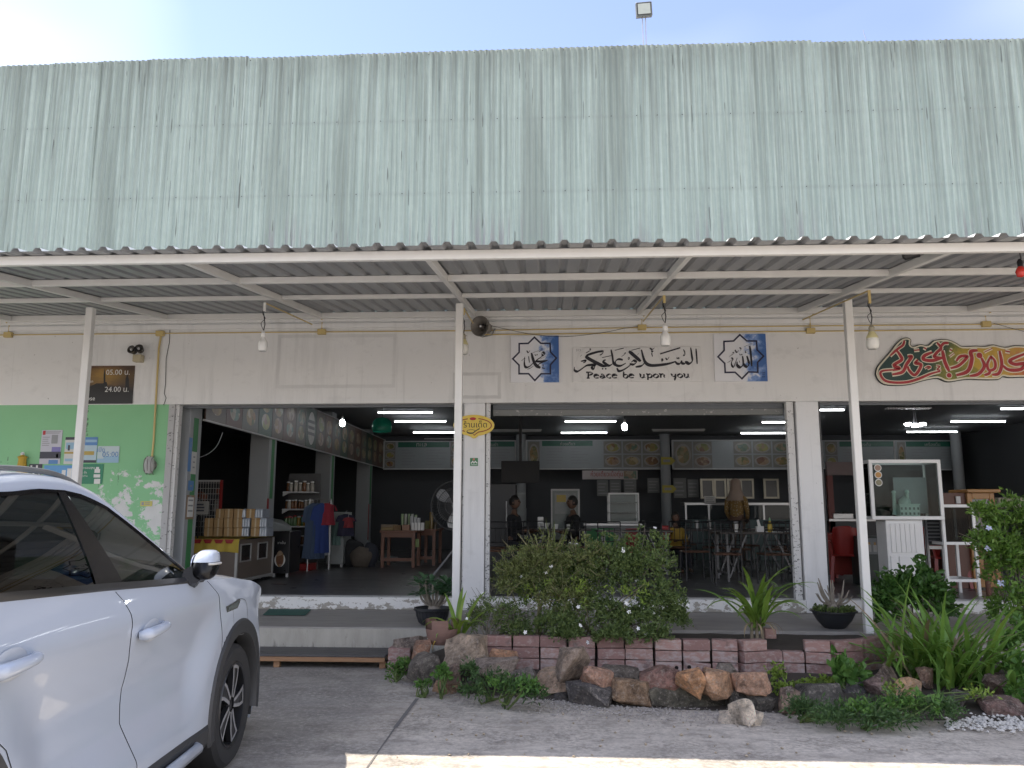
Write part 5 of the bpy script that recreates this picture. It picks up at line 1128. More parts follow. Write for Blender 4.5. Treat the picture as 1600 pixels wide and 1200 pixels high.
def pfn(r):
    px = r.uniform(1478, 1640); py = r.triangular(1108, 1146, 1132) if px > 1500 else r.triangular(1120, 1142, 1134); return PZ(px, py, .006+r.random()*.012)
pebbles('white_pebbles', 'white rounded pebbles at the right edge of the bed', 420, pfn, .012, .022, mat('white_pebble', (.52, .50, .46), .7, var=.15, scale=30), 6)
pebbles('fallen_litter', 'small pale leaf litter and chips on the pavement', 90, lambda r: PZ(r.uniform(620, 1500), r.triangular(1105, 1195, 1115), .004), .006, .014, mat('dry_litter', (.36, .30, .22), .9, var=.4, scale=60), 8)

# ---- leaves
def m_leaf(name, c1, c2, rough=.45, trans=.35, spec=.4):
    if name in _M: return _M[name]
    m, t, b = base(name); _M[name] = m; g = t.nodes.new('ShaderNodeNewGeometry')
    r_ = g.outputs['Random Per Island']; p = pos(t)
    f = mul(t, mul(t, r_, .65), mul(t, noise_(t, p, 6, 3), .5), 'ADD')
    c = mixc(t, f, c1, c2); t.links.new(c, b.inputs['Base Color']); b.inputs['Roughness'].default_value = rough; b.inputs['Specular IOR Level'].default_value = spec
    tr = NN(t, 'ShaderNodeBsdfTranslucent'); t.links.new(c, tr.inputs[0]); mxs = t.nodes.new('ShaderNodeMixShader'); mxs.inputs[0].default_value = trans
    t.links.new(b.outputs[0], mxs.inputs[1]); t.links.new(tr.outputs[0], mxs.inputs[2]); t.links.new(mxs.outputs[0], t.nodes['Material Output'].inputs[0]); return m
def add_leaf(mb, p, d, up, L, W, fold=.25, kind=0):
    """small leaf: folded diamond (kind 0) or rounded blade (kind 1)"""
    d = d.normalized(); x = d.cross(up)
    if x.length < 1e-3: x = d.cross(Vector((1, 0, .1)))
    x.normalize(); n = x.cross(d)
    if kind == 0: mb.add([p, p+d*L*.5+x*W/2+n*W*fold, p+d*L, p+d*L*.5-x*W/2+n*W*fold], [(0, 1, 2), (0, 2, 3)])
    else:
        q = lambda a, b, c=0: p+d*L*a+x*W*b+n*W*c
        mb.add([q(0, 0), q(.35, .42, fold), q(.75, .46, fold), q(1, 0, -.1), q(.75, -.46, fold), q(.35, -.42, fold), q(.5, 0)], [(0, 1, 6), (1, 2, 6), (2, 3, 6), (3, 4, 6), (4, 5, 6), (5, 0, 6)])
def rv(r): 
    v = Vector((r.gauss(0, 1), r.gauss(0, 1), r.gauss(0, 1))); return v.normalized()
def shrub(name, label, cat, base_p, lobes, n, L, W, leafm, twigm, seed, kind=0, stems=10, twigs=120, flowers=0, flower_m=None, fl_size=.02, droop=0, group=None, hollow=.55):
    """lobes: (centre, radii, density)"""
    r = random.Random(seed); t = thing(name, label, cat, base_p, group); lf = MB(); tw = MB(); tot = sum(l[2] for l in lobes); tips = []
    for c, rad, dn in lobes:
        k = int(n*dn/tot); c = Vector(c)
        ncl = max(6, k//14)
        cl = []
        for _ in range(ncl):
            d = rv(r)
            if d.z < -.5: d.z *= -.5
            rr = (hollow+(1-hollow)*r.random()**.6)*r.uniform(.85, 1.12); cl.append((c+Vector((d.x*rad[0], d.y*rad[1], d.z*rad[2]))*rr, d))
        for q, d in cl:
            tips.append((q, d))
            for _ in range(14):
                dd = (d*.55+rv(r)*.9+Vector((0, 0, .25-droop))).normalized(); pp = q+rv(r)*L*1.25*r.random()
                add_leaf(lf, pp, dd, rv(r), L*r.uniform(.6, 1.2), W*r.uniform(.7, 1.2), .2, kind)
    o = lf.build('foliage', leafm, t, local=True); o['kind'] = 'stuff'
    bp = Vector(base_p)
    for i in range(stems):
        q, d = tips[r.randrange(len(tips))]; mid = bp.lerp(q, .5)+rv(r)*.06; tw.tube(spline([bp+rv(r)*.03, mid, q], 4), [.010, .009, .008, .008, .007, .006, .005, .004, .003][:9], 5, cap=False)
    for i in range(twigs):
        q, d = tips[r.randrange(len(tips))]; e = q+(d+rv(r)*.5)*r.uniform(.03, .12)
        tw.tube([q-d*.10+rv(r)*.02, q, e], [.0035, .003, .0012], 4, cap=False)
    if twigs or stems: tw.build('branches', twigm, t)['kind'] = 'stuff'
    cand = [(q, d) for q, d in tips if d.y < .35]
    for i in range(flowers):
        q, d = cand[r.randrange(len(cand))]; f = MB(); q = q+d*.07; n_ = (d+Vector((0, -.8, .3))).normalized(); x = n_.cross(Vector((0, 0, 1))).normalized(); y = n_.cross(x)
        for k in range(5):
            a = 2*math.pi*k/5+r.random()*.2; e = x*math.cos(a)+y*math.sin(a); s = fl_size*r.uniform(.8, 1.15); e2 = x*math.cos(a+.5)+y*math.sin(a+.5); e3 = x*math.cos(a-.5)+y*math.sin(a-.5)
            f.add([q, q+e2*s*.65+n_*s*.15, q+e*s+n_*s*.1, q+e3*s*.65+n_*s*.15], [(0, 1, 2, 3)])
        f.build('flower', flower_m, t)
    return t
def strap_leaf(p, az, el, L, W, droop, m, parent, curl=0, r=rng, n=11, wprof=None, name='leaf', fold=.22):
    """long arching blade with a folded midrib, as its own part"""
    mb = MB(); p = Vector(p); a = el; v = []
    for i in range(n+1):
        t = i/n; d = Vector((math.cos(az+curl*t)*math.cos(a), math.sin(az+curl*t)*math.cos(a), math.sin(a)))
        s = Vector((-math.sin(az+curl*t), math.cos(az+curl*t), 0)); nn = s.cross(d)
        w_ = W*(interp(t, wprof) if wprof else interp(t, [(0, .55), (.25, 1), (.6, .9), (.85, .5), (1, .02)]))
        v += [p-s*w_/2-nn*w_*fold*-1, p.copy(), p+s*w_/2+nn*w_*fold]
        p = p+d*L/n; a -= droop/n*(.35+1.3*t)
    f = []
    for i in range(n): f += [(3*i, 3*i+1, 3*i+4, 3*i+3), (3*i+1, 3*i+2, 3*i+5, 3*i+4)]
    return mb.add(v, f).build(name, m, parent, smooth=True, ang=80)
LF_DK = m_leaf('dark_leaf', (.036, .08, .028), (.21, .28, .09)); LF_OL = m_leaf('olive_leaf', (.058, .085, .03), (.25, .29, .10)); LF_MD = m_leaf('mid_leaf', (.05, .14, .03), (.15, .28, .06)); LF_YG = m_leaf('yellow_green_leaf', (.12, .22, .03), (.32, .42, .08))
LF_ST = m_leaf('strap_green', (.09, .20, .035), (.21, .37, .075), .4); LF_LY = m_leaf('lily_green', (.10, .20, .03), (.23, .35, .07), .4); LF_AD = m_leaf('adenium_leaf', (.035, .10, .05), (.09, .19, .085), .4, .2)
LF_WD = m_leaf('weed_leaf', (.035, .08, .028), (.10, .18, .055)); TW = mat('twig_bark', (.20, .175, .14), .85, var=.3, scale=30); TWY = mat('yellowish_twig', (.24, .225, .12), .8, var=.3, scale=30); M_FLW = mat('white_petal', (.85, .85, .83), .6, var=.03)
def L3(px, py, Y): return tuple(PY(px, py, Y))
# big flowering bush
shrub('flowering_bush', 'wide white-flowering bush behind the brick wall in front of the middle opening', 'bush', PZ(900, 1000, .30),
 [(L3(955, 893, 8.1), (.36, .30, .36), 1.2), (L3(885, 905, 8.15), (.38, .30, .34), 1.1), (L3(1003, 893, 8.1), (.38, .30, .40), 1.2), (L3(1030, 948, 8.0), (.26, .26, .26), 1.0), (L3(925, 955, 7.95), (.40, .26, .20), .8), (L3(985, 972, 7.85), (.34, .22, .15), .8), (L3(1055, 965, 8.0), (.14, .14, .12), .4), (L3(872, 975, 7.85), (.28, .2, .13), .6), (L3(800, 985, 7.9), (.2, .18, .1), .3), (L3(885, 992, 7.70), (.16, .09, .08), .35), (L3(960, 994, 7.68), (.20, .09, .08), .45), (L3(1022, 992, 7.7), (.16, .09, .08), .4), (L3(845, 925, 8.1), (.3, .26, .3), .8)],
 26000, .038, .017, LF_DK, TW, 21, flowers=36, flower_m=M_FLW, fl_size=.022, stems=12, twigs=60, hollow=.4)
shrub('twiggy_bush', 'olive twiggy bush with yellowish tips at the left of the flowering bush', 'bush', PZ(840, 1000, .30),
 [(L3(845, 890, 8.05), (.34, .28, .34), 1.2), (L3(812, 905, 8.1), (.28, .26, .30), 1.0), (L3(905, 880, 8.0), (.28, .24, .28), .7), (L3(880, 935, 7.9), (.3, .2, .2), .7)], 13500, .031, .013, LF_OL, TWY, 22, stems=9, twigs=260, hollow=.4)
shrub('yellow_tipped_sprigs', 'yellow-green young sprigs growing through the front of the bushes', 'plant', PZ(930, 1000, .30),
 [(L3(900, 920, 7.78), (.42, .08, .22), 1), (L3(985, 930, 7.75), (.32, .08, .2), 1), (L3(840, 930, 7.85), (.22, .08, .16), .6)], 330, .040, .014, LF_YG, TWY, 23, stems=6, twigs=0, hollow=.1)
g = thing('grassy_sprout', 'upright grassy blades sticking out above the bush', 'plant', L3(868, 900, 8.2))
for i in range(9): strap_leaf(L3(868+rng.uniform(-6, 6), 880, 8.2), rng.uniform(0, 6.28), R(rng.uniform(66, 86)), rng.uniform(.38, .52), .016, .25, LF_OL, g)
# small dark shrub at the foot of the bush
shrub('narrow_leaf_shrub', 'dark narrow-leaved shrub between the pots and the flowering bush', 'shrub', L3(765, 1000, 7.9), [(L3(765, 958, 7.95), (.20, .16, .17), 1), (L3(800, 965, 7.95), (.16, .14, .14), .8), (L3(745, 972, 7.9), (.12, .12, .1), .5)], 1300, .055, .012, LF_DK, TW, 24, stems=14, twigs=60, flowers=3, flower_m=M_FLW, fl_size=.018)

# potted desert rose on the porch
M_POT = mat('black_plastic_pot', (.022, .024, .028), .45, var=.2)
def fluted(mb, prof, n, c, amp, fl):
    c = Vector(c); v = []
    for i, (r_, z) in enumerate(prof):
        for k in range(n):
            a = 2*math.pi*k/n; rr = r_*(1+amp[i]*math.cos(a*fl)); v.append((c.x+rr*math.cos(a), c.y+rr*math.sin(a), c.z+z))
    m = len(prof); mb.add(v, [(i*n+k, i*n+(k+1) % n, (i+1)*n+(k+1) % n, (i+1)*n+k) for i in range(m-1) for k in range(n)]+[tuple(range(n-1, -1, -1))]); return mb
pc = PZ(673, 978, ZP+.001); pc.y += .10; pc.z = ZP+.001
t_ = thing('desert_rose_pot', 'ribbed black pot with a leafy desert rose at the porch edge', 'potted plant', pc)
pot = fluted(MB(), [(.11, 0), (.145, .03), (.172, .10), (.178, .145), (.182, .15), (.198, .155), (.20, .18), (.192, .183), (.185, .165), (.17, .12), (.05, .12)], 96, pc, [0, .018, .018, .018, 0, 0, 0, 0, 0, 0, 0], 24).build('pot', M_POT, t_, smooth=True, ang=35)
MB().lathe([(.001, .145), (.17, .14)], 20, pc, cap=False).build('potting_soil', M_SOIL, t_)
M_BARK = mat('grey_succulent_bark', (.26, .23, .19), .7, var=.25, scale=20, bump=.4)
st = MB().lathe([(.001, .12), (.075, .13), (.065, .18), (.045, .23), (.02, .26)], 14, (pc.x+.02, pc.y, pc.z)).build('caudex', M_BARK, t_, smooth=True)
ends = []; r_ = random.Random(4)
for i in range(17):
    a = 2*math.pi*i/17+r_.random()*.3; L_ = r_.uniform(.12, .27); e = Vector((pc.x+.02+math.cos(a)*L_*.85, pc.y+math.sin(a)*L_*.7, pc.z+.26+r_.uniform(.06, .30)*(1-.4*(L_/.27))))
    b0 = Vector((pc.x+.02+math.cos(a)*.03, pc.y+math.sin(a)*.03, pc.z+.19)); md = b0.lerp(e, .5)+Vector((math.cos(a)*.03, math.sin(a)*.03, -.01))
    MB().tube(spline([b0, md, e], 5), [.016, .015, .014, .013, .012, .012, .011, .011, .010, .009, .008], 7).build('branch', M_BARK, t_, smooth=True); ends.append((e, a))
OV = [(0, .18), (.3, .55), (.65, 1), (.85, .85), (.96, .45), (1, .05)]
for e, a in ends:
    for k in range(9):
        az = a+2*math.pi*k/8+r_.random()*.4; strap_leaf(e+Vector((0, 0, r_.uniform(-.015, .015))), az, R(r_.uniform(0, 45)), r_.uniform(.10, .15), .058, r_.uniform(.3, 1.0), LF_AD, t_, n=6, wprof=OV, fold=.12)
# strap plant in a broken terracotta pot
pb = Vector(PY(690, 1006, 7.75)); t_ = thing('terracotta_pot_plant', 'broken terracotta pot with a pale green strap-leaved plant', 'potted plant', pb)
M_TERRA = mat('terracotta', (.21, .125, .10), .8, var=.25, scale=8, bump=.3, stretch=(1, 1, 6))
o = MB().lathe([(.10, .0), (.135, .06), (.15, .14), (.155, .22), (.145, .222), (.14, .14), (.12, .06)], 30, pb, cap=False).build('pot', M_TERRA, t_, smooth=True)
bm = bmesh.new(); bm.from_mesh(o.data); bmesh.ops.delete(bm, geom=[f for f in bm.faces if f.calc_center_median().z > .17+.05*math.sin(3*math.atan2(f.calc_center_median().y, f.calc_center_median().x))], context='FACES'); bm.to_mesh(o.data); bm.free()
sp = Vector(PY(716, 998, 7.8)); r_ = random.Random(9)
for i, (az, el, L_, W_, dr) in enumerate(((95, 80, .52, .06, .9), (40, 74, .55, .065, 1.1), (20, 62, .5, .06, 1.5), (140, 76, .48, .055, .8), (170, 60, .46, .05, 2.2), (200, 66, .42, .05, 2.8), (230, 58, .4, .045, 3.0), (250, 70, .44, .05, 2.2), (300, 66, .40, .05, 2.0), (330, 60, .42, .05, 1.9), (60, 85, .46, .055, .7), (185, 50, .36, .04, 3.6), (10, 78, .5, .055, .9), (215, 45, .35, .035, 3.2))):
    strap_leaf(sp+Vector((r_.uniform(-.03, .03), r_.uniform(-.03, .03), 0)), R(az), R(el), L_*1.0, W_*.95, dr, LF_YG if i % 3 else LF_LY, t_, r=r_, curl=r_.uniform(-.4, .4))
strap_leaf(sp+Vector((-.02, -.04, -.0)), R(215), R(30), .34, .028, 3.0, mat('yellowed_leaf', (.42, .27, .05), .5), t_)
MB().tube([tuple(sp+Vector((0, 0, -.08))), tuple(sp+Vector((0, 0, .10)))], [.035, .02], 8).build('stem', LF_YG, t_)
# crinum lily behind the wall
sp = Vector(PY(1182, 992, 7.85)); t_ = thing('lily_plant', 'arching green lily clump rising behind the middle of the brick wall', 'plant', sp)
for i in range(30):
    az = R(rng.uniform(150, 390)) if i < 24 else R(rng.uniform(30, 150)); el = R(rng.uniform(52, 86)); strap_leaf(sp+Vector((rng.uniform(-.06, .06), rng.uniform(-.05, .05), rng.uniform(.02, .14))), az, el, rng.uniform(.45, .78), rng.uniform(.045, .062), rng.uniform(1.0, 2.6), LF_LY if i % 4 else LF_ST, t_, curl=rng.uniform(-.3, .3))
for i in range(5): strap_leaf(sp+Vector((rng.uniform(-.05, .05), -.03, .10)), R(rng.uniform(200, 350)), R(20), rng.uniform(.22, .34), .02, 2.6, mat('dry_leaf', (.22, .17, .10), .8), t_)
for dx in (-.05, .0, .05): MB().tube([(sp.x+dx, sp.y-.02, sp.z-.06), (sp.x+dx*.8, sp.y-.02, sp.z+.16)], [.017, .012], 8).build('stalk', mat('dry_stalk', (.15, .125, .085), .8, var=.4, scale=40), t_)
# bowl pot with bare desert rose
pc = PZ(1308, 983, ZP+.001); pc.y += .08; pc.z = ZP+.001; t_ = thing('bowl_pot', 'black bowl pot with bare branching stems by the right post', 'potted plant', pc)
MB().lathe([(.10, 0), (.115, .012), (.175, .08), (.212, .15), (.215, .165), (.24, .17), (.24, .182), (.205, .18), (.19, .15), (.001, .15)], 40, pc).build('pot', M_POT, t_, smooth=True, ang=35)
MB().lathe([(.001, .14), (.07, .15), (.065, .20), (.045, .25), (.02, .28)], 12, (pc.x, pc.y, pc.z)).build('caudex', M_BARK, t_, smooth=True)
for i in range(13):
    a = 2*math.pi*i/13+.3*rng.random(); sp_ = rng.uniform(.06, .20); b0 = Vector((pc.x+.03*math.cos(a), pc.y+.03*math.sin(a), pc.z+.23)); e = b0+Vector((math.cos(a)*sp_, math.sin(a)*sp_*.7, rng.uniform(.10, .27)))
    md = b0.lerp(e, .5)+Vector((math.cos(a)*.02, 0, -.02)); MB().tube(spline([b0, md, e], 4), [.014, .013, .012, .011, .010, .009, .008, .007, .005], 6).build('branch', M_BARK, t_, smooth=True)
    if i % 2: MB().tube([md, md+Vector((math.cos(a+1)*.05, math.sin(a+1)*.05, .08))], [.009, .004], 6).build('branch', M_BARK, t_, smooth=True)
lf = MB(); r_ = random.Random(2)
for i in range(420):
    a = r_.random()*6.28; d = r_.uniform(.10, .215); add_leaf(lf, Vector((pc.x+math.cos(a)*d, pc.y+math.sin(a)*d, pc.z+.165+r_.random()*.05)), rv(r_)+Vector((0, 0, .5)), rv(r_), .035, .024, .15, 1)
lf.build('low_leaves', LF_DK, t_)['kind'] = 'stuff'
# broad-leaved shrub by the right post
shrub('broadleaf_shrub', 'dense dark broad-leaved shrub right of the right post', 'shrub', PZ(1425, 985, ZP), [(L3(1400, 930, 8.75), (.17, .2, .27), 1), (L3(1440, 925, 8.7), (.22, .22, .28), 1.3), (L3(1385, 950, 8.75), (.13, .15, .22), .7), (L3(1470, 945, 8.75), (.12, .15, .22), .6)], 2300, .075, .042, m_leaf('broad_leaf', (.035, .10, .022), (.10, .21, .045), .35), TW, 31, kind=1, stems=16, twigs=20, droop=.35, hollow=.45)
# large strap-leaf clump
sp0 = PZ(1512, 1086, .05); sp0.y += .25; t_ = thing('strap_leaf_clump', 'large clump of bright green strap leaves at the right front of the bed', 'plant', sp0)
for i in range(200):
    q = Vector((sp0.x+rng.gauss(0, .17), sp0.y+rng.gauss(0, .14)+.05, .06)); az = R(rng.uniform(0, 360)); el = R(min(86, max(25, rng.gauss(60, 17))))
    strap_leaf(q, az, el, rng.uniform(.45, 1.0), rng.uniform(.032, .052), rng.uniform(.4, 2.0), (LF_ST if i % 4 else LF_LY) if i % 17 else mat('dry_leaf', (.22, .17, .10), .8), t_, curl=rng.uniform(-.25, .25), n=9)
# flowering hedge shrub at the right edge
shrub('lilac_flowering_shrub', 'tall leafy shrub with pale lilac flowers at the right edge', 'shrub', PZ(1590, 985, ZP), [(L3(1585, 830, 8.4), (.36, .34, .36), 1.3), (L3(1600, 890, 8.4), (.40, .36, .34), 1.4), (L3(1560, 870, 8.3), (.22, .2, .26), .7), (L3(1660, 850, 8.4), (.45, .36, .5), 1.6), (L3(1590, 950, 8.2), (.26, .25, .22), .8), (L3(1660, 960, 8.2), (.4, .3, .3), 1.0), (L3(1535, 800, 8.2), (.14, .12, .06), .25), (L3(1550, 840, 8.2), (.10, .1, .06), .2), (L3(1530, 845, 8.2), (.12, .1, .05), .2)],
 7500, .062, .029, m_leaf('hedge_leaf', (.04, .11, .02), (.19, .32, .06), .4), TW, 33, stems=22, twigs=120, flowers=9, flower_m=mat('lilac_petal', (.55, .58, .80), .6), fl_size=.035)
t_ = thing('shrub_trunk', 'reddish trunk under the lilac-flowered shrub beside the white stand', 'tree trunk', PZ(1548, 955, ZP)); q = PZ(1548, 950, ZP)
MB().tube([tuple(q), tuple(q+Vector((-.01, 0, .3))), tuple(q+Vector((.0, .02, .62)))], [.035, .03, .026], 9).build('trunk', mat('red_brown_bark', (.16, .075, .055), .8, var=.3, scale=15, bump=.4), t_, smooth=True)
shrub('creeper', 'heart-leaved creeper spilling over the stones at the right edge', 'plant', PZ(1595, 1090, .02), [(L3(1590, 1000, 7.6), (.18, .16, .16), 1), (L3(1600, 1050, 7.1), (.16, .14, .16), 1), (L3(1585, 1085, 6.9), (.1, .1, .1), .5)], 520, .07, .055, LF_MD, TW, 35, kind=1, stems=10, twigs=10, hollow=.3)
# weeds and seedlings
def weed(label, pxs, n, L, W, m, seed, kind=0, h=.12, stems=8): 
    lobes = [(L3(px, py, Y), (rx, ry, rz_), 1) for px, py, Y, rx, ry, rz_ in pxs]
    b0 = lobes[0][0]; return shrub('weed', label, 'weed', (b0[0], b0[1], .01), lobes, n, L, W, m, LF_DK, seed, kind, stems=stems, twigs=0, hollow=.15)
weed('small leafy weed at the foot of the pinkish bricks', [(618, 1050, 7.6, .08, .07, .09), (630, 1040, 7.6, .06, .06, .07)], 330, .035, .02, LF_MD, 51, 1)
weed('small weed growing between the olive-grey boulder and the tan stone', [(692, 1052, 6.95, .05, .05, .06)], 150, .04, .028, LF_MD, 52, 1)
weed('tiny weed at the front of the olive-grey boulder', [(661, 1069, 7.0, .05, .04, .035)], 90, .03, .02, LF_MD, 53, 1)
weed('trailing feathery weeds spilling between the stones left of centre', [(765, 1062, 6.85, .22, .14, .08), (800, 1076, 6.6, .20, .12, .07), (740, 1080, 6.7, .14, .1, .05), (835, 1082, 6.55, .08, .1, .05), (735, 1048, 7.0, .1, .1, .05)], 1500, .045, .014, LF_WD, 54)
weed('green leaf tufts among the trailing feathery weeds', [(790, 1070, 6.62, .18, .1, .06), (820, 1075, 6.5, .1, .1, .05)], 260, .05, .022, LF_MD, 55)
weed('low feathery weeds covering the right front of the bed', [(1250, 1105, 6.35, .12, .1, .06), (1340, 1112, 6.25, .28, .14, .08), (1420, 1105, 6.3, .28, .16, .10), (1300, 1122, 6.1, .22, .1, .05), (1470, 1110, 6.3, .12, .12, .09), (1380, 1126, 6.05, .22, .08, .05)], 3000, .05, .013, LF_WD, 56)
weed('brighter leaves mixed into the low weeds at the right', [(1350, 1110, 6.15, .28, .12, .07), (1430, 1100, 6.2, .22, .12, .08)], 420, .05, .022, LF_MD, 57)
weed('bright lime weed beside the flat salmon pink stone', [(1215, 1058, 7.2, .09, .08, .15), (1222, 1078, 7.0, .07, .07, .09)], 340, .03, .020, LF_YG, 58, 1)
weed('lime leaf tufts along the foot of the brick wall', [(1262, 1068, 7.2, .12, .07, .06), (1292, 1066, 7.2, .08, .06, .06)], 330, .03, .022, LF_YG, 59, 1)
weed('broad-leaved seedling behind the big dark brown boulder', [(1330, 1058, 7.1, .11, .09, .09), (1318, 1048, 7.1, .06, .06, .06)], 110, .085, .055, LF_MD, 60, 1)
weed('thin lime seedlings near the bright sandy orange stone', [(1400, 1075, 6.8, .12, .08, .07), (1530, 1085, 6.6, .08, .08, .08)], 120, .045, .02, LF_YG, 61)

# low wooden bench, door mat
M_WOOD = mat('worn_orange_wood', (.30, .17, .09), .7, var=.45, scale=9, stretch=(1, 6, 6), bump=.2); M_BTOP = mat('dark_plank_top', (.085, .083, .082), .55, var=.3, scale=5, stretch=(.7, 7, 1), bump=.15)
ybf = 8.20; zb_ = PY(500, 1023, ybf).z; xl, xr_ = PY(300, 1030, ybf).x, PY(602, 1030, ybf).x
t_ = thing('low_bench', 'low wooden step bench with dark plank top below the porch', 'bench', ((xl+xr_)/2, ybf, 0))
for i in range(3): MB().bx(xl, xr_, ybf+.003+i*.155, ybf+.15+i*.155, zb_-.022, zb_).build('plank', M_BTOP, t_, bevel=.004)
MB().bx(xl+.01, xr_-.004, ybf-.012, ybf+.012, zb_-.065, zb_-.023).build('apron', M_WOOD, t_, bevel=.003)
for px in (431, 597, 340):
    for y in (ybf+.02, ybf+.40):
        x = PY(px, 1030, ybf).x; MB().bx(x-.03, x+.03, y, y+.05, .001, zb_-.066).build('leg', M_WOOD, t_, bevel=.003)
a = PZ(410, 962, ZP); b = PZ(487, 953, ZP)
tag(MB().add([(a.x, a.y, ZP+.006), (PZ(478, 962, ZP).x, a.y, ZP+.006), (b.x, b.y, ZP+.008), (PZ(419, 953, ZP).x, b.y, ZP+.008)], [(0, 1, 2, 3)]).build('door_mat', mat('green_mat', (.03, .11, .085), .9, var=.3, scale=30, bump=.5, bscale=200)), 'green door mat lying on the porch by the left opening', 'mat')

# ================================================================ inside the shop
def FL(px, Y): 
    p = PY(px, 850, Y); return Vector((p.x, Y, ZS+.001))
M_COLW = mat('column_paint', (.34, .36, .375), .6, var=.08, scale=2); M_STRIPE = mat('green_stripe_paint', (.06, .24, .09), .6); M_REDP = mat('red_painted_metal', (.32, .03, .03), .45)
M_TUBE = emit('lit_tube', (.93, .97, 1.0), 6.0); M_LBULB = emit('lit_bulb', (.95, .97, 1.0), 16.0); M_FIX = mat('white_fixture', (.55, .55, .55), .5)
XS = -4.85
# square columns with painted stripes along the left aisle
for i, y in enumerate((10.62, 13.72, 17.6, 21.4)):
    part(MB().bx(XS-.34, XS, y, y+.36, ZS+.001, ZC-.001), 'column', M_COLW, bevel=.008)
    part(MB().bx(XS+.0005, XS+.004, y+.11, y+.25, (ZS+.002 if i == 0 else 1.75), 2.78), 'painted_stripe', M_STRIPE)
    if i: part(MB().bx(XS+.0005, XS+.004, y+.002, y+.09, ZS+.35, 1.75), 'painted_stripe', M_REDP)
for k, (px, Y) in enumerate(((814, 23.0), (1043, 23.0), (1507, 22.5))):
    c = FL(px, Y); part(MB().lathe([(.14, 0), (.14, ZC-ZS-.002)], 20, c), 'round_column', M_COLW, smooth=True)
# picture frieze on the left wall
def m_food(name, seed, dark=1.0):
    """print of dishes: mottled warm and green blotches"""
    if name in _M: return _M[name]
    m, t, b = base(name); _M[name] = m; v = NN(t, 'ShaderNodeTexVoronoi', Scale=9.0); t.links.new(pos(t), v.inputs['Vector']); n = noise_(t, pos(t), 4+seed, 4)
    pal = [[(.20, .09, .04), (.34, .22, .09), (.10, .12, .04), (.42, .33, .2)], [(.08, .14, .05), (.3, .28, .08), (.2, .08, .04), (.36, .33, .24)], [(.24, .12, .08), (.4, .3, .2), (.14, .06, .04), (.3, .18, .06)], [(.05, .10, .08), (.12, .2, .14), (.22, .14, .08), (.34, .3, .22)]][seed % 4]
    h = NN(t, 'ShaderNodeSeparateColor'); t.links.new(v.outputs['Color'], h.inputs[0])
    c = rmp(t, mul(t, mul(t, h.outputs[0], .7), mul(t, n, .4), 'ADD'), [(.1, pal[0]), (.4, pal[1]), (.6, pal[2]), (.85, pal[3])]); t.links.new(c, b.inputs['Base Color']); b.inputs['Roughness'].default_value = .35; return m
FO = [m_food('food_print_%d' % i, i) for i in range(4)]
FR = thing('picture_frieze', 'row of dish posters along the top of the left aisle wall', 'poster row', (XS, 11, 2.79))
y = 11.02; i = 0
while y < 23.1:
    w_ = (.72, .62, .70, .66, .58)[i % 5]; w_ = min(w_, 23.2-y)
    bg_ = (mat('frieze_brown', (.08, .045, .03), .4), mat('frieze_green', (.025, .06, .04), .4), mat('frieze_cream', (.12, .11, .095), .4), mat('frieze_rust', (.10, .035, .025), .4))[(i*7) % 4]
    p_ = MB().bx(XS+.01, XS+.03, y, y+w_-.015, 2.79, 3.58).build('poster', bg_, FR)
    if i == 7:
        v = [(XS+.032, y+w_/2+.24*math.cos(a), 3.18+.33*math.sin(a)) for a in [2*math.pi*k/24 for k in range(24)]]; MB().add(v, [tuple(range(24))]).build('oval_print', M_PW, p_)
        for zz in (3.28, 3.16, 3.04): MB().bx(XS+.033, XS+.034, y+.12, y+w_-.14, zz, zz+.06).build('print', PK, p_)
    else:
        for zc_, rr in ((3.33, .19), (3.02, .17)):
            v = [(XS+.032, y+w_/2+rr*1.15*math.cos(a), zc_+rr*.8*math.sin(a)) for a in [2*math.pi*k/18 for k in range(18)]]; MB().add(v, [tuple(range(18))]).build('dish_print', FO[(i+int(zc_*10)) % 4], p_)
    y += w_; i += 1
MB().bx(XS+.005, XS+.042, 10.98, 23.2, 2.765, 2.788).bx(XS+.005, XS+.042, 10.98, 23.2, 3.582, 3.60).build('rail', M_FIX, FR)
# notices on the near column
for (y0, y1, z0, z1, m, lab) in ((10.70, 10.86, 2.02, 2.32, C('white_poster', (.60, .60, .58)), 'white paper notice on the striped column inside the left opening'), (10.66, 10.82, 1.80, 1.93, PB, 'small blue notice under the white paper on the striped column'), (10.64, 10.88, 1.42, 1.74, mat('brown_frame_print', (.30, .20, .12), .5), 'brown-framed menu card on the striped column'), (10.61, 10.70, 2.05, 2.5, PB, 'narrow blue and dark strip at the edge of the striped column')):
    t_ = thing('notice', lab, 'notice', (XS, y0, z0)); MB().bx(XS+.005, XS+.008, y0, y1, z0, z1).build('sheet', m, t_)
    if 'brown' in lab: MB().bx(XS+.0085, XS+.0095, y0+.03, y1-.03, z0+.03, z1-.03).build('print', M_PW, t_)
    for k in range(3): MB().bx(XS+.0098, XS+.0104, y0+.05, y1-.05, z1-.08-.07*k, z1-.06-.07*k).build('print', PK, t_)

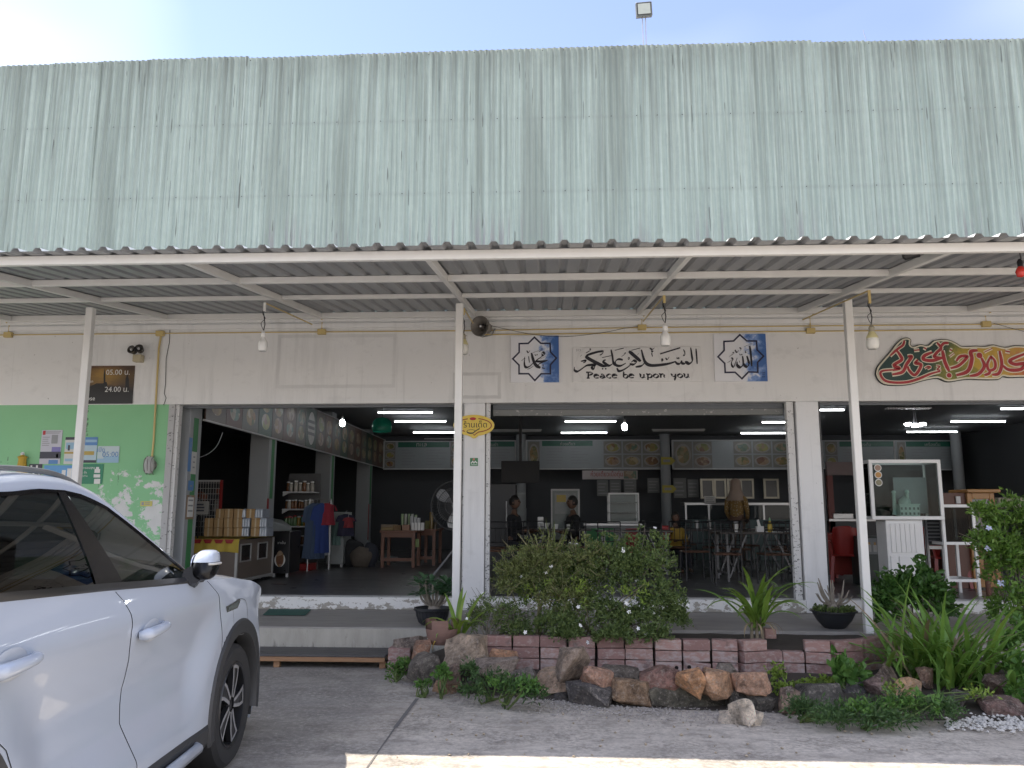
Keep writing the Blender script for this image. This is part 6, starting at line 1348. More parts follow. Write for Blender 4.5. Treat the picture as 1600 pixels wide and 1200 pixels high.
# ceiling tubes and bulbs
ZTB = 3.62
def tube_lamp(x0, x1, py, lab, z=ZTB, lit=True):
    a = PZ(x0, py, z) if z > 2.6 else PY(x0, py, z); b = PZ(x1, py, z) if z > 2.6 else PY(x1, py, z); b.y = a.y; zc_ = (a.z+b.z)/2
    t = thing('tube_lamp', lab, 'lamp', (a.x, a.y, zc_), 'fluorescent tube lamps')
    MB().tube([(a.x, a.y, zc_), (b.x, a.y, zc_)], .013, 8).build('tube', M_TUBE if lit else M_FIX, t)
    MB().bx(a.x-.02, b.x+.02, a.y-.025, a.y+.025, zc_+.02, zc_+.05).build('batten', M_FIX, t)
RW = ('nearest', 'second', 'third', 'farthest')
for bay, lst in (('left', ((591, 676, 645), (617, 697, 659), (646, 720, 676), (664, 730, 687.5))), ('middle', ((883, 962, 659), (877, 948, 676.5), (879, 942, 687.5))), ('right part of the middle', ((1191, 1275, 660), (1158, 1232, 677), (1141, 1208, 687)))):
    for k, (x0, x1, py) in enumerate(lst): tube_lamp(x0, x1, py, '%s lit ceiling tube of the row in the %s bay' % (RW[k], bay))
for x0, x1, py, lab in ((1240, 1318, 641, 'lit ceiling tube at the left top of the right opening'), (1564, 1650, 639, 'lit ceiling tube at the right frame edge'), (1486, 1569, 659, 'lit ceiling tube right of the disc lamp'), (1417, 1494, 675, 'lit ceiling tube just below the disc lamp'), (1367, 1437, 687, 'farthest lit ceiling tube in the right opening')): tube_lamp(x0, x1, py, lab)
for x0, x1, py, lab in ((765, 845, 674, 'unlit ceiling tube at the left of the middle opening'), (1020, 1100, 673.5, 'unlit ceiling tube right of the hanging lit bulb')): tube_lamp(x0, x1, py, lab, lit=False)
tube_lamp(1309, 1382, 750.5, 'lit tube over the serving counter in the right bay', z=19.0); tube_lamp(1171, 1234, 794, 'lit tube in the glass counter behind the standing woman', z=19.2)
def lit_bulb(px, py, Y, lab, s=1.0):
    c = PY(px, py, Y); t = thing('lit_bulb', lab, 'bulb', c); MB().lathe([(.001, -.06*s), (.035*s, -.045*s), (.045*s, 0), (.035*s, .04*s), (.02*s, .055*s)], 16, c).build('bulb', M_LBULB, t, smooth=True)
    MB().lathe([(.02*s, .055*s), (.022*s, .10*s), (.008, .12*s)], 12, c).build('socket', M_FIX, t, smooth=True); MB().tube([(c.x, c.y, c.z+.11*s), (c.x, c.y, ZC)], .005, 5).build('flex', M_DARK, t)
lit_bulb(535, 661, 13.5, 'lit round bulb hanging inside the left opening'); lit_bulb(976, 667, 12.6, 'lit white bulb hanging in the middle opening', .95)
c = PY(1430, 662, 12.5); t_ = thing('disc_lamp', 'lit folding disc lamp hanging in the right opening', 'lamp', c)
for k in (-1, 0, 1): MB().lathe([(.001, -.03), (.05, -.025), (.055, 0), (.03, .012), (.001, .014)], 16, (c.x+k*.105, c.y, c.z+(0 if k else -.02))).build('lamp_panel', M_LBULB, t_, smooth=True)
MB().tube([(c.x, c.y, c.z+.01), (c.x, c.y, c.z+.10), (c.x, c.y, ZC)], [.03, .02, .006], 8).build('socket', M_DARK, t_)
c = PY(597, 664, 13.2); t_ = thing('green_pendant', 'translucent green dome lampshade hanging in the left opening', 'lampshade', c)
MB().lathe([(.15, -.115), (.165, -.06), (.165, 0), (.145, .06), (.10, .105), (.03, .125)], 28, c, cap=False).build('shade', m_leaf('green_plastic_shade', (.02, .30, .20), (.03, .34, .23), .25, .5), t_, smooth=True)
MB().tube([(c.x, c.y, c.z+.12), (c.x, c.y, ZC)], .006, 5).build('flex', M_DARK, t_); MB().lathe([(.001, -.05), (.04, -.03), (.04, .03), (.02, .05)], 12, (c.x, c.y, c.z+.02)).build('bulb', M_FIX, t_, smooth=True)
c = PY(1420, 638, 11.9); t_ = thing('ceiling_vent', 'slatted ceiling vent strip at the top of the right opening', 'vent', c)
for k in range(16): MB().bx(c.x-.32+k*.04, c.x-.30+k*.04, c.y-.05, c.y+.05, c.z-.01, c.z+.01, Matrix.Translation(c) @ Matrix.Rotation(R(28), 4, 'Y') @ Matrix.Translation(-c) if False else None).build('slat', M_FIX, t_)

# menu boards over the kitchen
YM = 23.0
M_MENU = mat('menu_panel', (.30, .33, .345), .4, var=.04); M_MHEAD = mat('menu_header_green', (.02, .12, .08), .4)
def menu(label, x0, x1, y0, y1, head=None, text=None, pics=(), frame=True, YM=YM):
    a = PY(x0, y1, YM); b = PY(x1, y0, YM); t = thing('menu_board', label, 'menu board', ((a.x+b.x)/2, YM, a.z))
    MB().bx(a.x, b.x, YM, YM+.05, a.z, b.z).build('panel', M_MENU if text else mat('menu_backing', (.12, .12, .12), .5), t)
    fx = lambda p: PY(p, 700, YM).x; fz = lambda p: PY(x0, p, YM).z
    if head: 
        MB().bx(fx(head[0]), fx(head[1]), YM-.003, YM-.0005, fz(y0+9), fz(y0+1)).build('header', M_MHEAD, t); g = MB(); put_text(g, head[2], fx(head[0])+(fx(head[1])-fx(head[0]))*.36, fz(y0+8), YM-.005, height=.10); g.build('lettering', mat('dim_white_print', (.45, .46, .45), .5), t)
    if text:
        for cx0, cx1 in text:
            for k in range(6):
                z = fz(y0+13+k*4.4); MB().bx(fx(cx0), fx(cx0)+(fx(cx1)-fx(cx0))*rng.uniform(.5, 1), YM-.003, YM-.001, z-.022, z).build('text_line', PK, t)
    for k, (px0, py0, px1, py1) in enumerate(pics):
        q = MB().bx(fx(px0), fx(px1), YM-.012, YM-.0006, fz(py1), fz(py0)).build('picture', mat('picture_ground', (.20, .19, .17), .4), t)
        cx, cz = (fx(px0)+fx(px1))/2, (fz(py0)+fz(py1))/2; rx, rz_ = (fx(px1)-fx(px0))*.44, (fz(py0)-fz(py1))*.42
        MB().flat([(cx+rx*math.cos(2*math.pi*i/20), cz+rz_*math.sin(2*math.pi*i/20)) for i in range(20)], YM-.0135).build('plate', mat('plate_print', (.30, .29, .27), .4), q)
        MB().flat([(cx+rx*.78*math.cos(2*math.pi*i/20)*(1+.08*math.sin(i*5)), cz+rz_*.78*math.sin(2*math.pi*i/20)) for i in range(20)], YM-.0145).build('food', FO[k % 4], q)
    if frame:
        for X0, X1, Z0, Z1 in ((a.x-.02, b.x+.02, a.z-.03, a.z), (a.x-.02, b.x+.02, b.z, b.z+.02), (a.x-.03, a.x, a.z, b.z), (b.x, b.x+.03, a.z, b.z)): MB().bx(X0, X1, YM-.02, YM+.05, Z0, Z1).build('frame', M_FIX, t)
menu('menu board with green header at the back of the left bay', 600, 722, 690, 732, (622, 702, 'ทะเล'), ((628, 652), (666, 698)), [(602, 691, 618, 704), (602, 705, 618, 718), (602, 719, 618, 731), (704, 691, 720, 711), (704, 712, 720, 731)])
menu('menu board cut by the middle pillar guide at the left of the middle opening', 740, 805, 689, 731, (742, 804, 'ต้มยำ'), ((768, 800),))
menu('long menu board with noodle heading and six dish pictures', 823, 1034, 688, 732, (847, 926, 'ก๋วยเตี๋ยว'), ((854, 884), (892, 922)), [(825, 690, 843, 731)]+[(943+i*30.5, 690+j*21, 971+i*30.5, 709+j*21) for i in range(3) for j in range(2)])
menu('picture menu board with a blank middle panel', 1052, 1250, 688, 732, None, ((1115, 1116),), [(1053, 690, 1081, 731), (1083, 690, 1112, 709), (1083, 711, 1112, 731)]+[(1146+i*30.5, 690+j*21, 1174+i*30.5, 709+j*21) for i in range(3) for j in range(2)])
menu('dim menu board at the left of the right bay behind the post', 1287, 1396, 689, 731, (1312, 1396, 'ของต้ม'), ((1316, 1345), (1362, 1390)), [(1289, 690, 1308, 711), (1289, 712, 1308, 731)])
menu('dim menu board in the right bay next to the round column', 1400, 1498, 689, 733, (1416, 1497, 'เครื่องดื่ม'), ((1424, 1450), (1470, 1494)), [(1402, 691, 1414, 730)])
t_ = board('hanging_banner', 'white noodle shop banner with red Thai lettering below the long menu board', 'banner', (910, 735, 996, 749), 22.2, C('pale_pink_banner', (.42, .38, .38)), [(.75, .08, .98, .92, FO[3])])
g = MB(); a = PY(923, 748, 22.2); put_text(g, 'ก๋วยเตี๋ยวเนื้อตุ๋น', a.x, a.z+.02, 22.19, width=.86, height=.19); g.build('lettering', M_REDP, t_)
for px, py, Y, lab in ((1044, 720, 22.4, 'yellow arrow-shaped tag on the round column, upper one'), (1046, 764, 22.4, 'yellow arrow-shaped tag on the round column, lower one')):
    a = PY(px-11, py+6, Y); b = PY(px+11, py-6, Y); t_ = thing('arrow_tag', lab, 'tag', a); MB().prism([(a.x, a.z), (b.x-.1, a.z), (b.x, (a.z+b.z)/2), (b.x-.1, b.z), (a.x, b.z)], Y, Y+.01).build('card', C('yellow_card', (.42, .36, .06)), t_); MB().bx(a.x+.06, b.x-.14, Y-.002, Y-.0005, a.z+.07, b.z-.07).build('print', PK, t_)

# --- furniture helpers
M_TOPW = mat('dark_table_top', (.06, .05, .045), .35, var=.2); M_TLEG = mat('pale_metal_leg', (.20, .20, .205), .4, .3); M_SEAT = mat('brown_seat', (.10, .05, .03), .5)
def make_table(L=1.3, D=.7, H=.75):
    t = thing('dining_table', 'x', 'table'); MB().bx(-L/2, L/2, -D/2, D/2, H-.03, H).build('table_top', M_TOPW, t, bevel=.005)
    for sx in (-1, 1):
        for sy in (-1, 1): MB().bar((sx*(L/2-.12), sy*(D/2-.06), 0), (sx*(L/2-.12), sy*(D/2-.06), H-.03), .032).build('leg', M_TLEG, t)
        MB().bar((sx*(L/2-.14), D/2-.06, .06), (sx*(L/2-.42), D/2-.06, H-.05), .025).build('brace', M_TLEG, t); MB().bar((sx*(L/2-.14), -D/2+.06, .06), (sx*(L/2-.42), -D/2+.06, H-.05), .025).build('brace', M_TLEG, t)
        MB().bar((sx*(L/2-.12), -D/2+.06, .12), (sx*(L/2-.12), D/2-.06, .12), .03).build('stretcher', M_TLEG, t)
    return t
def make_chair():
    t = thing('metal_chair', 'x', 'chair'); r_ = .011
    MB().bx(-.20, .20, -.20, .20, .43, .46).build('seat', M_SEAT, t, bevel=.012)
    for sx in (-1, 1):
        MB().tube([(sx*.19, -.19, 0), (sx*.185, -.185, .43)], r_, 6).build('leg', M_DARK, t)
        MB().tube([(sx*.19, .22, 0), (sx*.185, .185, .45), (sx*.185, .215, .90)], r_, 6).build('leg', M_DARK, t)
        MB().tube([(sx*.187, -.187, .18), (sx*.187, .2, .18)], .008, 5).build('stretcher', M_DARK, t)
    MB().tube([(-.185, .215, .90), (.185, .215, .90)], r_, 6).build('back_rail', M_DARK, t); MB().tube([(-.185, .21, .80), (.185, .21, .80)], .009, 6).build('back_rail', M_DARK, t); MB().tube([(-.185, .195, .58), (.185, .195, .58)], .009, 6).build('back_rail', M_DARK, t)
    for k in (-.09, 0, .09): MB().tube([(k, .196, .58), (k, .211, .80)], .007, 5).build('back_bar', M_DARK, t)
    return t
TB = make_table(); CH = make_chair(); first = {'t': True, 'c': True}
def put_table(px, Y, rz, lab, dx=0):
    o = TB if first['t'] else copy_tree(TB); first['t'] = False
    p = FL(px, Y); o.location = (p.x+dx, Y, ZS+.001); o.rotation_euler = (0, 0, R(rz)); o['label'] = lab; o['group'] = 'dining tables in the middle bay'; return o
def put_chair(px, Y, rz, lab):
    o = CH if first['c'] else copy_tree(CH); first['c'] = False
    p = FL(px, Y); o.location = (p.x, Y, ZS+.001); o.rotation_euler = (0, 0, R(rz)); o['label'] = lab; o['group'] = 'black metal chairs around the tables'; return o
put_table(1180, 13.4, 4, 'dark dining table carrying the yellow bottle and the tissue box'); put_table(1095, 15.6, 2, 'dark dining table with steel cups behind the nearest table'); put_table(870, 15.6, -2, 'dining table where the two seated men sit'); put_table(990, 14.6, 0, 'dining table hidden behind the flowering bush'); put_table(1215, 16.2, 0, 'dining table at the right jamb below the counter tube')
for px, Y, rz, lab in ((1135, 12.5, 176, 'nearest chair, left one, in front of the table with the yellow bottle'), (1208, 12.5, 184, 'nearest chair, right one, in front of the table with the yellow bottle'), (1150, 14.2, 5, 'chair on the far side of the table with the yellow bottle, left one'), (1215, 14.2, -6, 'chair on the far side of the table with the yellow bottle, right one'),
    (1060, 14.9, 180, 'chair at the near left of the table with steel cups'), (1115, 14.9, 172, 'chair at the near right of the table with steel cups'), (1070, 16.4, 0, 'chair at the far left of the table with steel cups'), (1130, 16.4, 0, 'chair at the far right of the table with steel cups'),
    (835, 14.8, 180, 'chair with its back to the street at the left end of the men\'s table'), (900, 14.8, 176, 'chair with its back to the street at the right end of the men\'s table'), (950, 13.9, 182, 'chair just left above the flowering bush'), (1015, 13.9, 178, 'chair just right above the flowering bush'), (1245, 13.4, 90, 'chair at the right end of the table with the yellow bottle'), (1025, 15.3, 90, 'chair the yellow-shirted child sits on'), (776, 13.3, 178, 'chair nearest the left jamb of the middle opening'), (806, 13.7, 186, 'second chair from the left jamb of the middle opening'), (780, 14.4, 95, 'chair behind the two chairs at the left jamb'), (1165, 15.9, 10, 'chair in front of the standing woman'), (1225, 15.3, 175, 'chair beside the right jamb below the counter tube'), (1085, 13.3, 185, 'chair just right of the flowering bush')): put_chair(px, Y, rz, lab)
def on_table(px, py, Y): p = PY(px, py, Y); return Vector((p.x, Y, ZS+.752))
for px, Y, lab in ((1089, 15.5, 'left steel cup on the table with steel cups'), (1108, 15.5, 'right steel cup on the table with steel cups'), (1150, 13.3, 'tall steel cup on the table with the yellow bottle')):
    c = on_table(px, 820, Y); tag(MB().lathe([(.035, 0), (.04, .005), (.042, .15), (.044, .16)], 16, c).build('steel_cup', M_STEEL, smooth=True, ang=35), lab, 'cup', 'steel cups on the tables')
c = on_table(1187, 822, 13.25); t_ = thing('tissue_box', 'white tissue box with a tissue sticking out on the nearest table', 'tissue box', c); MB().bx(c.x-.06, c.x+.06, c.y-.05, c.y+.05, c.z, c.z+.09).build('box', M_SIGNW, t_, bevel=.004)
MB().add([(c.x-.03, c.y, c.z+.09), (c.x+.02, c.y, c.z+.09), (c.x-.01, c.y+.01, c.z+.2), (c.x-.045, c.y-.01, c.z+.18)], [(0, 1, 2, 3)]).build('tissue', M_PW, t_)
c = on_table(1203, 822, 13.2); t_ = thing('sauce_bottle', 'yellow sauce bottle with a pale green cap on the nearest table', 'bottle', c); MB().lathe([(.033, 0), (.036, .01), (.036, .10), (.03, .13), (.016, .16), (.014, .175)], 16, c).build('bottle', mat('mustard_sauce', (.50, .36, .04), .3), t_, smooth=True); MB().lathe([(.016, .175), (.016, .195), (.006, .225)], 12, c).build('cap', mat('pale_green_cap', (.25, .42, .25), .4), t_, smooth=True)
c = on_table(851, 820, 15.5); tag(MB().lathe([(.05, 0), (.06, .01), (.10, .10), (.105, .11), (.09, .10), (.05, .02)], 20, c).build('white_bowl', M_SIGNW, smooth=True), 'white bowl on the table of the two men', 'bowl')
c = on_table(845, 815, 15.6); tag(MB().bx(c.x-.06, c.x+.05, c.y-.04, c.y+.04, c.z, c.z+.22).build('napkin_holder', M_SIGNW, bevel=.01), 'white napkin holder standing on the table of the two men', 'napkin holder')
for px, lab in ((869, 'left small white cup on the table of the two men'), (888, 'right small white cup on the table of the two men')):
    c = on_table(px, 820, 15.4); tag(MB().lathe([(.03, 0), (.04, .09), (.036, .085)], 14, c).build('cup', M_SIGNW, smooth=True), lab, 'cup')

# --- people
def skin_mesh(name, pts, edges, m, parent, lv=2):
    me = bpy.data.meshes.new(name); me.from_pydata([p[0] for p in pts], edges, []); o = bpy.data.objects.new(name, me); COL.objects.link(o); o.parent = parent
    sk = o.modifiers.new('skin', 'SKIN'); sk.use_smooth_shade = True
    for i, p in enumerate(pts):
        r_ = p[1]; me.skin_vertices[0].data[i].radius = r_ if isinstance(r_, tuple) else (r_, r_)
        me.skin_vertices[0].data[i].use_root = (i == 0)
    sb = o.modifiers.new('sub', 'SUBSURF'); sb.levels = lv; sb.render_levels = lv; me.materials.append(m); return o
M_SKIN = mat('skin', (.13, .07, .045), .55, var=.08); M_HAIR = mat('black_hair', (.012, .010, .009), .5)
def person(label, loc, rz, shirt, trousers, pose='sit', hijab=None, s=1.0, over=None, hair=True):
    t = thing('person', label, 'person'); hp = .50 if pose == 'sit' else .92
    sp = [((0, 0, hp), (.15, .11)), ((0, -.0, hp+.14), (.14, .10)), ((0, -.01, hp+.32), (.16, .105)), ((0, .0, hp+.46), (.12, .08)), ((0, .0, hp+.55), .05), ((0, -.015, hp+.62), .055)]
    e = [(0, 1), (1, 2), (2, 3), (3, 4), (4, 5)]; sh = hp+.44
    if pose == 'sit':
        arms = [[(.19, 0, sh), (.24, -.04, sh-.27), (.18, -.26, sh-.25), (.16, -.33, sh-.24)], [(-.19, 0, sh), (-.24, -.04, sh-.27), (-.16, -.26, sh-.22), (-.14, -.33, sh-.21)]]
        legs = [[(.09, -.02, hp-.03), (.11, -.42, hp-.02), (.11, -.44, .09), (.11, -.54, .05)], [(-.09, -.02, hp-.03), (-.11, -.42, hp-.02), (-.11, -.42, .09), (-.11, -.52, .05)]]
    else:
        arms = [[(.19, 0, sh), (.23, -.02, sh-.28), (.20, -.16, sh-.44), (.17, -.22, sh-.48)], [(-.19, 0, sh), (-.23, -.02, sh-.28), (-.18, -.18, sh-.42), (-.15, -.24, sh-.45)]]
        legs = [[(.09, 0, hp-.04), (.10, -.01, .50), (.10, .02, .09), (.10, -.10, .04)], [(-.09, 0, hp-.04), (-.10, -.02, .50), (-.10, .0, .09), (-.10, -.12, .04)]]
    pts = list(sp); ed = list(e); AR = (.055, .042, .032, .030); LG = (.085, .06, .042, .035)
    for ch, rd, root in [(a, AR, 3) for a in arms]+[(l, LG, 0) for l in legs]:
        pr = root
        for q, r_ in zip(ch, rd): pts.append((q, r_)); ed.append((pr, len(pts)-1)); pr = len(pts)-1
    body = skin_mesh('body', pts, ed, M_SKIN, t)
    # clothing: slightly fuller shells over torso and limbs
    g = 1.12; pt = [(p, tuple(x*g for x in r_) if isinstance(r_, tuple) else r_*g) for p, r_ in sp[:4]]; ee = e[:3]
    for a in arms:
        pr = 3
        for q, r_ in zip(a[:3], AR): 
            pt.append((q, r_*1.3)); ee.append((pr, len(pt)-1)); pr = len(pt)-1
    skin_mesh('shirt', pt, ee, shirt, t)
    pt = [((0, 0, hp+.06), (.155, .12))]; ee = []
    for l in legs:
        pr = 0
        for q, r_ in zip(l[:3], LG): pt.append((q, r_*1.22)); ee.append((pr, len(pt)-1)); pr = len(pt)-1
    skin_mesh('trousers', pt, ee, trousers, t)
    hc = Vector((0, -.02, hp+.74)); hd = MB().ball(hc, .105, 18, 12, (.80, .95, 1.15)).build('head', M_SKIN, t, smooth=True)
    MB().lathe([(.001, .03), (.012, .012), (.016, -.012), (.001, -.018)], 10, hc+Vector((0, -.102, -.005))).build('nose', M_SKIN, hd, smooth=True)
    for sx in (-1, 1):
        MB().ball(hc+Vector((sx*.034, -.087, .018)), .011, 8, 6).build('eye', mat('eye_dark', (.02, .015, .012), .2), hd, smooth=True); MB().ball(hc+Vector((sx*.085, .005, -.005)), .022, 8, 6, (.4, .8, 1.2)).build('ear', M_SKIN, hd, smooth=True)
    MB().bx(-.025, .025, -.122, -.108, hc.z-.052, hc.z-.044).build('mouth', mat('lip', (.22, .08, .06), .5), hd, bevel=.002)
    if hijab:
        v = MB().lathe([(.02, .145), (.085, .125), (.115, .06), (.118, -.02), (.125, -.10), (.16, -.20), (.20, -.30), (.205, -.34)], 24, hc+Vector((0, .018, 0)), Matrix.Diagonal((1, .95, 1, 1))).build('headscarf', hijab, t, smooth=True)
        bm = bmesh.new(); bm.from_mesh(v.data); bmesh.ops.delete(bm, geom=[f for f in bm.faces if f.calc_center_median().y < hc.y-.06 and hc.z-.09 < f.calc_center_median().z < hc.z+.08], context='FACES'); bm.to_mesh(v.data); bm.free()
    elif hair:
        o = MB().ball(hc+Vector((0, .012, .012)), .112, 18, 12, (.82, .95, 1.12)).build('hair', M_HAIR, hd, smooth=True)
        bm = bmesh.new(); bm.from_mesh(o.data); bmesh.ops.delete(bm, geom=[f for f in bm.faces if (f.calc_center_median().y < hc.y-.03 and f.calc_center_median().z < hc.z+.055) or f.calc_center_median().z < hc.z-.05], context='FACES'); bm.to_mesh(o.data); bm.free()
    # hands with five fingers
    for a in arms:
        w_ = Vector(a[3]); d = (w_-Vector(a[2])).normalized(); sd_ = d.cross(Vector((0, 0, 1))).normalized(); up_ = sd_.cross(d); h = MB()
        h.box(w_+d*.05, (.075, .09, .028), M=Matrix((sd_, d, up_)).transposed().to_4x4())
        for k in range(4):
            b0 = w_+d*.09+sd_*(k-1.5)*.019; L_ = (.06, .072, .066, .05)[k]; h.tube([b0, b0+d*L_*.55-up_*.006, b0+d*L_-up_*.026], [.0095, .009, .007], 6)
        sgn = 1 if a[0][0] > 0 else -1; b0 = w_+d*.03-sd_*sgn*.035*-1*(-1); h.tube([b0, b0+d*.035-sd_*sgn*.025, b0+d*.065-sd_*sgn*.028], [.011, .010, .008], 6)
        h.build('hand', M_SKIN, t, smooth=True)
    t.scale = (s, s, s); t.location = loc; t.rotation_euler = (0, 0, R(rz)); return t
M_SH1 = mat('black_shirt', (.015, .016, .02), .8); M_TR = mat('dark_trousers', (.02, .022, .03), .8)
pl = FL(803, 15.4); person('seated man in dark clothes at the left of the back table', pl, 70, M_SH1, M_TR)
pl = FL(896, 15.5); person('seated person in black turned towards the man across the table', pl, -70, mat('black_jacket', (.012, .012, .013), .8), M_TR)
def m_floral():
    m, t, b = base('mustard_floral_blouse'); v = NN(t, 'ShaderNodeTexVoronoi', Scale=26.0); t.links.new(pos(t, obj=True), v.inputs['Vector'])
    c = mixc(t, rmp(t, v.outputs['Distance'], [(.22, 1), (.35, 0)]), (.24, .15, .05), (.40, .33, .24)); t.links.new(c, b.inputs['Base Color']); b.inputs['Roughness'].default_value = .85; return m
pl = FL(1153, 18.2); person('standing woman in beige headscarf and mustard blouse at the glass counter', pl, 150, m_floral(), mat('brown_skirt', (.10, .07, .05), .8), 'stand', mat('beige_scarf', (.36, .28, .23), .85))
pl = FL(1056, 15.2); person('small child in a yellow shirt sitting by the round column', Vector((pl.x, 15.2, ZS-.02)), 20, mat('yellow_child_shirt', (.42, .28, .05), .8), M_TR, 'sit', s=.80)
c = PY(1042, 835, 15.0); tag(MB().bx(c.x-.10, c.x+.06, c.y-.06, c.y+.06, c.z-.1, c.z+.16).build('red_bag', M_REDP, bevel=.03, seg=2), 'red bag beside the yellow-shirted child', 'bag')

# --- back of the middle bay
def framed_case(name, label, cat, px0, px1, Y, z0, z1, D, fm, shelves=(), glassy=True, back=None, fw_=.03):
    xa_, xb_ = PY(px0, 800, Y).x, PY(px1, 800, Y).x; t = thing(name, label, cat, ((xa_+xb_)/2, Y, z0))
    for x in (xa_, xb_-fw_):
        for y in (Y, Y+D-fw_): MB().bx(x, x+fw_, y, y+fw_, z0, z1).build('upright', fm, t)
    for z in (z0, z1-fw_):
        for y in (Y, Y+D-fw_): MB().bx(xa_+fw_, xb_-fw_, y+.001, y+fw_-.001, z+.001, z+fw_).build('rail', fm, t)
        for x in (xa_, xb_-fw_): MB().bx(x+.001, x+fw_-.001, Y+fw_, Y+D-fw_, z+.001, z+fw_).build('rail', fm, t)
    for z in shelves: MB().bx(xa_+.004, xb_-.004, Y+.008, Y+D-.008, z, z+.018).build('shelf', fm, t)
    if glassy: MB().bx(xa_+fw_, xb_-fw_, Y+.008, Y+.012, z0+fw_, z1-fw_).build('glass_pane', glass('case_glass', (.86, .9, .9), .02, .6), t)
    if back: MB().bx(xa_+fw_, xb_-fw_, Y+D-fw_*.6, Y+D-fw_*.3, z0+fw_, z1-fw_).build('back_panel', back, t)
    return t, xa_, xb_
framed_case('glass_food_case', 'white-framed glass food case on the noodle counter', 'display case', 951, 999, 17.2, PY(975, 817, 17.2).z, PY(975, 770, 17.2).z, .45, M_SIGNW, (PY(975, 786, 17.2).z, PY(975, 801, 17.2).z), back=mat('grey_back', (.25, .26, .25), .5))
t_, xa_, xb_ = framed_case('drinks_cooler', 'upright drinks cooler with pale poster front behind the seated men', 'cooler', 861, 906, 17.6, ZS+.002, PY(880, 764, 17.6).z, .5, M_FIX, (), True, mat('cooler_poster', (.34, .33, .32), .5)); MB().bx(xa_+.08, xb_-.08, 17.612, 17.618, 1.5, PY(880, 771, 17.6).z).build('poster', mat('cooler_sheet', (.36, .34, .33), .5), t_); MB().bx(xa_+.12, xa_+.32, 17.605, 17.611, 1.75, 1.9).build('print', PO, t_)
x0, x1 = PY(912, 800, 17.3).x, PY(1002, 800, 17.3).x; t_ = thing('noodle_counter', 'steel-topped noodle counter under the glass food case', 'counter', (x0, 17.1, ZS)); zt = PY(975, 818, 17.2).z
MB().bx(x0, x1, 17.05, 17.75, zt-.04, zt-.002).build('counter_top', M_STEEL, t_); MB().bx(x0+.03, x1-.03, 17.1, 17.7, ZS+.002, zt-.041).build('cabinet', mat('counter_front', (.24, .25, .25), .5), t_); MB().bx(x1-.35, x1-.1, 17.085, 17.099, ZS+.2, zt-.1).build('red_panel', M_REDP, t_); MB().bx(x0+.05, x0+.6, 17.085, 17.099, ZS+.2, zt-.1).build('green_panel', M_STRIPE, t_)
a = PY(783, 755, 18.0); b = PY(843, 720, 18.0); t_ = thing('television', 'black flat television hanging at the left of the middle bay', 'television', a); MB().bx(a.x, b.x, 18.0, 18.06, a.z, b.z).build('screen', mat('matt_screen', (.012, .013, .016), .5), t_, bevel=.01); MB().bx((a.x+b.x)/2-.03, (a.x+b.x)/2+.03, 18.07, 18.11, b.z-.2, ZC).build('mount', M_DARK, t_)
c = FL(789, 16.3); t_ = thing('upright_fridge', 'dark upright fridge with a long pale handle beside the seated man', 'fridge', c); MB().bx(c.x-.45, c.x+.2, 16.6, 17.2, ZS+.002, 2.1).build('cabinet', mat('dark_fridge', (.03, .032, .036), .4), t_, bevel=.01); MB().bx(c.x+.0, c.x+.025, 16.56, 16.599, 1.2, 1.75).build('handle', M_FIX, t_)
c = FL(812, 20.5); t_ = thing('water_dispenser', 'pale water dispenser against the back wall', 'dispenser', c); MB().lathe([(.16, 0), (.17, 1.15), (.15, 1.2), (.15, 1.52), (.12, 1.56)], 20, c).build('body', mat('dispenser_white', (.36, .38, .38), .4), t_, smooth=True, ang=35)
# glass serving counter on the right of the bay
x0, x1 = PY(1070, 800, 19.0).x, PY(1270, 800, 19.0).x; t_ = thing('glass_counter', 'long glass-fronted serving counter with steel posts behind the tables', 'counter', (x0, 19, ZS)); z0, z1 = PY(1150, 812, 19).z, PY(1150, 789, 19).z
MB().bx(x0, x1, 19.0, 19.6, ZS+.002, z0).build('base_cabinet', mat('counter_teal', (.05, .09, .09), .5), t_); MB().bx(x0, x1, 19.0, 19.6, z1, z1+.05).build('top_shelf', M_STEEL, t_)
for px in (1072, 1108, 1150, 1194, 1262): x = PY(px, 800, 19).x; MB().bx(x-.02, x+.02, 19.01, 19.05, z0, z1).build('post', M_STEEL, t_)
MB().bx(x0+.03, x1-.03, 19.012, 19.018, z0, z1).build('glass_pane', glass('case_glass'), t_)
t_ = board('counter_notice', 'white paper notice standing on the glass counter', 'notice', (1101, 775, 1118, 787), 19.0, C('white_poster', (.60, .60, .58)), lines(.1, .9, (.2, .45, .7), .1, PK))
# steel cupboards high on the back wall
for k, (px0, px1) in enumerate(((1095, 1116), (1116, 1135), (1137, 1157), (1157, 1178), (1194, 1217))):
    a = PY(px0, 779, 22.8); b = PY(px1, 748, 22.8); t_ = thing('wall_cupboard', '%s steel-framed cupboard high on the back wall, counted from the left' % ('first', 'second', 'third', 'fourth', 'fifth')[k], 'cupboard', a, 'steel cupboards on the back wall')
    for X0, X1, Z0, Z1 in ((a.x, a.x+.06, a.z, b.z), (b.x-.06, b.x-.01, a.z, b.z), (a.x+.06, b.x-.06, b.z-.05, b.z), (a.x+.06, b.x-.06, a.z, a.z+.05)): MB().bx(X0, X1, 22.8, 22.86, Z0, Z1).build('door_frame', mat('bronze_aluminium', (.34, .32, .26), .35, .5), t_)
    MB().bx(a.x+.06, b.x-.06, 22.83, 22.85, a.z+.05, b.z-.05).build('door_panel', mat('dim_panel', (.10, .10, .10), .3), t_)
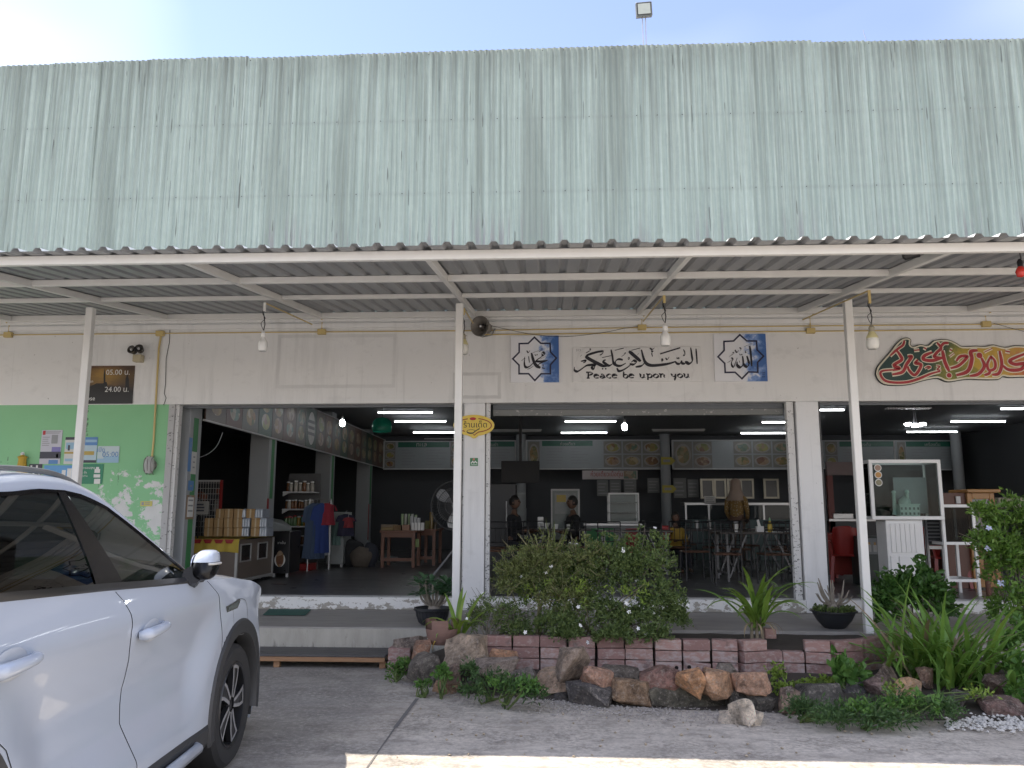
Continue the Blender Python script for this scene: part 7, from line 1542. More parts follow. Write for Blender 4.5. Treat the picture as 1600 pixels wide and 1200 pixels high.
for k, (px0, px1, py0, py1) in enumerate(((933, 950, 750, 775), (953, 970, 750, 773), (975, 994, 748, 772), (1012, 1030, 747, 770), (1053, 1072, 747, 778), (1075, 1091, 749, 777))):
    board('wall_poster', '%s small pale poster in the row on the back wall, counted from the left' % ('first', 'second', 'third', 'fourth', 'fifth', 'sixth')[k], 'poster', (px0, py0, px1, py1), 23.2, C('dim_poster', (.20, .21, .21)), lines(.1, .9, (.2, .4, .6, .8), .08, PK), group='posters on the back wall')

# --- left bay goods
M_BROWNP = mat('brown_counter_panel', (.16, .13, .11), .5, var=.1); M_ALP = mat('aluminium_profile', (.46, .46, .45), .4, .4)
X1 = PX(362, 842, -4.52).x if False else -4.52; XL = -5.75; y0, y1 = 11.65, 13.15; zt = 1.135
t_ = thing('snack_counter', 'brown panelled counter with aluminium edges and yellow cloth', 'counter', ((X1+XL)/2, y0, ZS))
MB().bx(XL, X1, y0, y1, ZS+.06, zt-.015).build('cabinet', M_BROWNP, t_)
for x, y in ((XL, y0), (X1, y0), (X1, y1), (XL, y1)): MB().bx(x-.018, x+.018, y-.018, y+.018, ZS+.03, zt-.012).build('edge_profile', M_ALP, t_)
for a, b in (((XL, y0-.005), (X1, y0-.005)), ((X1+.005, y0), (X1+.005, y1))): MB().bar((a[0], a[1], ZS+.07), (b[0], b[1], ZS+.07), .03, .04).build('edge_profile', M_ALP, t_)
for ya in (y0+.12, y0+.82):
    for zz0, zz1, yy0, yy1 in ((.80, .82, ya, ya+.42), (1.04, 1.06, ya, ya+.42), (.82, 1.04, ya, ya+.025), (.82, 1.04, ya+.395, ya+.42)): MB().bx(X1+.001, X1+.014, yy0, yy1, zz0, zz1).build('window_frame', M_ALP, t_)
    MB().bx(X1+.0005, X1+.004, ya+.025, ya+.395, .82, 1.04).build('window_pane', mat('dark_pane', (.02, .02, .022), .1), t_)
for x, y in ((XL+.1, y0+.1), (X1-.1, y0+.1), (X1-.1, y1-.1)): MB().lathe([(.03, 0), (.03, .055)], 10, (x, y, ZS+.002)).build('foot', M_DARK, t_)
# cloth: top sheet with hanging front
cv = []; n = 40
for i in range(n+1):
    x = XL-.02+(X1-XL+.06)*i/n
    for j, (y, z) in enumerate(((y1+.02, zt), (y0+.4, zt), (y0-.025, zt-.001), (y0-.035, zt-.08), (y0-.03, zt-.19))):
        wv_ = .012*math.sin(x*17)+.008*math.sin(x*41); cv.append((x, y+(wv_ if j > 2 else 0), z+(.012*math.sin(x*9) if j == 4 else 0)))
cl = MB().add(cv, [(i*5+k, i*5+k+1, (i+1)*5+k+1, (i+1)*5+k) for i in range(n) for k in range(4)]).build('yellow_tablecloth', mat('yellow_cloth', (.50, .37, .06), .75, var=.12, scale=6), smooth=True); tag(cl, 'yellow cloth with red edging draped over the brown counter', 'tablecloth')
g = MB()
for i in range(7): x = -5.55+i*.155; g.add([(x-.07, y0-.049, zt-.004), (x+.07, y0-.049, zt-.004), (x+.04, y0-.053, zt-.06), (x-.04, y0-.053, zt-.06)], [(0, 1, 2, 3)])
o = g.build('red_edging', M_REDP, cl); o['kind'] = 'stuff'
# cartons and shrink-wrapped drinks stacked on the counter
M_CARD = mat('carton_board', (.38, .24, .11), .8, var=.12, scale=12, rnd=.12); M_TAPE = mat('clear_tape', (.50, .42, .28), .3); M_PET = glass('pet_plastic', (.72, .78, .84), .15, 1.0); M_WRAP = mat('water_pack', (.30, .34, .40), .3, var=.35, scale=30)
def carton(px0, px1, py0, py1, Y, lab, D=.30, wrap=False):
    a = PY(px0, py1, Y); b = PY(px1, py0, Y); t = thing('drinks_pack' if wrap else 'carton', lab, 'drinks pack' if wrap else 'carton', ((a.x+b.x)/2, Y, a.z), 'drinks packs stacked on the counter' if wrap else 'cartons stacked on the counter')
    MB().bx(a.x+.002, b.x-.002, Y, Y+D, a.z+.002, b.z-.001).build('pack' if wrap else 'box', M_WRAP if wrap else M_CARD, t, bevel=.006 if wrap else .003)
    if wrap:
        for k in range(3): x = a.x+(b.x-a.x)*(k+.5)/3; MB().tube([(x, Y-.004, a.z+.01), (x, Y-.004, b.z-.02)], [.02, .016], 8).build('bottle', mat('clear_bottle', (.45, .50, .56), .15), t)
    else: 
        x = (a.x+b.x)/2; MB().bx(x-.012, x+.012, Y-.0015, Y-.0004, a.z+.004, b.z-.003).build('tape', M_TAPE, t); MB().bx(a.x+.002, b.x-.002, Y-.001, Y-.0003, b.z-.02, b.z-.016).build('fold', mat('fold_line', (.2, .12, .05), .8), t)
NUM = ('first', 'second', 'third', 'fourth', 'fifth', 'sixth')
zt_ = zt
for row, (py0, py1, xs, ws, rn) in enumerate(((824, 838.5, (318, 333, 349, 364, 391), ((377, 389), (405, 417)), 'bottom'), (809.5, 824, (319, 334, 349, 364, 392), ((378, 391), (405, 417)), 'middle'), (795, 809.5, (336, 350, 365, 384), ((379, 383.5), (398, 411)), 'top'))):
    for k, x in enumerate(xs): carton(x, x+14.5, py0, py1, 12.05, '%s carton from the left in the %s row on the counter' % (NUM[k], rn))
    for k, (xa_, xb_) in enumerate(ws): carton(xa_, xb_, py0, py1, 12.07, '%s water pack in the %s row of the carton stack' % (('left', 'right')[k], rn), wrap=True)
t_ = board('price_card', 'grey cardboard price card leaning left of the cartons', 'card', (300, 783, 327, 804), 11.9, mat('grey_card', (.30, .29, .27), .8), lines(.12, .85, (.2, .42, .64), .12, PD))
MB().bx(PY(310, 800, 11.92).x, PY(312, 800, 11.92).x, 11.91, 11.93, zt, PY(312, 804, 11.92).z).build('stand', M_DARK, t_)
# red wire rack behind
xa_, xb_ = PY(304, 780, 13.6).x, PY(345, 780, 13.6).x; za, zb_ = ZS, PY(330, 750, 13.6).z; t_ = thing('wire_rack', 'red-framed white wire rack with goods behind the cartons', 'rack', ((xa_+xb_)/2, 13.6, ZS))
for x in (xa_, xb_): MB().bx(x-.02, x+.02, 13.58, 13.62, za, zb_).build('frame_post', M_REDP, t_)
MB().bx(xa_+.02, xb_-.02, 13.585, 13.615, zb_-.03, zb_).build('frame_rail', M_FIX, t_)
for k in range(9): x = xa_+(xb_-xa_)*(k+1)/10; MB().tube([(x, 13.6, za+.3), (x, 13.6, zb_-.03)], .004, 4).build('wire', M_FIX, t_)
for k in range(14): z = za+.35+(zb_-za-.4)*k/13; MB().tube([(xa_+.02, 13.598, z), (xb_-.02, 13.598, z)], .004, 4).build('wire', M_FIX, t_)
xc_, xd_ = PY(282, 780, 13.7).x, PY(303, 780, 13.7).x; t_ = thing('wire_rack', 'second white wire rack with a red post left of the cartons', 'rack', (xc_, 13.7, ZS)); MB().bx(xd_-.045, xd_-.01, 13.66, 13.7, za, zb_).build('frame_post', M_REDP, t_); MB().bx(xc_, xd_-.05, 13.665, 13.695, zb_-.03, zb_).build('frame_rail', M_FIX, t_)
for k in range(6): x = xc_+(xd_-xc_)*(k)/6; MB().tube([(x, 13.68, za+.3), (x, 13.68, zb_-.03)], .004, 4).build('wire', M_FIX, t_)
for k in range(12): px, py = rng.uniform(307, 343), rng.uniform(758, 800); c = PY(px, py, 13.75); tag(MB().bx(c.x-.05, c.x+.05, 13.7, 13.78, c.z-.06, c.z+.05).build('snack_packet', (mat('packet_rust', (.25, .09, .05), .4), mat('packet_dark', (.06, .05, .05), .4), mat('packet_pale', (.3, .28, .25), .4))[k % 3], bevel=.02), 'small snack packet hanging on the red-framed wire rack', 'packet', 'snack packets on the wire rack')
# chest freezer lid and black standing cooler
a = PY(418, 828, 13.3); b = PY(456, 812, 13.9); t_ = thing('grey_canopy_board', 'slanted grey lid board above the black cooler', 'board', (a.x, 13.4, a.z)); MB().add([PY(414, 812, 13.2), PY(455, 822, 13.9), PY(456, 829, 13.9), PY(418, 832, 13.3), PY(414, 808, 13.9), PY(440, 812, 14.2)], [(0, 3, 2, 1), (0, 1, 5, 4)]).build('lid', mat('grey_lid', (.26, .28, .28), .4), t_)
xa_, xb_ = PY(424, 860, 13.4).x, PY(452, 860, 13.4).x; zt = PY(440, 830, 13.4).z; t_ = thing('black_cooler', 'black standing cooler with a printed drink picture beside the counter', 'cooler', ((xa_+xb_)/2, 13.4, ZS)); MB().bx(xa_, xb_, 13.4, 14.0, ZS+.06, zt).build('cabinet', mat('black_cooler_face', (.016, .017, .02), .3), t_, bevel=.01)
cx, cz = (xa_+xb_)/2+.0, PY(440, 875, 13.4).z; g = MB(); g.flat([(cx+.09*math.cos(2*math.pi*i/20), cz+.11*math.sin(2*math.pi*i/20)) for i in range(20)], 13.396); g.build('ring_print', M_PW, t_); g = MB(); g.flat([(cx+.065*math.cos(2*math.pi*i/20), cz+.02+.13*math.sin(2*math.pi*i/20)) for i in range(20)], 13.394); g.build('drink_print', FO[2], t_)
g = MB(); put_text(g, 'ชาเย็น', xa_+.1, PY(440, 850, 13.4).z, 13.395, width=.13); g.build('lettering', M_PW, t_)
for x in (xa_+.04, xb_-.04): MB().lathe([(.025, 0), (.025, .058)], 10, (x, 13.45, ZS+.002)).build('caster', M_FIX, t_)
# shelf of jars and bottles
Yh = 14.9; xa_, xb_ = PY(440, 800, Yh).x, PY(488, 800, Yh).x; t_ = thing('jar_shelf', 'white shelf unit with a red base holding jars and bottles', 'shelf', ((xa_+xb_)/2, Yh, ZS)); zs_ = [PY(465, py, Yh).z for py in (768, 795, 822, 851)]
for z in zs_: MB().bx(xa_, xb_, Yh, Yh+.4, z-.025, z).build('shelf_board', M_FIX, t_, bevel=.004); MB().prism([(xa_, z-.026), (xa_+.12, z-.026), (xa_, z-.09)], Yh+.02, Yh+.035).build('bracket', M_FIX, t_)
MB().bx(xa_+.1, xb_, Yh, Yh+.4, ZS+.005, PY(465, 881, Yh).z).build('base', M_REDP, t_); MB().bx(xa_-.02, xb_+.02, Yh+.4, Yh+.42, ZS+.005, zs_[0]+.35).build('back_panel', mat('dim_panel', (.10, .10, .10), .3), t_); MB().tube([(xa_+.12, Yh+.05, ZS+.1), (xa_+.12, Yh+.05, zs_[3])], .015, 6).build('pole', mat('copper_pole', (.35, .15, .08), .4, .5), t_)
jm_ = [mat('jar_brown', (.16, .07, .03), .2), mat('jar_green', (.10, .18, .08), .2), mat('jar_pale', (.32, .30, .26), .2), mat('jar_amber', (.32, .20, .04), .2)]
protos = [MB().lathe([(.032, 0), (.036, .01), (.036, .11), (.028, .135), (.028, .15), (.001, .152)], 12, (0, 0, 0)).build('jar', m, local=True, smooth=True, ang=35) for m in jm_]
for pr_ in protos: 
    cp_ = MB().lathe([(.03, .150), (.03, .17), (.001, .172)], 12).build('lid', (M_FIX, M_REDP, M_PW, M_FIX)[protos.index(pr_)], None, local=True); cp_.parent = pr_
used = set()
for s_i, z in enumerate(zs_[:3]+[zs_[3]]):
    cnt = (7, 9, 9, 3)[s_i]
    for k in range(cnt):
        pi = rng.choice(((0, 2, 2), (0, 0, 2), (1, 1, 3), (2, 0, 3))[s_i]); pr_ = protos[pi]; o = pr_ if pi not in used else copy_tree(pr_); used.add(pi)
        o.location = (xa_+.05+(xb_-xa_-.1)*k/max(1, cnt-1) if s_i < 3 else xa_+.14+k*.12, Yh+.08+rng.uniform(0, .12), z+.001); s = rng.uniform(.85, 1.2); o.scale = (s, s, s)
        tag(o, '%s jar from the left on the %s board of the jar shelf' % (('first', 'second', 'third', 'fourth', 'fifth', 'sixth', 'seventh', 'eighth', 'ninth')[k], ('top', 'second', 'third', 'lowest')[s_i]), 'jar', 'jars and bottles on the jar shelf')
for pi, pr_ in enumerate(protos):
    if pi not in used:
        for ch in list(pr_.children): bpy.data.objects.remove(ch)
        bpy.data.objects.remove(pr_)
# clothes rail with garments
def garment(label, px, Y, ztop_, L_, m, wdt=.42, rz=60):
    n = 9; v = []; prof = [(0, .07), (.03, .20), (.08, .42), (.28, .40), (.6, .42), (.85, .47), (1, .50)]
    c = PY(px, 800, Y); t = thing('hanging_garment', label, 'garment', (0, 0, 0), 'clothes on the rail'); zT = ztop_
    for side_ in (1, -1):
        for f, w_ in prof:
            for k in range(n+1):
                u = k/n*2-1; x = u*w_/.5*wdt/2; y = side_*(.025+.03*f)*(1-abs(u)**3)+.018*math.sin(u*9+f*3)*f; v.append((x, y, -f*L_))
    fs = []; m_ = n+1; P_ = len(prof)
    for s_ in range(2):
        o_ = s_*P_*m_
        fs += [(o_+i*m_+k, o_+i*m_+k+1, o_+(i+1)*m_+k+1, o_+(i+1)*m_+k) for i in range(P_-1) for k in range(n)]
    MB().add(v, fs).build('cloth', m, t, smooth=True)
    for sx in (-1, 1): MB().add([(sx*wdt*.40, -.02, -.06*L_), (sx*wdt*.46, .0, -.09*L_), (sx*wdt*.62, -.01, -.34*L_), (sx*wdt*.44, -.03, -.36*L_)], [(0, 1, 2, 3)]).build('sleeve', m, t)
    MB().tube([(0, 0, -.01), (0, 0, .05), (.02, 0, .07)], .004, 5).build('hanger', M_STEEL, t)
    t.location = (c.x, Y, zT); t.rotation_euler = (0, 0, R(rz))
zr = PY(495, 786, 14.9).z
for k, (px, Y, L_, col, lab) in enumerate(((489, 14.80, .98, (.06, .09, .15), 'slate blue shirt hanging first on the clothes rail'), (495, 14.85, 1.0, (.05, .08, .14), 'long blue shirt hanging second on the clothes rail'), (502, 14.9, .9, (.03, .06, .22), 'bright blue garment hanging on the clothes rail'), (506, 15.1, .95, (.34, .36, .38), 'pale grey garment hanging on the clothes rail'), (510, 15.0, .40, (.30, .03, .05), 'red shirt hanging on the clothes rail'))): garment(lab, px, Y, zr, L_, mat('garment_%d' % k, col, .85, var=.15, scale=14), rz=55)
a = PY(484, 785, 14.8); b = PY(517, 785, 15.2); t_ = thing('clothes_rail', 'metal clothes rail between the jar shelf and the white cabinet', 'rail', (a.x, 15.4, ZS)); MB().tube([(a.x, 14.8, zr+.07), (b.x, 15.2, zr+.07)], .012, 6).build('top_bar', M_STEEL, t_)
for p in ((a.x, 14.8), (b.x, 15.2)): MB().tube([(p[0], p[1], ZS), (p[0], p[1], zr+.07)], .012, 6).build('upright', M_STEEL, t_)
xa_, xb_ = PY(511, 840, 15.9).x, PY(537, 840, 15.9).x; t_ = thing('white_cabinet', 'pale white cabinet on casters right of the hanging clothes', 'cabinet', (xa_, 15.9, ZS)); MB().bx(xa_, xb_, 15.9, 16.5, ZS+.06, PY(520, 800, 15.9).z).build('body', mat('cabinet_white', (.30, .32, .32), .4), t_, bevel=.008)
for x in (xa_+.04, xb_-.04): MB().lathe([(.025, 0), (.025, .058)], 10, (x, 15.95, ZS+.002)).build('caster', M_FIX, t_)
garment('dark blue and black shirt hanging over the white cabinet', 541, 15.7, PY(540, 803, 15.7).z, .42, mat('garment_6', (.03, .03, .06), .85), .34, 30); garment('green striped towel hanging on the white cabinet', 526, 15.85, PY(526, 815, 15.85).z, .45, mat('garment_7', (.16, .26, .24), .85), .2, 10); garment('red cap-like shirt hanging beside the dark blue shirt', 545, 15.65, PY(545, 808, 15.7).z, .2, mat('garment_8', (.26, .04, .05), .85), .2, 30)
# bags on the floor
for px, Y, s, col, lab in ((552, 16.2, (.5, .4, .55), (.03, .032, .035), 'black bag slumped on the floor near the wooden table'), (565, 16.0, (.45, .35, .42), (.13, .11, .09), 'tan sack leaning against the black bag'), (578, 16.1, (.35, .3, .5), (.04, .045, .06), 'dark blue bag beside the tan sack'), (608, 17.5, (.5, .3, .18), (.16, .17, .17), 'pale grey bundle under the wooden table')):
    c = FL(px, Y); o = MB().ball((c.x, c.y, ZS+s[2]*.45), .5, 16, 10, s).build('sack', mat('sack_%d' % px, col, .85, var=.25, scale=10), smooth=True)
    for v in o.data.vertices: v.co += Vector((noise.noise(v.co*6), noise.noise(v.co*6+Vector((9, 0, 0))), noise.noise(v.co*6+Vector((0, 9, 0)))))*.05; v.co.z = max(v.co.z, .0)
    tag(o, lab, 'bag')
# wooden tables with goods
M_TW = mat('red_brown_table', (.17, .07, .04), .45, var=.2, scale=6, stretch=(1, 1, 5))
def wtable(label, px0, px1, Y, D, zt, group=None):
    xa_, xb_ = PY(px0, 860, Y).x, PY(px1, 860, Y).x; t = thing('wooden_table', label, 'table', ((xa_+xb_)/2, Y, ZS))
    MB().bx(xa_-.03, xb_+.03, Y-.03, Y+D, zt-.04, zt).build('table_top', M_TW, t, bevel=.005)
    for x in (xa_, xb_-.06):
        for y in (Y, Y+D-.09): MB().bx(x, x+.06, y, y+.06, ZS+.001, zt-.041).build('leg', M_TW, t)
    MB().bx(xa_+.06, xb_-.06, Y+.005, Y+.03, zt-.13, zt-.041).build('apron', M_TW, t); MB().bx(xa_+.06, xb_-.06, Y+.01, Y+.04, ZS+.12, ZS+.18).build('stretcher', M_TW, t)
    return t
wt = PY(620, 829, 15.9).z; wtable('red-brown wooden table with books and cans in the left bay', 595, 648, 15.9, .7, wt); wtable('taller orange-brown wooden table behind the first wooden table', 652, 680, 16.6, 1.0, wt+.02)
def goods(px, py, Y, w_, h_, d_, m, lab, cat, shape='box'):
    c = PY(px, py, Y); z = wt+.001+(.02 if Y >= 16.55 else 0)
    mb = MB().bx(c.x-w_/2, c.x+w_/2, Y, Y+d_, z, z+h_) if shape == 'box' else MB().lathe([(w_/2, 0), (w_/2, h_*.95), (w_/2*.9, h_), (.001, h_)], 14, (c.x, Y, z))
    tag(mb.build('goods_'+cat.replace(' ', '_'), m, bevel=.004 if shape == 'box' else 0, smooth=shape != 'box', ang=35), lab, cat); return z+h_
goods(605, 822, 16.0, .24, .06, .2, mat('book_ochre', (.25, .18, .08), .6), 'ochre book stack at the left of the wooden table', 'book'); goods(607, 822, 16.25, .3, .11, .2, mat('book_tan', (.22, .17, .12), .6), 'tan box behind the ochre book stack', 'box')
for k in range(5): goods(629+k*5.2, 800, 16.3, .052, .32 if k < 4 else .30, .05, mat('can_pale_green', (.30, .40, .22), .35) if k % 2 == 0 else mat('can_white', (.44, .45, .40), .35), '%s tall pale can in the row on the wooden table' % NUM[k], 'can', 'can')
for k in range(4): goods(645+k*5, 820, 16.0, .055, .15, .08, M_SIGNW, '%s white carton in the front row on the wooden table' % NUM[k], 'carton')
for k in range(3): goods(643+k*5.5, 810, 16.15, .06, .28-.02*k, .08, mat('pack_white', (.45, .46, .47), .5), '%s tall white pack behind the white cartons' % NUM[k], 'pack')
goods(674, 810, 16.7, .08, .34, .08, mat('amber_bottle', (.22, .15, .05), .25), 'tall amber bottle at the right end of the wooden tables', 'bottle', 'can'); goods(669, 815, 16.75, .12, .16, .1, mat('olive_box', (.20, .20, .07), .5), 'olive box beside the tall amber bottle', 'box'); goods(680, 818, 16.8, .08, .14, .08, mat('dark_jar', (.08, .06, .04), .3), 'small dark jar at the end of the wooden tables', 'jar', 'can')
goods(620, 822, 16.05, .16, .10, .14, mat('wicker', (.20, .13, .07), .8, var=.4, scale=60), 'small wicker tray on the wooden table', 'tray'); goods(634, 820, 15.98, .14, .11, .12, mat('peach_box', (.34, .20, .14), .6), 'peach coloured box on the front of the wooden table', 'box')
a = PY(650, 850, 16.4); tag(MB().bx(a.x-.05, a.x+.06, 16.4, 16.41, a.z-.06, a.z+.10).build('green_card', C('pale_green_card', (.30, .40, .16))), 'pale green card hanging under the wooden table', 'card')
# standing fan on a tripod
fc = PY(712, 790, 12.7); t_ = thing('standing_fan', 'large industrial fan on a grey tripod behind the middle post', 'fan', (fc.x, 12.7, ZS)); Rf = .385
g = MB()
for rr, yy in ((Rf, 0), (Rf*.98, -.07), (Rf*.98, .07), (Rf*.7, -.10), (Rf*.4, -.115), (Rf*.7, .10)): g.tube([(fc.x+rr*math.cos(a), fc.y+yy, fc.z+rr*math.sin(a)) for a in [2*math.pi*i/40 for i in range(41)]], .006, 5, cap=False)
for i in range(48):
    a = 2*math.pi*i/48; g.tube([(fc.x+r2*math.cos(a), fc.y+yy, fc.z+r2*math.sin(a)) for r2, yy in ((.05, -.12), (Rf*.7, -.10), (Rf, 0), (Rf*.7, .10), (.06, .12))], .0022, 3, cap=False)
g.build('guard', M_DARK, t_)['kind'] = 'stuff'
for k in range(3):
    v = []; a0 = 2*math.pi*k/3+.4
    for i in range(7):
        r2 = .05+(Rf*.90-.05)*i/6; w_ = interp(i/6, [(0, .25), (.4, .75), (.85, .62), (1, .35)])
        for u in (-.5, 0, .5): a = a0+u*w_; v.append((fc.x+r2*math.cos(a), fc.y-.02+.05*u, fc.z+r2*math.sin(a)))
    MB().add(v, [(i*3+j, i*3+j+1, i*3+j+4, i*3+j+3) for i in range(6) for j in range(2)]).build('blade', mat('fan_blade', (.34, .35, .36), .35, .4), t_, smooth=True)
MB().lathe([(.05, -.09), (.055, .0), (.07, .10), (.06, .30), (.03, .33)], 18, (fc.x, fc.y, fc.z), Matrix.Rotation(R(-90), 4, 'X')).build('motor', mat('fan_motor', (.20, .21, .21), .4), t_, smooth=True)
kn = Vector((fc.x+.02, fc.y+.14, 1.02)); MB().tube([tuple(kn), (fc.x+.02, fc.y+.14, fc.z-.02)], .022, 8).build('column', M_TLEG, t_)
for dx, dy in ((-.42, -.15), (.02, -.40), (.40, .25)): MB().tube([tuple(kn), (kn.x+dx, kn.y+dy, ZS+.01)], .018, 8).build('tripod_leg', M_TLEG, t_)
MB().lathe([(.03, -.04), (.04, .0), (.03, .06)], 12, kn).build('collar', M_REDP, t_, smooth=True)

# --- right bay
xa_, xb_ = PY(1360, 765, 10.75).x, PY(1473, 765, 10.75).x; z0, z1 = PY(1415, 812, 10.75).z, PY(1415, 718, 10.75).z; D = .42; fw_ = .045
t_ = thing('display_case', 'white-framed glass display case standing in the right opening', 'display case', ((xa_+xb_)/2, 10.75, z0))
for X0, X1_, Z0, Z1 in ((xa_, xb_, z1-fw_, z1), (xa_, xb_, z0, z0+fw_), (xa_, xa_+fw_, z0+fw_, z1-fw_), (xb_-fw_, xb_, z0+fw_, z1-fw_)):
    MB().bx(X0, X1_, 10.75, 10.79, Z0, Z1).build('frame', M_WHITE, t_, bevel=.004); MB().bx(X0, X1_, 10.75+D, 10.79+D, Z0, Z1).build('frame', M_WHITE, t_, bevel=.004)
for x in (xa_, xb_-fw_):
    for z in (z0, z1-fw_): MB().bx(x+.002, x+fw_-.002, 10.79, 10.75+D, z+.002, z+fw_-.002).build('frame', M_WHITE, t_)
MB().bx(xa_+.005, xb_-.005, 10.791, 10.749+D, z0+.005, z0+.03).build('floor_panel', M_WHITE, t_)
GLC = glass('display_glass', (.80, .86, .85), .02, .8); MB().bx(xa_+fw_, xb_-fw_, 10.768, 10.772, z0+fw_, z1-fw_).build('glass_pane', GLC, t_); MB().bx(xa_+.02, xa_+.024, 10.79, 10.75+D, z0+fw_, z1-fw_).build('glass_pane', GLC, t_); MB().bx(xb_-.024, xb_-.02, 10.79, 10.75+D, z0+fw_, z1-fw_).build('glass_pane', GLC, t_)
MB().bx(xa_+fw_, xb_-fw_, 10.76+D, 10.764+D, z0+fw_, z1-fw_).build('glass_pane', glass('smoky_back_glass', (.35, .42, .42), .05, .8), t_)
MB().bx(PY(1396, 760, 11.1).x, PY(1447, 760, 11.1).x, 11.10, 11.104, z0+.08, PY(1420, 746, 11.1).z).build('paper_sheet', mat('dusty_paper', (.22, .25, .25), .5, var=.2), t_)
for k, (py, m) in enumerate(((731, FO[2]), (742, mat('orange_sticker', (.50, .24, .04), .4)), (754, FO[0]))):
    c = PY(1371.5+k*.8, py, 10.766); g = MB(); g.flat([(c.x+.047*math.cos(2*math.pi*i/18), c.z+.047*math.sin(2*math.pi*i/18)) for i in range(18)], 10.7655); s_ = g.build('round_sticker', M_PW, t_); g = MB(); g.flat([(c.x+.038*math.cos(2*math.pi*i/18), c.z+.036*math.sin(2*math.pi*i/18)) for i in range(18)], 10.7645); g.build('print', m, s_)
# model building inside the case
M_MINT = mat('pale_mint_model', (.44, .56, .49), .5, var=.08); cx = PY(1418, 800, 11.0).x; zf = z0+.031; t_ = thing('model_building', 'pale mint model of a domed building with two towers inside the glass case', 'model', (cx, 11.0, zf)); bw = .125
MB().bx(cx-bw, cx+bw, 10.92, 11.08, zf, zf+.155).build('block', M_MINT, t_, bevel=.004); MB().bx(cx-bw-.008, cx+bw+.008, 10.912, 11.088, zf+.156, zf+.172).build('cornice', M_MINT, t_)
MB().lathe([(.075, 0), (.078, .02), (.066, .055), (.03, .085), (.004, .105)], 20, (cx-.03, 11.0, zf+.173)).build('dome', M_MINT, t_, smooth=True)
for dx in (-.15, .03): MB().lathe([(.034, 0), (.024, .05), (.022, .28 if dx < 0 else .16), (.03, .29 if dx < 0 else .17), (.024, .31 if dx < 0 else .2), (.001, .32 if dx < 0 else .21)], 14, (cx+dx, 11.0+(.03 if dx < 0 else .05), zf+(0.03 if dx < 0 else .15))).build('tower', M_MINT, t_, smooth=True)
for r2 in range(2):
    for k in range(5): x = cx-.105+k*.0525; MB().bx(x-.012, x+.012, 10.9185, 10.9195, zf+.03+r2*.065, zf+.062+r2*.065).build('window', mat('model_window', (.08, .11, .10), .5), t_)
# white slatted cabinet below the case
xa2, xb2 = PY(1386, 850, 10.8).x, PY(1444, 850, 10.8).x; t_ = thing('white_slat_cabinet', 'white boarded cabinet under the glass display case', 'cabinet', ((xa2+xb2)/2, 10.8, ZS)); MB().bx(xa2, xb2, 10.8, 11.12, ZS+.002, z0-.002).build('body', M_WHITE, t_, bevel=.006)
za_ = PY(1415, 866, 10.8).z; nb = 6
for k in range(nb): x0_ = xa2+.05+(xb2-xa2-.1)*k/nb; MB().bx(x0_+.002, x0_+(xb2-xa2-.1)/nb-.002, 10.788, 10.799, za_+.02, z0-.05).build('slat', M_WHITE, t_, bevel=.002)
for k, (u0, u1) in enumerate(((.06, .24), (.30, .70), (.76, .94))): W_ = xb2-xa2; MB().bx(xa2+u0*W_, xa2+u1*W_, 10.786, 10.799, ZS+.15, za_-.02).build('drawer_front', M_WHITE, t_, bevel=.005)
# aluminium stand
ya = 10.95; xs0, xs1 = PY(1476, 850, ya).x, PY(1524, 850, ya).x; zt2, zm, zlo = PY(1500, 788, ya).z, PY(1500, 849, ya).z, PY(1500, 907, ya).z; t_ = thing('aluminium_stand', 'white aluminium stand with a dark glass box beside the display case', 'stand', ((xs0+xs1)/2, ya, ZS)); Ds = .5
for x in (xs0, xs1):
    for y in (ya, ya+Ds): MB().bx(x-.018, x+.018, y-.018, y+.018, ZS+.002, zt2).build('leg', M_WHITE, t_)
for z in (zt2-.02, zm, zlo):
    for y in (ya, ya+Ds): MB().bx(xs0+.019, xs1-.019, y-.017, y+.017, z-.018, z+.018).build('rail', M_WHITE, t_)
    for x in (xs0, xs1): MB().bx(x-.017, x+.017, ya+.019, ya+Ds-.019, z-.018, z+.018).build('rail', M_WHITE, t_)
MB().bx(xs0+.02, xs1-.02, ya+.003, ya+.007, zm+.02, zt2-.04).build('glass_pane', glass('dark_stand_glass', (.2, .22, .22), .03, .8), t_); MB().bx(xs0+.02, xs1-.02, ya+.02, ya+Ds-.02, zm+.019, zm+.03).build('shelf', M_DARK, t_)
xq0, xq1 = PY(1449, 840, 11.25).x, PY(1472, 840, 11.25).x; t_ = thing('louvre_rack', 'small dark rack with pale louvre bars between the case and the aluminium stand', 'rack', (xq0, 11.25, ZS))
for x in (xq0, xq1): MB().bx(x-.012, x+.012, 11.25, 11.28, ZS+.002, PY(1460, 806, 11.25).z).build('post', M_TLEG, t_)
MB().bx(xq0+.013, xq1-.013, 11.27, 11.29, PY(1460, 852, 11.25).z, PY(1460, 808, 11.25).z).build('back_panel', M_DARK, t_)
for k in range(6): z = PY(1460, 817+k*5.5, 11.25).z; MB().bx(xq0+.02, xq1-.02, 11.25, 11.268, z-.012, z+.006).build('louvre', M_TLEG, t_)
MB().bx(xq0+.013, xq1-.013, 11.25, 11.28, PY(1460, 858, 11.25).z, PY(1460, 853, 11.25).z).build('rail', M_WHITE, t_)
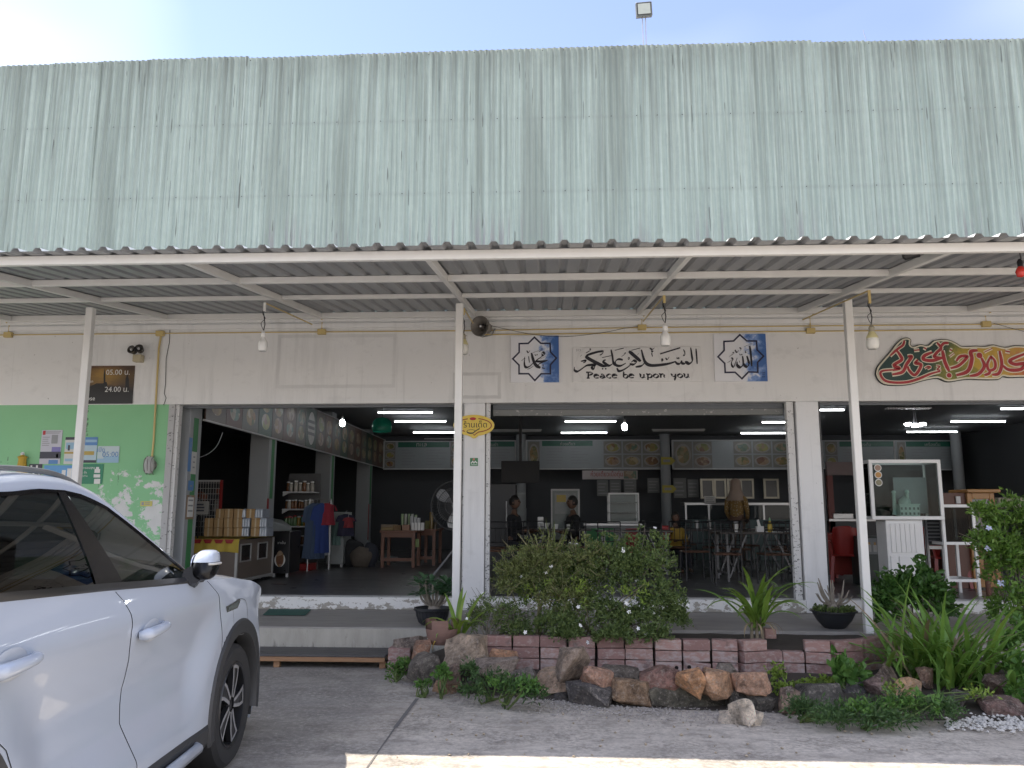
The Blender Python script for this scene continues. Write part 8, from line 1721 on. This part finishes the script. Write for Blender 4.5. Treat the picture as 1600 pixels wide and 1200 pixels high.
# wooden cabinet
xw0, xw1 = PY(1513, 800, 12.0).x, PY(1556, 800, 12.0).x; t_ = thing('wooden_cabinet', 'varnished wooden display cabinet with a cornice behind the shrub', 'cabinet', ((xw0+xw1)/2, 12.0, ZS)); M_VW = mat('varnished_wood', (.33, .165, .05), .35, var=.25, scale=5, stretch=(1, 1, .3)); M_VD = mat('dark_side_wood', (.10, .035, .02), .45); zt3 = PY(1535, 770, 12.0).z
MB().bx(xw0-.36, xw0-.001, 12.05, 12.5, ZS+.002, zt3).build('side_panel', M_VD, t_); MB().bx(xw0-.02, xw1+.06, 11.93, 12.5, zt3+.001, zt3+.05).build('cornice', M_VW, t_, bevel=.01)
for X0, X1_, Z0, Z1 in ((xw0, xw0+.07, ZS, zt3), (xw1-.07, xw1, ZS, zt3), (xw0+.07, xw1-.07, zt3-.09, zt3), (xw0+.07, xw1-.07, 1.05, 1.18), (xw0+.07, xw1-.07, ZS+.02, ZS+.12)): MB().bx(X0, X1_, 12.0, 12.05, Z0+.001, Z1).build('door_frame', M_VW, t_, bevel=.006)
MB().bx(xw0+.07, xw1-.07, 12.02, 12.03, 1.18, zt3-.09).build('glass_pane', mat('cabinet_glass', (.16, .17, .19), .08), t_); MB().bx(xw0+.07, xw1-.07, 12.02, 12.04, ZS+.12, 1.05).build('lower_panel', M_VW, t_)
a = PY(1497, 780, 12.03); tag(MB().bx(a.x-.03, a.x+.03, 12.02, 12.045, a.z-.06, a.z+.04).build('wall_switch', M_FIX), 'small white notice stuck on the dark side of the wooden cabinet', 'notice')
# red plastic chairs and other things deep in the right bay
M_RPL = mat('red_plastic', (.24, .018, .015), .35, var=.1)
def make_red():
    t = thing('red_plastic_chair', 'x', 'chair'); MB().bx(-.21, .21, -.2, .2, .40, .43).build('seat', M_RPL, t, bevel=.02, seg=2)
    for sx in (-1, 1):
        MB().bar((sx*.22, -.2, 0), (sx*.19, -.17, .41), .045, .03).build('leg', M_RPL, t); MB().bar((sx*.23, .23, 0), (sx*.19, .18, .41), .045, .03).build('leg', M_RPL, t)
        MB().tube([(sx*.2, .19, .42), (sx*.235, .16, .62), (sx*.235, -.1, .63), (sx*.2, -.17, .42)], .017, 6).build('armrest', M_RPL, t)
    v = []
    for i in range(9):
        a = R(-62+i*15.5)
        for z, rr, yy in ((.43, .20, .0), (.62, .215, .03), (.80, .20, .06)): v.append((rr*math.sin(a)*1.02, .02+yy+rr*math.cos(a)*.95-.02, z+(.04*math.cos(a) if z > .7 else 0)))
    MB().add(v, [(i*3+j, i*3+j+1, i*3+j+4, i*3+j+3) for i in range(8) for j in range(2)]).build('backrest', M_RPL, t, smooth=True); return t
rc = make_red()
for k, (px, Y, rz, lab) in enumerate(((1322, 12.9, 160, 'red plastic chair just left of the right post'), (1308, 14.2, 200, 'red plastic chair farther back left of the right post'), (1478, 12.3, 170, 'red plastic chair behind the aluminium stand'), (1505, 12.9, 190, 'red plastic chair half hidden between the stand and the cabinet'), (1440, 13.6, 175, 'red plastic chair deep behind the boarded cabinet'))):
    o = rc if k == 0 else copy_tree(rc); p = FL(px, Y); o.location = p; o.rotation_euler = (0, 0, R(rz)); o['label'] = lab; o['group'] = 'red plastic chairs in the right bay'
p = FL(1328, 12.6); o = MB(); cvv = []
for i in range(25):
    a = 2*math.pi*i/24
    for z, rr in ((.74, .30), (.735, .36), (.45, .38+.02*math.sin(a*6)), (.12, .40+.04*math.sin(a*6))): cvv.append((p.x-.1+rr*math.cos(a), 13.3+rr*math.sin(a), ZS+z))
tag(o.add(cvv, [(i*4+k, i*4+k+1, (i+1)*4+k+1, (i+1)*4+k) for i in range(24) for k in range(3)]+[tuple(4*i for i in range(24))]).build('red_tablecloth', mat('red_cloth', (.22, .03, .022), .8, var=.2, scale=7), smooth=True), 'red cloth draped over a round stand left of the right post', 'tablecloth')
xk0, xk1 = PY(1296, 800, 18.5).x, PY(1420, 800, 18.5).x; t_ = thing('drinks_kiosk', 'red-framed drinks counter under the lit tube in the right bay', 'counter', (xk0, 18.5, ZS)); 
for px in (1300, 1415): x = PY(px, 800, 18.5).x; MB().bx(x-.06, x+.06, 18.5, 18.6, ZS+.002, 2.35).build('post', mat('dark_red_frame', (.16, .04, .035), .5), t_)
MB().bx(xk0, xk1, 18.49, 18.6, 2.36, 2.65).build('sign_panel', mat('dim_pink_panel', (.20, .15, .15), .5), t_); MB().bx(xk0, xk1, 18.5, 19.1, ZS+.002, 1.35).build('cabinet', mat('kiosk_cabinet', (.06, .06, .065), .5), t_); MB().bx(xk0-.03, xk1+.03, 18.45, 19.1, 1.351, 1.40).build('counter_top', M_STEEL, t_)
a = PY(1320, 815, 18.4); t_ = thing('gas_burner', 'steel burner on the drinks counter in the right bay', 'burner', a); MB().bx(a.x-.22, a.x+.22, 18.46, 18.8, 1.402, 1.52).build('body', M_STEEL, t_, bevel=.01)
for k in (-.1, .1): MB().lathe([(.08, 0), (.08, .03)], 14, (a.x+k, 18.62, 1.521)).build('grate', M_DARK, t_)
t_ = board('cone_poster', 'dim poster with three ice cream cones behind the right post', 'poster', (1354, 841, 1381, 866), 12.4, mat('cone_poster_sheet', (.16, .17, .18), .5), [(.08+.31*k, .42, .28+.31*k, .85, mat('cone_print', (.30, .30, .29), .5)) for k in range(3)]+[(.12+.31*k, .25, .24+.31*k, .42, FO[2]) for k in range(3)])
a = PY(1345, 866, 12.41); b = PY(1386, 842, 12.41); MB().bx(a.x, b.x, 12.41, 12.8, ZS+.002, PY(1370, 838, 12.41).z).build('cabinet', mat('dark_box', (.02, .03, .028), .4), t_)
a = PY(1580, 782, 14.0); tag(MB().bx(a.x-.2, a.x+.3, 14.0, 14.3, a.z-.12, a.z+.05).build('cream_box', mat('cream_box', (.38, .35, .27), .5), bevel=.01), 'cream box on a shelf behind the lilac-flowered shrub', 'box')
# grey board leaning, wire to the left column
wp = [PY(297, 717, 11.6), PY(320, 712, 11.6), PY(338, 698, 11.6), PY(348, 676, 11.6)]; tag(MB().tube(spline([tuple(p) for p in wp], 5), .006, 5).build('hanging_wire', mat('pale_wire', (.40, .42, .45), .5)), 'pale wire curving up from the striped column', 'wire')
